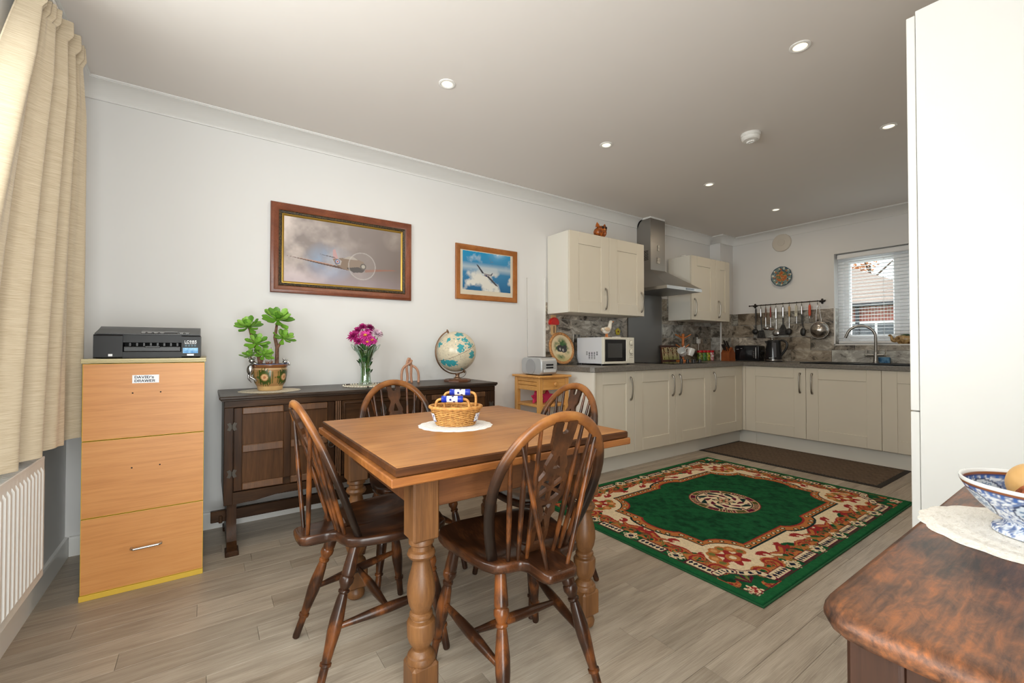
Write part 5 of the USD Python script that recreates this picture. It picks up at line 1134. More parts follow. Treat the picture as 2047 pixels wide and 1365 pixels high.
for i, (x, y, z, r, k) in enumerate(heads):
    fl = thing("chrysanthemum", ["magenta chrysanthemum at the far left of the vase", "bright pink chrysanthemum in the middle of the bunch", "magenta bloom behind the left-hand flower of the bunch", "topmost magenta chrysanthemum of the bunch", "dark magenta bloom at the top right of the bunch", "pale pink and white chrysanthemum on the right of the bunch",
               "bright pink daisy-like bloom at the lower right of the bunch", "bright pink daisy-like bloom low in the middle of the bunch", "magenta bloom drooping at the lower left of the bunch", "small dark bloom at the far right of the bunch", "dark bloom behind the pale flower", "bright pink bloom just below the top of the bunch"][i], "flower", (x, y, z), group="flowers in the glass vase")
    d = np.array([x - vc[0], y - vc[1] - .04, .09]); d /= np.linalg.norm(d); T = trimesh.geometry.align_vectors([0, 0, 1], d); ms = []
    for w, (cnt, el) in enumerate(((16, 4), (15, 26), (11, 52), (7, 74)) if k != 1 or i > 5 and False else ((16, 6), (14, 24), (8, 46))):
        for q in range(cnt):
            L = r * (1.0 - .10 * w) * (.9 + .2 * rf.rand()); n = 4; t_ = np.linspace(0, 1, n); wd = r * .13 * np.array([.6, 1, 1, .35]); Pq = np.zeros((n, 3, 3))
            for s in range(n): Pq[s, :, 0] = np.array([-1, 0, 1]) * wd[s]; Pq[s, :, 1] = t_[s] * L; Pq[s, :, 2] = np.array([.3, 0, .3]) * wd[s] - .12 * L * t_[s] ** 2
            ms.append(rot(rot(gridmesh(Pq), math.radians(el + rf.randn() * 6), (1, 0, 0)), q * 2 * PI / cnt + w * .4 + rf.randn() * .06, (0, 0, 1)))
    m = cat_(ms); m.apply_transform(T); m.apply_translation((x, y, z)); obj("petals", m, mag[k], fl, smooth=False, kind="stuff")
    if i in (6, 7, 1): obj("eye", ball(np.array([x, y, z]) + d * r * .16, r * .26, 2, (1, 1, .7)), yel_c, fl)
    b = np.array([x, y, z]); a0_ = np.array([vc[0] + (x - vc[0]) * .22 + rf.randn() * .004, vc[1] + (y - vc[1]) * .22, VB + .02])
    obj("stem", tube([a0_, a0_ + np.array([(x - vc[0]) * .1, (y - vc[1]) * .1, .16]), b - d * .01], .0027, 6), stm, fl)
for i in range(34):
    aa_ = rf.rand() * 7; zz_ = VB + .06 + rf.rand() * .20; rr_ = .02 + .03 * rf.rand() * (zz_ - VB) / .2
    m = spoon(.05, .014); m = rot(m, math.radians(40 + 30 * rf.rand()), (1, 0, 0)); m = rot(m, aa_, (0, 0, 1)); m.apply_translation((vc[0] + rr_ * .5 * math.cos(aa_ + PI / 2), vc[1] + rr_ * .5 * math.sin(aa_ + PI / 2), zz_)); obj("leaf", m, fl_leaf, va, smooth=True)

# bent-wood sculpture
bw = wood("bent_wood", lin(150, 104, 78), lin(186, 138, 110), lin(206, 162, 134), grain=(8, 8, 2), scale=4, rough=.5)
pz = thing("wooden_sculpture", "looped bent-wood sculpture behind the dark chair on the sideboard", "sculpture", (1.168, -.19, ST))
y_ = -.19
def smooth_pts(pts, n=30):
    from scipy.interpolate import CubicSpline
    p = np.array(pts, float); s = np.r_[0, np.cumsum(np.linalg.norm(np.diff(p, axis=0), axis=1))]; t_ = np.linspace(0, s[-1], n); return CubicSpline(s, p)(t_)
for pts in ([(1.146, y_, ST), (1.146, y_, .90), (1.150, y_ - .004, .965), (1.160, y_ - .006, .985), (1.170, y_ - .004, .965), (1.180, y_ + .004, .90), (1.185, y_ + .004, ST)],
            [(1.114, y_ + .012, ST), (1.113, y_ + .01, .88), (1.130, y_ + .004, .925), (1.156, y_ - .012, .945), (1.176, y_ - .012, .97)], [(1.226, y_ - .014, ST), (1.227, y_ - .012, .875), (1.206, y_ - .008, .918), (1.178, y_ + .010, .935), (1.154, y_ + .012, .955)]):
    obj("loop", tube(smooth_pts(pts), .0085, 10), bw, pz, smooth=True)

# globe
gcx, gcy, gcz, gr = 1.50, -.25, 1.03, .148
gl = thing("globe", "antique-style desk globe with cream seas on a wooden base on the sideboard", "globe", (gcx, gcy, ST))
sp_ = trimesh.creation.icosphere(6, 1.0); v = sp_.vertices
nn = meshkit.fbm(v * 2.6 + 9, 5, 11); col = np.array(lin(216, 204, 178)) * (.86 + .28 * meshkit.fbm(v * 12, 3, 2))[:, None]
cyan = np.array(lin(62, 156, 164)) * (.72 + .6 * meshkit.fbm(v * 22, 3, 4))[:, None]
land = np.zeros(len(v), bool); wob = .34 * (meshkit.fbm(v * 11, 4, 6) - .5)
aus = [np.array(p) for p in ((-.813, -.25, -.52), (-.70, -.50, -.50), (-.56, -.62, -.55), (-.47, -.68, -.55), (-.62, -.48, -.62))]
for p in aus: p /= np.linalg.norm(p); land |= np.arccos(np.clip(v @ p, -1, 1)) < .155 + wob
for (p, r_) in (((-.242, -.955, .174), .20), ((.09, -.826, .556), .18), ((.33, -.919, .30), .14), ((.40, -.90, -.12), .17), ((-.093, -.54, .836), .20), ((-.644, -.506, .574), .10), ((-.92, -.1, .36), .13), ((-.30, -.72, .62), .09), ((.1, -.5, -.86), .12), ((.7, .6, .2), .5), ((-.4, .9, .1), .45), ((.1, .3, .9), .25)):
    p = np.array(p); p /= np.linalg.norm(p); land |= np.arccos(np.clip(v @ p, -1, 1)) < r_ + wob * 1.4
col[land] = cyan[land]
axp = np.array([-.42, 0, .907]); lat = v @ axp
col[np.abs(lat) < .008] = lin(110, 84, 70)
sk2 = meshkit.noise(v * 30, 5); col[(sk2 > .86) & ~land] = lin(112, 96, 86)
m = trimesh.Trimesh(v * gr + np.array([gcx, gcy, gcz]), sp_.faces, process=False)
obj("sphere", m, vcol("globe_print", .22), gl, smooth=True, col=col)
bronze = plain("bronze", (.30, .19, .12), .38, .85)
th0 = math.atan2(.907, -.42); ang = np.linspace(th0, th0 + PI, 40)
arcp = [(gcx + .163 * math.cos(q), gcy, gcz + .163 * math.sin(q)) for q in ang]
obj("meridian_arm", tube(arcp, .0045, 8, up=(0, 1, 0), flat=2.2), bronze, gl, smooth=True)
for s in (1, -1): obj("pivot", turned(np.array([gcx, gcy, gcz]) + s * axp * (gr - .002), np.array([gcx, gcy, gcz]) + s * axp * .176, [(0, .006), (.5, .008), (1, .005)], 10), bronze, gl)
obj("pedestal", lathe([(.030, ST + .018), (.028, ST + .024), (.016, ST + .032), (.013, ST + .044), (.018, ST + .052), (.016, ST + .058)], 20, (gcx + .012, gcy, 0)), bronze, gl)
oct_ = lambda r, z: [(gcx + .012 + r * math.cos(PI / 8 + i * PI / 4), gcy + r * math.sin(PI / 8 + i * PI / 4), z) for i in range(8)]
obj("base", loft([oct_(.098, ST), oct_(.098, ST + .010), oct_(.090, ST + .0175), oct_(.05, ST + .0185)]), wood("globe_base", lin(58, 32, 20), lin(92, 54, 34), lin(120, 76, 50), rough=.35), gl, smooth=False)
obj("cable", tube(smooth_pts([(1.566, -.235, .885), (1.60, -.22, .875), (1.598, -.20, .845), (1.56, -.19, .832), (1.535, -.19, .84)], 24), .0018, 6), black_plastic, gl)

# ================================================================ radio on the side table
rd = thing("radio", "silver portable radio with a tall telescopic aerial on the side table", "radio", (2.24, -.30, .8362))
rs = plain("radio_silver", (.50, .51, .52), .35, .35); rs2 = plain("radio_light", (.66, .67, .68), .4, .2)
def rbox(x0, x1, y0, y1, z0, z1, r, bulge=0.0):
    p = sbox(y0 + r, z0 + r, y1 - r, z1 - r).buffer(r, 8); rings = []
    e = p.exterior; q = np.array([e.interpolate(i / 64, normalized=True).coords[0] for i in range(64)]); c = q.mean(0)
    for x, s in ((x0, .90), (x0 + .006, .97), (x0 + .018, 1), (x1 - .018, 1), (x1 - .006, .97), (x1, .90)):
        w = c + (q - c) * s; rings.append(np.column_stack([np.full(64, x), w]))
    return fix(loft(rings))
obj("body", rbox(2.152, 2.322, -.440, -.165, .8405, .980, .042), rs, rd, smooth=40)
obj("speaker_grille", align(lathe([(.062, 0), (.062, .003), (.056, .004), (0, .004)], 32), (2.1525, -.30, .905), (1, -.30, .905)), mottle("speaker_mesh", (.22, .22, .23), (.46, .46, .47), 500, .5, 1), rd)
obj("display", box(2.20, 2.275, -.4425, -.436, .915, .928, .002), black_gloss, rd); obj("button", [box(2.20, 2.275, -.4425, -.436, .893, .906, .002)], black_plastic, rd)
obj("top_panel", box(2.19, 2.29, -.40, -.21, .9795, .9835, .002), black_plastic, rd)
obj("front_trim", box(2.178, 2.30, -.4415, -.438, .862, .885, .002), rs2, rd)
for y in (-.40, -.20): obj("foot", box(2.19, 2.285, y - .012, y + .012, .8364, .845, .002), black_plastic, rd)
obj("aerial", [turned((2.218, -.172, .97), (2.217, -.168, 1.30), [(0, .0030), (1, .0030)], 8), turned((2.217, -.168, 1.30), (2.216, -.165, 1.65), [(0, .0019), (.98, .0019), (.985, .0032), (1, .003)], 8)], chrome, rd)

# ================================================================ basket on the dining table (top at z = .741)
TT = .7411; bc = (.838, -1.515)
doily("doily", "white crochet doily under the wicker basket on the dining table", bc, .147, TT, lace_w)
wick = mottle("wicker", lin(150, 98, 44), lin(206, 154, 84), 90, .55, 3, .3, .62, bump=.4); wick2 = mottle("wicker_rim", lin(164, 104, 46), lin(212, 156, 84), 70, .5, 3, .3, .62, bump=.4)
bk = thing("wicker_basket", "small wicker basket with blue and white ceramic handles on the dining table", "basket", (*bc, TT + .003))
bz = TT + .0034; ux, uy = np.array([_R[0], _R[1]]) / np.hypot(_R[0], _R[1]), None
long_ = np.array([.82, -.572]); short = np.array([.572, .82])
def bpos(a, q, z, dr=0.0):
    rx_, ry_ = .077 + .022 * q + dr, .064 + .018 * q + dr
    o = np.cos(a)[..., None] * long_ * rx_ + np.sin(a)[..., None] * short * ry_
    return np.column_stack([bc[0] + o[:, 0], bc[1] + o[:, 1], np.full(len(a), z)])
rows = []; na = 112; a = np.arange(na) * 2 * PI / na
for i in range(15):
    q = i / 14; z = bz + .004 + .062 * q; w = .0028 * np.cos(14 * a + (PI if i % 2 else 0)); rows.append(tube(np.array([bpos(np.array([b]), q, z, d)[0] for b, d in zip(a, w)]), .0026, 6, closed=True))
obj("woven_side", rows, wick, bk, smooth=True, kind="stuff")
stakes = [tube([bpos(np.array([b]), 0, bz + .001)[0], bpos(np.array([b]), 1, bz + .070)[0]], .0019, 5) for b in np.arange(28) * 2 * PI / 28 + .05]
obj("stakes", stakes, wick2, bk, smooth=True, kind="stuff")
obj("base", fix(loft([bpos(a, -.1, bz), bpos(a, -.1, bz + .004)])), wick, bk)
obj("rim", [tube(bpos(a, 1.12, bz + .074, .003 * 1), .0068, 8, closed=True), tube(np.array([bpos(np.array([b]), 1.12, bz + .074 + .0045 * math.sin(40 * b), .003 + .0045 * math.cos(40 * b))[0] for b in np.arange(400) * 2 * PI / 400]), .0022, 5, closed=True)], wick2, bk, smooth=True)
cer = vcol("blue_white_ceramic", .12)
for s, off, tiltz, sh_ in ((-1, -.040, .044, -.008), (1, .034, .064, .014)):
    c0 = np.array([*bc, 0]) + np.array([*(short * off + long_ * sh_), 0]); A = np.array([*long_, 0])
    pts = smooth_pts([c0 - A * .066 + np.array([0, 0, bz + .062]), c0 - A * .066 + np.array([0, 0, bz + .09]), c0 - A * .058 + np.array([0, 0, bz + .060 + tiltz]), c0 - A * .045 + np.array([0, 0, bz + .064 + tiltz]), c0 + A * .045 + np.array([0, 0, bz + .064 + tiltz]), c0 + A * .058 + np.array([0, 0, bz + .060 + tiltz]), c0 + A * .066 + np.array([0, 0, bz + .09]), c0 + A * .066 + np.array([0, 0, bz + .062])], 40)
    h_ = obj("handle", tube(pts, .0056, 8), wick2, bk, smooth=True)
    pg = resample([(.006, -.043), (.0125, -.043), (.0142, -.036), (.013, -.02), (.0135, 0), (.013, .02), (.0142, .036), (.0125, .043), (.006, .043)], .0012)
    g_ = lathe(pg, 40); vz = g_.vertices[:, 2]; va_ = np.arctan2(g_.vertices[:, 1], g_.vertices[:, 0]); cg = np.tile(np.array(lin(236, 236, 240)), (len(vz), 1))
    cg[np.abs(vz) > .0215] = lin(24, 48, 158)
    for zc, ac in ((.0, .4), (-.008, 1.5), (.009, 2.4), (.002, 3.6), (-.006, 4.8), (.008, 5.6)): cg[np.hypot(vz - zc, ((va_ - ac + PI) % (2 * PI) - PI) * .013) < .0048] = lin(34, 38, 110)
    g_ = align(g_, c0 + np.array([0, 0, bz + .064 + tiltz]), c0 + A + np.array([0, 0, bz + .064 + tiltz])); 
    obj("ceramic_grip", g_, cer, h_, smooth=True, col=cg, label="blue and white ceramic grip")
for ac in (-PI * .08, -PI * .88, PI * .5):
    aa_ = np.linspace(ac - .30, ac + .30, 15); zz_ = np.linspace(.018, .052, 9); P = np.stack([np.stack([bpos(np.array([b]), z / .062, bz + z, .0062 + .0 * z)[0] for z in zz_]) for b in aa_])
    uu, vv = np.meshgrid(np.linspace(-1, 1, 15), np.linspace(-1, 1, 9), indexing="ij"); cg = np.tile(np.array(lin(230, 232, 236)), (135, 1)); e = np.maximum(np.abs(uu), np.abs(vv)).ravel(); sc_ = np.sin(uu * 7).ravel() * np.cos(vv * 5 + 1).ravel(); cg[sc_ > .45] = lin(40, 50, 140); cg[vv.ravel() < -.8] = lin(30, 50, 150)
    obj("ceramic_plaque", gridmesh(P, True), cer, bk, smooth=True, col=cg)
single("orange", mv(ball((0, 0, 0), .033, 3, (1, 1, .93)), bc[0] - .012, bc[1] - .002, bz + .042), plain("orange_peel", lin(238, 150, 30), .5, bump=.2, bscale=200), "bright orange lying inside the wicker basket", "fruit")
# ================================================================ bowl on the chest (top at z = .762)
CZ = .7622; oc = (1.066, -3.036)
doily("doily", "white woven doily under the blue and white bowl on the dark chest", oc, .142, CZ, mottle("white_braid", lin(222, 214, 200), lin(246, 240, 230), 160, .9, 4, .25, .5, bump=.9, stretch=(.4, 1, 1)), thick=.004)
bo = thing("porcelain_bowl", "blue and white porcelain footed bowl with brown rim on the dark chest", "bowl", (*oc, CZ + .004))
OB = CZ + .0042
bp_ = smoothprof([(.050, 0), (.058, .0015), (.057, .006), (.046, .014), (.044, .018), (.058, .028), (.078, .048), (.089, .066), (.0945, .0795), (.0945, .082), (.0915, .0815), (.085, .064), (.073, .046), (.050, .029), (.0, .024)], 120)
bl_ = lathe(np.column_stack([bp_[:, 0], bp_[:, 1] + OB]), 200, (*oc, 0), caps=False); v = bl_.vertices - np.array([*oc, OB]); an = np.arctan2(v[:, 1], v[:, 0]); z = v[:, 2]; outer = np.repeat(np.arange(120) < 84, 200)
col = np.tile(np.array(lin(226, 230, 236)), (len(v), 1))
nf = meshkit.fbm(np.column_stack([an * 15, z * 260, z * 0]), 4, 7); nf2 = meshkit.noise(np.column_stack([an * 40, z * 640, z * 0 + 3]), 9)
w_ = np.clip((nf - .47) * 7, 0, 1) * outer; col = col * (1 - w_[:, None] * .86) + np.array(lin(46, 78, 138)) * (w_ * .86)[:, None]
w_ = np.clip((nf2 - .62) * 6, 0, 1) * outer * .6; col = col * (1 - w_[:, None]) + np.array(lin(84, 124, 184)) * w_[:, None]
for ac in np.arange(6) * PI / 3 + .25 + PI * .93:
    e = np.hypot(((an - ac + PI) % (2 * PI) - PI) / .34, (z - .046) / .019); mm = outer & (e < 1); col[mm] = (np.array(lin(206, 216, 228)) * (.8 + .3 * nf)[:, None])[mm]; col[outer & (e < .8) & (nf > .52)] = lin(110, 134, 166); col[outer & (np.abs(e - 1) < .06)] = lin(44, 58, 92)
band_ = outer & (z > .066); col[band_ & (np.sin(an * 44) > .2)] = lin(60, 100, 170); col[outer & (z > .0715)] = lin(138, 80, 44); col[outer & (z > .0770)] = lin(236, 236, 234); col[outer & (z > .0700) & (z < .0718)] = lin(40, 62, 116)
obj("body", bl_, vcol("porcelain", .14), bo, smooth=True, col=col)
single("gourd", mv(ball((0, 0, 0), .034, 3, (1.0, 1.0, 1.05)), oc[0] + .035, oc[1] + .012, OB + .070), mottle("gourd_skin", lin(204, 156, 92), lin(224, 182, 124), 14, .45, 3), "pale round gourd resting in the blue and white bowl", "gourd")
hu = thing("dried_seed_pod", "curled reddish-brown dried husk lying in the bowl", "seed pod", (oc[0] + .0, oc[1] - .02, OB + .07))
husk = mottle("husk", lin(96, 40, 18), lin(176, 92, 46), 24, .4, 4, .3, .7, stretch=(1, 4, 4))
for i, (dx, dy, dz, rz_, L, w) in enumerate(((-.012, -.010, .083, -.62, .10, .022), (.004, -.030, .086, -.50, .09, .020), (.022, -.034, .080, -.75, .08, .018), (-.020, .010, .078, -.35, .06, .016))):
    n = 12; P = np.zeros((n, 7, 3))
    for j in range(n):
        t_ = j / (n - 1); wv = w * (.35 + .65 * math.sin(PI * min(1, t_ * .8 + .12))); s = np.linspace(-1.2, 1.2, 7); P[j] = np.column_stack([np.full(7, (t_ - .5) * L), wv * np.sin(s), wv * .55 * np.cos(s) + .006 * math.sin(5 * t_ + i) - .25 * L * (t_ - .5) ** 2])
    P[0, :, 0] += .012 * np.abs(np.sin(np.arange(7) * 2.1)); m = cat_([gridmesh(P), gridmesh(P - np.array([0, 0, .0012]), True)]); m = rot(m, rz_, (0, 0, 1)); m.apply_translation((oc[0] + dx, oc[1] + dy, OB + dz - .012)); obj("husk", m, husk, hu, smooth=True)
obj("seed_cluster", [ball((oc[0] - .048 + .034 * rf.rand(), oc[1] + .012 - .03 * rf.rand() - .006, OB + .070 + .010 * rf.rand()), .0042, 1) for _ in range(26)], mottle("seeds", lin(120, 70, 24), lin(214, 170, 96), 120, .5), hu, smooth=True, kind="stuff")
single("greeting_card", rot(rot(box(-.035, .035, -.022, .022, 0, .0012), .22, (1, 0, 0)), -.7, (0, 0, 1)).apply_translation((oc[0] + .018, oc[1] - .048, OB + .072)), mottle("card_print", lin(90, 140, 200), lin(236, 214, 214), 30, .4, 2), "small printed card tucked into the bowl", "card", smooth=False)
# ================================================================ kitchen things (worktop at z = .898)
WT = .8985
# oval basketry-framed picture
ov = thing("oval_picture", "oval picture of badgers in a cane frame leaning on the worktop tiles", "picture", (2.70, -.1, WT))
ocx, ocz, oa, ob_ = 2.695, 1.054, .152, .148
a = np.arange(72) * 2 * PI / 72
lean = lambda x, z, d=0: (x, -.035 - .20 * (1.20 - z) - d, z)
cane = mottle("cane_frame", lin(150, 94, 50), lin(204, 150, 94), 90, .55, 3, .3, .62, bump=.4)
obj("frame", [tube([lean(ocx + (oa - .014) * math.cos(b), ocz + (ob_ - .012) * math.sin(b)) for b in a], .0125, 8, closed=True)] + [tube([lean(ocx + (oa - .014 + .011 * math.cos(b * 18 + k)) * math.cos(b), ocz + (ob_ - .012 + .011 * math.cos(b * 18 + k)) * math.sin(b), .010 * math.sin(b * 18 + k)) for b in np.arange(320) * 2 * PI / 320], .0032, 5, closed=True) for k in (0, 2.1, 4.2)], cane, ov, smooth=True)
rr_, tt_ = np.meshgrid(np.linspace(0.001, 1, 60), np.linspace(0, 2 * PI, 121), indexing="ij"); X_, Z_ = rr_ * np.cos(tt_), rr_ * np.sin(tt_)
fbo = meshkit.fbm(np.stack([X_ * 3, Z_ * 3, X_ * 0], -1), 4, 2); oc_ = np.zeros(X_.shape + (3,)); oc_[:] = lin(226, 206, 168)
oc_ = blend(oc_, lin(196, 182, 130), np.clip(-Z_ - .3, 0, 1) * 2); gm = np.clip((fbo - .35) * 3, 0, 1) * np.clip(1.3 - np.hypot(X_ / .62, (Z_ + .05) / .7), 0, 1); oc_ = blend(oc_, lin(64, 104, 58), np.clip(gm * 2.4, 0, 1))
for (bx_, bz_, r1) in ((-.15, -.02, .24), (.16, -.10, .22), (.30, .10, .13)): oc_[np.hypot((X_ - bx_) / 1.3, Z_ - bz_) < r1] = lin(58, 58, 58)
for (bx_, bz_) in ((-.16, -.06), (.10, -.14)): oc_[np.hypot((X_ - bx_) / .8, (Z_ - bz_) / 1.2) < .085] = lin(220, 214, 204); oc_[np.hypot((X_ - bx_ - .03) / .3, (Z_ - bz_) / 1.2) < .07] = lin(40, 38, 38)
Pv = np.stack([*[np.array(q) for q in ()]], 0) if False else np.stack([ocx + X_ * (oa - .02), -.037 - .20 * (1.20 - (ocz + Z_ * (ob_ - .018))), ocz + Z_ * (ob_ - .018)], -1)
obj("painting", gridmesh(Pv), vcol("oval_print", .4), ov, smooth=True, col=oc_.reshape(-1, 3))
# mushroom
mu = thing("mushroom_ornament", "red-capped mushroom wall ornament hung above the oval picture", "ornament", (2.635, -.012, 1.25))
obj("stalk", [prism(Polygon([(-.018, -.155), (.018, -.155), (.024, -.06), (.020, .02), (-.020, .02), (-.022, -.06)]).buffer(.006), .016, (2.633, -.010, 1.335), (1, 0, 0), (0, 0, 1))], plain("mushroom_stalk", lin(206, 168, 120), .6), mu, smooth=False)
cap_ = Polygon([(.058 * math.cos(t), .055 * math.sin(t)) for t in np.linspace(0, PI, 20)] + [(-.05, -.014), (.05, -.014)])
obj("cap", [prism(cap_, .020, (2.637, -.010, 1.285), (1, 0, 0), (0, 0, 1)), prism(cap_.buffer(-.010), .028, (2.637, -.010, 1.285), (1, 0, 0), (0, 0, 1))], plain("mushroom_red", lin(204, 44, 40), .4), mu, smooth=False)
obj("thermometer", box(2.628, 2.638, -.029, -.026, 1.195, 1.26, .001), plain("therm_brown", lin(96, 66, 44), .5), mu, smooth=False)
# microwave
mw = thing("microwave", "white microwave oven with a dark glass door on the worktop", "microwave", (3.1, -.25, WT))
mx0, mx1, my0, my1, mz0, mz1 = 2.890, 3.305, -.402, -.060, .912, 1.153
obj("body", box(mx0, mx1, my0 + .022, my1, mz0, mz1, .004), plain("microwave_white", lin(216, 218, 224), .4), mw)
crm = plain("microwave_front", lin(224, 220, 206), .35)
obj("door", [ringframe(.322, mz1 - mz0, [(0, 0), (0, .020), (.003, .023), (.018, .023), (.022, .018)], (mx0, my0 + .022, mz0), (1, 0, 0), (0, 0, 1))], crm, mw)
obj("door_glass", box(mx0 + .019, mx0 + .305, my0 + .003, my0 + .015, mz0 + .018, mz1 - .018, .002), black_gloss, mw)
obj("door_mesh", box(mx0 + .06, mx0 + .25, my0 + .0022, my0 + .004, mz0 + .055, mz1 - .055), mottle("door_mesh", (.02, .02, .02), (.07, .065, .06), 300, .3, 1), mw, smooth=False)
pn_ = obj("control_panel", box(mx0 + .325, mx1, my0, my0 + .022, mz0, mz1, .003), crm, mw)
for z in (1.103, 1.022):
    k_ = obj("knob", align(lathe([(.023, 0), (.023, .004), (.019, .006), (.017, .016), (0, .017)], 24), (mx0 + .372, my0, z), (mx0 + .372, my0 - 1, z)), crm, mw)
    obj("knob_ring", align(lathe([(.0255, .0), (.0255, .002), (.0215, .0025)], 24, caps=False), (mx0 + .372, my0, z), (mx0 + .372, my0 - 1, z)), pewter, k_)
obj("panel_mark", [box(mx0 + .350, mx0 + .395, my0 - .0005, my0 + .001, z, z + .002) for z in (1.062, .985, .965)], plain("mark_grey", lin(120, 116, 108), .5), mw, smooth=False, kind="stuff")
obj("vent_slot", [box(mx0 - .0008, mx0 + .001, my0 + .07 + i * .032, my0 + .088 + i * .032, z, z + .0045) for i in range(5) for z in np.arange(.955 + (.035 if i in (0, 4) else 0), 1.02, .0095)], dark_void, mw, smooth=False, kind="stuff")
for x in (mx0 + .03, mx1 - .03):
    for y in (my0 + .05, my1 - .03): obj("foot", lathe([(.012, WT), (.012, .913)], 12, (x, y, 0)), black_plastic, mw)
obj("cord", tube(smooth_pts([(2.885, -.03, 1.11), (2.868, -.05, 1.06), (2.862, -.08, .98), (2.866, -.10, .915), (2.90, -.05, .9035)], 24), .0042, 6), black_plastic, mw)
# goose on the microwave
GB = 1.1535
du_ = thing("goose_figurine", "white goose figurine with orange bill standing on the microwave", "figurine", (3.10, -.25, GB))
gw = plain("goose_white", lin(232, 226, 214), .55); go = plain("goose_orange", lin(216, 132, 70), .5)
gx_ = 3.10
obj("body", [ball((gx_ - .012, -.25, GB + .068), .040, 3, (1.15, .75, .85)), tube(smooth_pts([(gx_ + .012, -.25, GB + .08), (gx_ + .034, -.25, GB + .10), (gx_ + .040, -.25, GB + .125), (gx_ + .046, -.25, GB + .145)], 16), np.linspace(.024, .0145, 16), 12), ball((gx_ + .050, -.25, GB + .148), .0185, 2), align(lathe([(.02, 0), (.01, .02), (0, .03)], 12), (gx_ - .045, -.25, GB + .075), (gx_ - .10, -.25, GB + .105))], gw, du_, smooth=True)
for s in (-1, 1): obj("wing", ball((gx_ - .022, -.25 + s * .027, GB + .076), .030, 2, (1.15, .3, .65)), plain("goose_wing_%d" % (s + 1), lin(216, 190, 160), .6), du_, smooth=True)
obj("bill", align(lathe([(.009, 0), (.008, .015), (.003, .03), (0, .031)], 12), (gx_ + .064, -.25, GB + .149), (gx_ + .20, -.25, GB + .175)), go, du_)
obj("feet", [box(gx_ - .028, gx_ + .022, -.268, -.232, GB, GB + .008, .003), tube([(gx_ - .005, -.258, GB + .005), (gx_ - .008, -.258, GB + .045)], .006, 8), tube([(gx_ - .005, -.242, GB + .005), (gx_ - .008, -.242, GB + .045)], .006, 8)], go, du_)
single("white_box", box(3.165, 3.235, -.30, -.25, GB, GB + .010, .002), white_plastic, "small flat white box beside the goose on the microwave", "box")
ye = thing("flower_ornament", "small yellow pansy ornament stuck on the tiles right of the goose", "ornament", (3.518, -.012, 1.225))
obj("petals", [ball((3.518 + .020 * math.cos(t), -.0145, 1.226 + .020 * math.sin(t)), .018, 2, (1, .25, 1)) for t in np.arange(5) * 2 * PI / 5 + .3], plain("pansy_yellow", lin(206, 186, 44), .5), ye, smooth=True)
obj("centre", ball((3.518, -.019, 1.226), .009, 2, (1, .4, 1)), plain("pansy_red", lin(120, 50, 30), .5), ye)
def socket(name, label, cat, x0, x1, z0, z1, items):
    t = thing(name, label, cat, ((x0 + x1) / 2, -.01, z0)); obj("plate", box(x0, x1, -.0165, -.0092, z0, z1, .002), pewter, t)
    for it in items: it(t)
def holes(cx, cz): return lambda t: obj("pin_hole", [box(cx - .003, cx + .003, -.0172, -.016, cz + .012, cz + .021), box(cx - .014, cx - .008, -.0172, -.016, cz - .010, cz - .006), box(cx + .008, cx + .014, -.0172, -.016, cz - .010, cz - .006)], dark_void, t, smooth=False, kind="stuff")
def rocker(cx, cz, m=black_plastic): return lambda t: obj("switch", box(cx - .006, cx + .006, -.020, -.016, cz - .010, cz + .010, .001), m, t, smooth=False)
socket("wall_socket", "metal double wall socket between the oval picture and the microwave", "socket", 2.885, 2.985, 1.110, 1.190, [holes(2.91, 1.14), holes(2.958, 1.14), rocker(2.91, 1.174), rocker(2.958, 1.174)])
socket("wall_socket", "metal double wall socket holding a white plug, behind the mug tree", "socket", 4.842, 4.985, 1.105, 1.190, [holes(4.88, 1.14), rocker(4.88, 1.174)])
pl_ = thing("plug", "white three-pin plug in the socket above the red-lidded jars", "plug", (4.95, -.02, 1.14)); obj("body", [box(4.925, 4.975, -.050, -.0168, 1.108, 1.165, .006), box(4.93, 4.95, -.03, -.0168, 1.168, 1.186, .002)], white_plastic, pl_); obj("cord", tube(smooth_pts([(4.95, -.035, 1.108), (4.955, -.032, 1.05), (4.95, -.03, .98), (4.93, -.028, .905)], 14), .003, 6), white_plastic, pl_)
socket("wall_switch", "single metal wall switch near the boxed-in corner", "switch", 5.085, 5.178, 1.108, 1.190, [rocker(5.131, 1.15)])
# framed picture behind the mug tree
fp_ = thing("picture", "small dark-framed plant print leaning on the tiles behind the mug tree", "picture", (4.37, -.07, WT))
dkf = wood("dark_small_frame", lin(40, 22, 14), lin(70, 40, 26), lin(100, 60, 38), grain=(3, 12, 3), scale=5)
lm = ringframe(.36, .185, [(0, 0), (0, .014), (.018, .012), (.022, .004)], (4.19, -.052, WT + .001), (1, 0, 0), (0, 0, 1)); obj("frame", rot(lm, -.12, (1, 0, 0), (4.19, -.052, WT)), dkf, fp_)
U, V = np.meshgrid(np.linspace(0, 1, 60), np.linspace(0, 1, 34), indexing="ij"); Ax = U * 2; fc_ = np.zeros(U.shape + (3,)); fc_[:] = lin(206, 192, 150); fc_ = blend(fc_, lin(140, 150, 84), np.clip(.45 - V, 0, 1) * 2)
ff = fb(9, 4); fc_[(np.abs(((U * 4) % 1) - .5) < .06 + .12 * V) & (V < .95) & (ff > .42)] = lin(84, 70, 48); fc_[(ff > .62) & (V > .4)] = lin(150, 70, 48)
m = gridmesh(np.stack([4.19 + .02 + U * .32, np.full_like(U, -.0575), WT + .02 + V * .147], -1)); obj("print", rot(m, -.12, (1, 0, 0), (4.19, -.052, WT)), print_m, fp_, smooth=True, col=fc_.reshape(-1, 3))
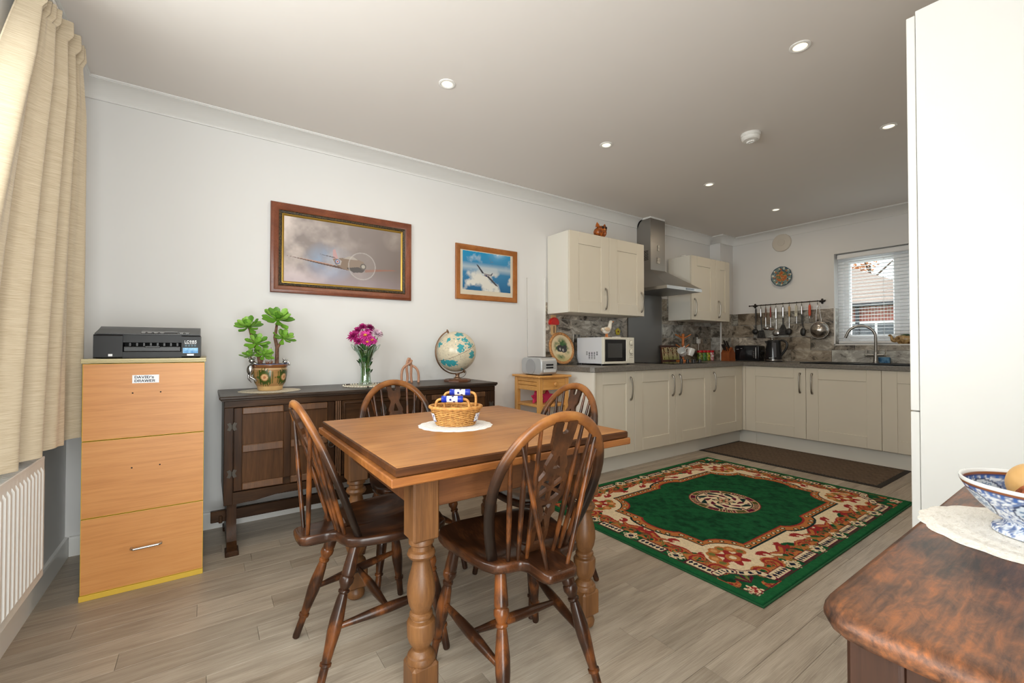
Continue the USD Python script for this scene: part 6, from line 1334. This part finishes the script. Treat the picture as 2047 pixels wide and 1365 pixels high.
# mug tree with two mugs
mtx, mty = 4.42, -.175
mg = thing("mug_tree", "orange-brown wooden mug tree beside the hob", "mug tree", (mtx, mty, WT)); mw_ = wood("mug_tree_wood", lin(150, 78, 28), lin(184, 104, 44), lin(206, 130, 66), grain=(9, 9, 1.5), rough=.35)
obj("base", lathe([(.075, WT), (.078, WT + .006), (.075, WT + .018), (.06, WT + .022), (0, WT + .022)], 32, (mtx, mty, 0)), mw_, mg)
obj("post", lathe([(.012, WT + .02), (.0135, WT + .10), (.0135, WT + .27), (.016, WT + .278), (.0135, WT + .286), (.017, WT + .298), (.017, WT + .31), (.010, WT + .318), (0, WT + .32)], 20, (mtx, mty, 0)), mw_, mg)
for z, aa_ in ((.265, (2.6, 5.7, 1.1)), (.150, (3.6, 6.1, 1.6))):
    for q in aa_: obj("peg", turned((mtx + .01 * math.cos(q), mty + .01 * math.sin(q), WT + z), (mtx + .09 * math.cos(q), mty + .09 * math.sin(q), WT + z + .045), [(0, .0055), (1, .0065)], 10), mw_, mg)
mugm = plain("mug_white", lin(226, 226, 224), .2)
def mug(label, c, tiltv, ha, spots):
    t = thing("mug", label, "mug", c); d = np.array(tiltv, float); d /= np.linalg.norm(d)
    m = lathe([(.030, -.045), (.034, -.043), (.042, -.01), (.044, .042), (.0425, .0435), (.041, .042), (.038, -.01), (.029, -.039), (0, -.039)], 28); obj("cup", align(m, c, np.array(c) + d), mugm, t)
    h = tube(smooth_pts([(.041, 0, .028), (.066, 0, .024), (.070, 0, -.004), (.056, 0, -.024), (.038, 0, -.022)], 18), .005, 8); obj("handle", align(rot(h, ha, (0, 0, 1)), c, np.array(c) + d), mugm, t)
    if spots: obj("spot", [align(rot(mv(ball((0, 0, 0), .005, 1, (.3, 1, 1)), .0428, 0, z), q, (0, 0, 1)), c, np.array(c) + d) for q, z in zip(np.linspace(0, 6, 12), [.01, -.012, .02, .0, .024, -.01, .012, -.015, .02, .0, .015, -.008])], plain("mug_spot", lin(52, 60, 96), .3), t, kind="stuff")
mug("spotted white mug hanging on the left peg of the mug tree", (mtx - .068, mty - .035, WT + .108), (-.75, -.25, .45), -.2, True)
mug("plain white mug hanging on the right peg of the mug tree", (mtx + .072, mty - .045, WT + .110), (.25, -.15, .9), 3.0, False)
# jars
jl = plain("red_lid", lin(200, 26, 34), .35); rj = np.random.RandomState(9)
for i, (x, lab, cols) in enumerate(((4.915, "red-lidded spice jar farthest from the knife block", ((40, 70, 30), (150, 160, 70))), (4.995, "second red-lidded jar from the mug tree, green label", ((30, 84, 52), (90, 150, 60))), (5.075, "third red-lidded jar from the mug tree, yellow-green label", ((70, 90, 20), (200, 190, 60))), (5.155, "red and white jar nearest the knife block", ((190, 30, 60), (236, 230, 230))))):
    t = thing("spice_jar", lab, "jar", (x, -.075, WT), group="red-lidded jars on the worktop")
    obj("jar", lathe([(.030, WT), (.034, WT + .004), (.034, WT + .088), (.030, WT + .096), (.028, WT + .10)], 24, (x, -.075, 0)), mottle("jar_label_%d" % i, lin(*cols[0]), lin(*cols[1]), 34, .3, 3, .4, .6), t)
    obj("lid", lathe([(.031, WT + .100), (.035, WT + .102), (.035, WT + .124), (.032, WT + .127), (0, WT + .127)], 24, (x, -.075, 0)), jl, t)
# knife block
kb = thing("knife_block", "reddish wooden knife block with dark-handled knives in the corner", "knife block", (5.17, -.27, WT)); kx, ky = 5.185, -.275
kbm = wood("knife_block_wood", lin(104, 50, 22), lin(150, 80, 38), lin(178, 104, 58), grain=(9, 9, 1.5), rough=.35)
obj("block", prism(Polygon([(-.065, 0), (.075, 0), (.075, .085), (.005, .165), (-.065, .10)]), .10, (kx, ky + .05, WT), (1, 0, 0), (0, 0, 1)), kbm, kb, smooth=False)
for i, (u, w, L) in enumerate(((-.035, -.025, .085), (-.035, .0, .10), (-.030, .028, .09), (-.005, -.02, .11), (-.002, .012, .12))):
    b0 = np.array([kx + u, ky + w, WT + .125 + (u + .035) * 1.0]); dd = np.array([-.62, 0, .78]); obj("knife_handle", turned(b0, b0 + dd * L, [(0, .007), (.1, .0085), (.8, .0105), (.95, .009), (1, .004)], 8), plain("knife_black_%d" % i, (.03, .025, .022), .4), kb)
obj("brown_handle", turned((kx - .05, ky - .035, WT + .09), (kx - .11, ky - .04, WT + .17), [(0, .006), (.9, .008), (1, .004)], 8), kbm, kb)
# toaster
to = thing("toaster", "black long-slot toaster between the knife block and the kettle", "toaster", (5.38, -.44, WT))
p_ = sbox(-.145, .012, .145, .187).buffer(-.024).buffer(.024, 8)
e = p_.exterior; q = np.array([e.interpolate(i / 72, normalized=True).coords[0] for i in range(72)]); cq = q.mean(0)
obj("body", fix(loft([np.column_stack([np.full(72, x), -.437 + -(cq + (q - cq) * s)[:, 0], WT + (cq + (q - cq) * s)[:, 1]]) for x, s in ((5.303, .92), (5.309, .985), (5.32, 1), (5.44, 1), (5.451, .985), (5.457, .92))])), black_gloss, to, smooth=40)
obj("chrome_band", [box(5.3025, 5.306, -.548, -.541, WT + .03, WT + .165, .001)], chrome, to); obj("base", box(5.315, 5.445, -.575, -.30, WT + .002, WT + .016, .003), black_plastic, to)
obj("bread_slot", box(5.365, 5.395, -.55, -.32, WT + .180, WT + .1885), dark_void, to, smooth=False)
obj("lever", box(5.36, 5.40, -.602, -.582, WT + .11, WT + .125, .003), black_plastic, to)
obj("button", [align(lathe([(.007, 0), (.007, .003), (0, .004)], 12), (5.3035, -.522, WT + z), (4, -.522, WT + z)) for z in (.05, .072, .092, .112)], silver_metal, to, kind="stuff")
obj("maker_mark", [box(5.3022, 5.3032, -.345, -.315, WT + .140, WT + .1425), box(5.3022, 5.3032, -.385, -.365, WT + .15, WT + .153)], wht, to, smooth=False, kind="stuff")
for x in (5.33, 5.43):
    for y in (-.31, -.565): obj("foot", lathe([(.010, WT), (.010, WT + .013)], 10, (x, y, 0)), black_plastic, to)
# kettle
ke = thing("kettle", "black and steel cordless kettle on the worktop in front of the utensils", "kettle", (5.33, -.735, WT)); kc = (5.33, -.732, 0)
obj("base", lathe([(.085, WT), (.087, WT + .006), (.084, WT + .014)], 36, kc), black_plastic, ke)
obj("steel_band", lathe([(.086, WT + .014), (.0865, WT + .026), (.0845, WT + .027)], 36, kc), chrome, ke)
obj("body", lathe([(.0845, WT + .027), (.083, WT + .08), (.077, WT + .16), (.070, WT + .228), (.066, WT + .236)], 40, kc), plain("kettle_black", (.014, .014, .016), .12), ke)
obj("lid", lathe([(.066, WT + .236), (.060, WT + .246), (.03, WT + .252), (.0, WT + .253)], 36, kc), black_plastic, ke); obj("lid_knob", lathe([(.012, WT + .252), (.010, WT + .262), (.016, WT + .268), (.014, WT + .275), (0, WT + .277)], 16, (5.33, -.715, 0)), silver_metal, ke)
obj("spout", prism(Polygon([(0, 0), (-.030, .045), (-.022, .05), (.02, .05), (.02, 0)]), .028, (5.344, -.668, WT + .188), (0, -1, 0), (0, 0, 1)).apply_translation((-.0, 0, 0)), black_plastic, ke)
obj("handle", tube(smooth_pts([(5.33, -.792, WT + .232), (5.33, -.845, WT + .236), (5.33, -.872, WT + .205), (5.33, -.862, WT + .15), (5.33, -.825, WT + .09), (5.33, -.81, WT + .07)], 26), .012, 10), black_plastic, ke)
obj("window_strip", prism(Polygon([(0, 0), (.022, .0), (.012, .165), (-.032, .165)]), .001, (5.2445, -.776, WT + .052), (0, -1, 0), (.105, 0, .994)), plain("kettle_grey", (.10, .10, .11), .25), ke, smooth=False)
obj("maker_mark", [box(5.2455, 5.2475, -.735 + i * .012 - .028, -.735 + i * .012 - .020, WT + .040, WT + .047) for i in range(4)], wht, ke, smooth=False, kind="stuff")
obj("cord", tube(smooth_pts([(5.40, -.585, .905), (5.42, -.61, .96), (5.44, -.64, 1.0), (5.49, -.66, 1.03), (5.54, -.66, 1.05)], 20), .0035, 6), black_plastic, to)

# ================================================================ utensil rail
ur = thing("utensil_rail", "black iron utensil rail with scrolled brackets on the kitchen wall", "rail", (5.5, -.78, 1.572)); ux_ = 5.502; uz = 1.572
obj("bar", turned((ux_, -.372, uz), (ux_, -1.188, uz), [(0, .008), (.012, .008), (.013, .0055), (.987, .0055), (.988, .008), (1, .008)], 12), dark_iron, ur)
for y in (-.420, -1.138):
    b = obj("bracket", [align(lathe([(.014, 0), (.014, .006), (.008, .012), (.008, .05)], 16), (XB - .001, y, uz), (4, y, uz))] + [align(mv(lathe([(.011, 0), (.011, .005), (0, .008)], 14), .018 * math.cos(q), .018 * math.sin(q), 0), (XB - .001, y, uz), (4, y, uz)) for q in np.arange(4) * PI / 2], dark_iron, ur)
hooks = (-.455, -.513, -.570, -.624, -.685, -.762, -.828, -.904, -.957, -1.037, -1.112)
for y in hooks: obj("hook", tube(smooth_pts([(ux_ + .006, y, uz - .002), (ux_, y, uz + .0085), (ux_ - .007, y, uz), (ux_ - .003, y, uz - .018), (ux_ + .002, y, uz - .028), (ux_ - .006, y, uz - .033), (ux_ - .010, y, uz - .026)], 18), .0020, 6), dark_iron, ur, smooth=True)
def flat(poly, t, y, z, dx=0.0): return prism(poly, t, (ux_ - .004 - t / 2 + dx, y, z), (0, -1, 0), (0, 0, 1))
def strip(w0, w1, L): return Polygon([(-w0, 0), (w0, 0), (w1, -L), (-w1, -L)]).buffer(.002)
def loop(y, z, r=.006): return tube([(ux_ - .004, y + r * math.sin(q), z - r + r * math.cos(q)) for q in np.arange(12) * PI / 6], .0016, 6, closed=True)
zt = uz - .030
def uten(name, label, y): return thing(name, label, "utensil", (ux_, y, zt), group="utensils hanging on the kitchen rail")
def handle(t, y, m, L, w0=.007, w1=.009, z0=None): obj("handle", [loop(y, (z0 or zt) + .003), turned((ux_ - .004, y, (z0 or zt) - .008), (ux_ - .004, y, (z0 or zt) - L), [(0, w0 * .6), (.06, w0), (.8, w1), (1, w1 * .6)], 10)], m, t)
def shaft(t, y, za, zb, m, r=.0035, y2=None): obj("shaft", turned((ux_ - .004, y, za), (ux_ - .004, y if y2 is None else y2, zb), [(0, r), (1, r)], 8), m, t)
nyl = plain("black_nylon", (.02, .02, .02), .45); horn = plain("horn_handle", lin(112, 84, 66), .45); redh = plain("red_wood_handle", lin(140, 48, 36), .4); beige = plain("beech_handle", lin(204, 172, 128), .5); ivory = plain("ivory_handle", lin(214, 210, 192), .45); orangeh = plain("orange_handle", lin(214, 74, 30), .4)
Y = hooks
t = uten("ladle", "black plastic ladle, first utensil from the corner", Y[0]); handle(t, Y[0], nyl, .20, .009, .006); shaft(t, Y[0], zt - .2, 1.285, nyl, .006); obj("bowl", ball((ux_ - .012, Y[0] + .006, 1.255), .034, 3, (.7, 1.0, 1.0)), nyl, t)
t = uten("slotted_turner", "black slotted turner with a steel handle, second from the corner", Y[1]); handle(t, Y[1], silver_metal, .115); shaft(t, Y[1], zt - .11, 1.262, nyl, .0055, Y[1] - .012)
po = Polygon([(-.026, .0), (.026, 0), (.042, -.085), (-.042, -.085)]).buffer(.004)
for k in range(5): po = po.difference(LineString([(-.020 + k * .010, -.012), (-.028 + k * .014, -.078)]).buffer(.0018))
obj("blade", flat(po, .003, Y[1] - .004, 1.264), nyl, t, smooth=False)
t = uten("ladle", "brown-handled metal ladle, third from the corner", Y[2]); handle(t, Y[2], horn, .12); shaft(t, Y[2], zt - .12, 1.31, silver_metal); obj("bowl", ball((ux_ - .012, Y[2] - .012, 1.290), .036, 3, (.7, 1.1, .65)), silver_metal, t)
t = uten("serving_spoon", "red-handled steel serving spoon, fourth from the corner", Y[3]); handle(t, Y[3], redh, .125); shaft(t, Y[3], zt - .12, 1.30, silver_metal); obj("bowl", ball((ux_ - .010, Y[3] - .012, 1.278), .028, 3, (.5, 1.2, .5)), horn, t)
t = uten("cake_server", "ornate steel serving utensil, fifth from the corner", Y[4]); handle(t, Y[4], chrome, .15, .010, .010); shaft(t, Y[4], zt - .15, 1.275, silver_metal, .003); obj("bowl", ball((ux_ - .008, Y[4], 1.228), .036, 3, (.35, 1.1, .95)), silver_metal, t)
t = uten("skimmer", "wide black slotted skimmer with a steel handle, middle of the rail", Y[5]); handle(t, Y[5], silver_metal, .135, .012, .009); shaft(t, Y[5], zt - .135, 1.32, nyl, .007)
po = Polygon([(-.010, 0), (.010, 0), (.032, -.045), (.042, -.115), (-.042, -.115), (-.032, -.045)]).buffer(.004)
for r_i in range(4):
    for c_i in range(5): po = po.difference(Point((c_i - 2) * .0145, -.05 - r_i * .017).buffer(.0040))
obj("blade", flat(po, .003, Y[5], 1.324), nyl, t, smooth=False)
t = uten("ladle", "beech-handled black ladle just past the wide skimmer", Y[6]); handle(t, Y[6], beige, .125, .011, .009); shaft(t, Y[6], zt - .12, 1.285, silver_metal); obj("bowl", ball((ux_ - .012, Y[6] + .002, 1.243), .035, 3, (.7, .95, 1.1)), nyl, t)
t = uten("whisk", "wire whisk with an ivory slotted handle", Y[7]); obj("handle", flat(strip(.009, .012, .12).difference(Polygon([(-.003, -.02), (.003, -.02), (.004, -.085), (-.004, -.085)])), .010, Y[7], zt - .004), ivory, t, smooth=False); shaft(t, Y[7], zt - .12, 1.335, silver_metal, .004)
obj("wires", [tube([(ux_ - .004 + .034 * math.sin(q) * math.sin(w), Y[7] + .034 * math.sin(q) * math.cos(w), 1.337 - .048 * (1 - math.cos(q)) ) for q in np.linspace(0, PI, 14)], .0011, 5) for w in np.arange(5) * PI / 5], silver_metal, t, kind="stuff")
t = uten("cooking_spoon", "black nylon spoon with a steel handle, second from the orange peeler", Y[8]); handle(t, Y[8], silver_metal, .11); obj("shaft", tube(smooth_pts([(ux_ - .004, Y[8], zt - .11), (ux_ - .004, Y[8] - .002, 1.36), (ux_ - .004, Y[8] - .014, 1.285)], 12), .006, 8), nyl, t); obj("bowl", ball((ux_ - .006, Y[8] - .012, 1.236), .046, 3, (.3, .6, 1.0)), nyl, t)
t = uten("peeler", "orange-handled peeler hanging next to the colander", Y[9]); handle(t, Y[9], orangeh, .13, .011, .013); obj("blade", [box(ux_ - .010, ux_ + .002, Y[9] - .030, Y[9] + .030, 1.381, 1.389, .002), turned((ux_ - .004, Y[9], zt - .13), (ux_ - .004, Y[9], 1.39), [(0, .003), (1, .003)], 8)], silver_metal, t)
t = uten("colander", "round steel sieve hanging at the window end of the rail", Y[10]); cc_ = (ux_ - .004, Y[10] - .017, 1.252)
lm = lathe([(.094, 0), (.097, .003), (.094, .006), (.088, .006), (.084, .014), (.070, .042), (.045, .060), (.0, .068)], 48, caps=False)
obj("bowl", align(lm, cc_, (4, cc_[1], cc_[2])), mottle("sieve_steel", (.38, .35, .32), (.62, .58, .54), 90, .25, 2, metal=1.0), t, smooth=40)
obj("handle", [tube(smooth_pts([(cc_[0], Y[10] - .034, 1.342), (cc_[0], Y[10] - .024, 1.45), (cc_[0], Y[10] - .004, zt - .004), (cc_[0], Y[10] + .010, 1.45), (cc_[0], Y[10] + .012, 1.342)], 30), .0028, 8)], silver_metal, t); obj("rest", tube([(cc_[0], Y[10] + .075, cc_[2]), (cc_[0], Y[10] + .092, cc_[2] - .002)], .004, 6), silver_metal, t)

# plate on the wall
pt = thing("wall_plate", "patterned blue and orange plate hanging on the kitchen wall", "plate", (XB, -.737, 1.897))
n = 120; rr_, tt_ = np.meshgrid(np.linspace(.001, 1, 44), np.linspace(0, 2 * PI, n + 1), indexing="ij"); sc_ = 1 + .030 * np.abs(np.cos(5.5 * tt_)) * (rr_ > .5)
Y_, Z_ = rr_ * np.cos(tt_) * sc_, rr_ * np.sin(tt_) * sc_; X_ = .029 + .012 * np.clip((rr_ - .55) / .45, 0, 1); pf = meshkit.fbm(np.stack([Y_ * 6, Z_ * 6, Y_ * 0], -1), 4, 3)
pcx = np.zeros(rr_.shape + (3,)); pcx[:] = lin(122, 142, 138); pcx[(pf > .55)] = lin(62, 88, 104); pcx[(np.sin(tt_ * 11) > .5) & (rr_ > .7) & (pf > .42)] = lin(206, 206, 190); pcx[(np.sin(tt_ * 8 + 1) > .6) & (rr_ > .62) & (rr_ < .8)] = lin(176, 108, 62)
c2 = np.hypot(Y_ + .02, Z_) < .55; pcx[c2] = lin(196, 150, 96); pcx[c2 & (pf > .52)] = lin(104, 116, 84); pcx[c2 & (pf < .42)] = lin(178, 96, 50); pcx[(rr_ > .945)] = lin(38, 70, 92)
m = gridmesh(np.stack([XB - X_, -.737 - Y_ * .112, 1.897 + Z_ * .112], -1), True)
obj("face", m, vcol("plate_glaze", .2), pt, smooth=True, col=pcx.reshape(-1, 3)); obj("back", align(lathe([(.06, 0), (.062, .014), (.108, .026), (.108, .0255)], 48), (XB - .001, -.737, 1.897), (4, -.737, 1.897)), plain("plate_back", lin(60, 80, 90), .3), pt)

# owl-shaped pot on the wall cabinet
ow = thing("owl_figurine", "glossy amber owl figurine on top of the left wall cabinet", "figurine", (3.02, -.25, 2.0855)); oz = 2.0857
amber = mottle("amber_glaze", lin(70, 30, 12), lin(190, 100, 36), 26, .12, 4, .35, .65); ox, oy = 3.015, -.245
obj("body", [ball((ox, oy, oz + .052), .060, 3, (1.15, .9, .87)), ball((ox + .006, oy - .012, oz + .080), .048, 3, (1.2, .9, .7))], amber, ow, smooth=True)
for s in (-1, 1):
    obj("ear", align(lathe([(.022, 0), (.015, .022), (0, .046)], 14), (ox + s * .042, oy - .01, oz + .098), (ox + s * .062, oy - .012, oz + .18)), amber, ow)
    obj("eye", ball((ox + .004 + s * .020, oy - .053, oz + .088), .013, 2, (1, .5, 1)), plain("owl_eye_%d" % (s + 1), lin(36, 18, 8), .1), ow, smooth=True)
obj("beak", align(lathe([(.008, 0), (0, .016)], 10), (ox + .004, oy - .054, oz + .070), (ox + .004, oy - .2, oz + .0)), plain("owl_beak", lin(206, 150, 80), .2), ow)
single("white_trinket", lathe([(.030, 2.0853), (.034, 2.09), (.030, 2.098), (.010, 2.104), (0, 2.105)], 20, (4.40, -.20, 0)), white_plastic, "small white trinket lying on top of the smaller wall cabinet", "trinket")

# gravy boat on the window sill
gb = thing("glazed_pot", "brown and green glazed pot with a curled spout on the kitchen window sill", "pot", (5.61, -1.80, 1.0955)); gz = 1.0957
am2 = mottle("brown_glaze", lin(104, 72, 40), lin(196, 164, 112), 40, .25, 3, .35, .6); gy0 = -1.815
obj("body", [lathe([(.030, gz), (.034, gz + .004), (.036, gz + .012), (.052, gz + .03), (.058, gz + .05), (.048, gz + .074), (.03, gz + .084), (0, gz + .086)], 28, (5.612, gy0, 0)).apply_transform(np.array([[.75, 0, 0, 5.612 * .25], [0, 1.45, 0, -gy0 * .45], [0, 0, 1, 0], [0, 0, 0, 1]]))], am2, gb, smooth=True)
obj("spout", tube(smooth_pts([(5.612, gy0 + .065, gz + .035), (5.612, gy0 + .092, gz + .040), (5.612, gy0 + .100, gz + .068), (5.612, gy0 + .112, gz + .088), (5.612, gy0 + .124, gz + .080)], 20), np.linspace(.020, .007, 20), 10), am2, gb, smooth=True)
obj("green_top", ball((5.612, gy0 - .01, gz + .080), .03, 2, (.8, 1.6, .55)), mottle("green_glaze", lin(30, 60, 36), lin(84, 112, 60), 40, .25), gb, smooth=True)
obj("handle", tube(smooth_pts([(5.612, gy0 - .07, gz + .07), (5.612, gy0 - .105, gz + .075), (5.612, gy0 - .10, gz + .035), (5.612, gy0 - .075, gz + .028)], 18), .006, 8), am2, gb)
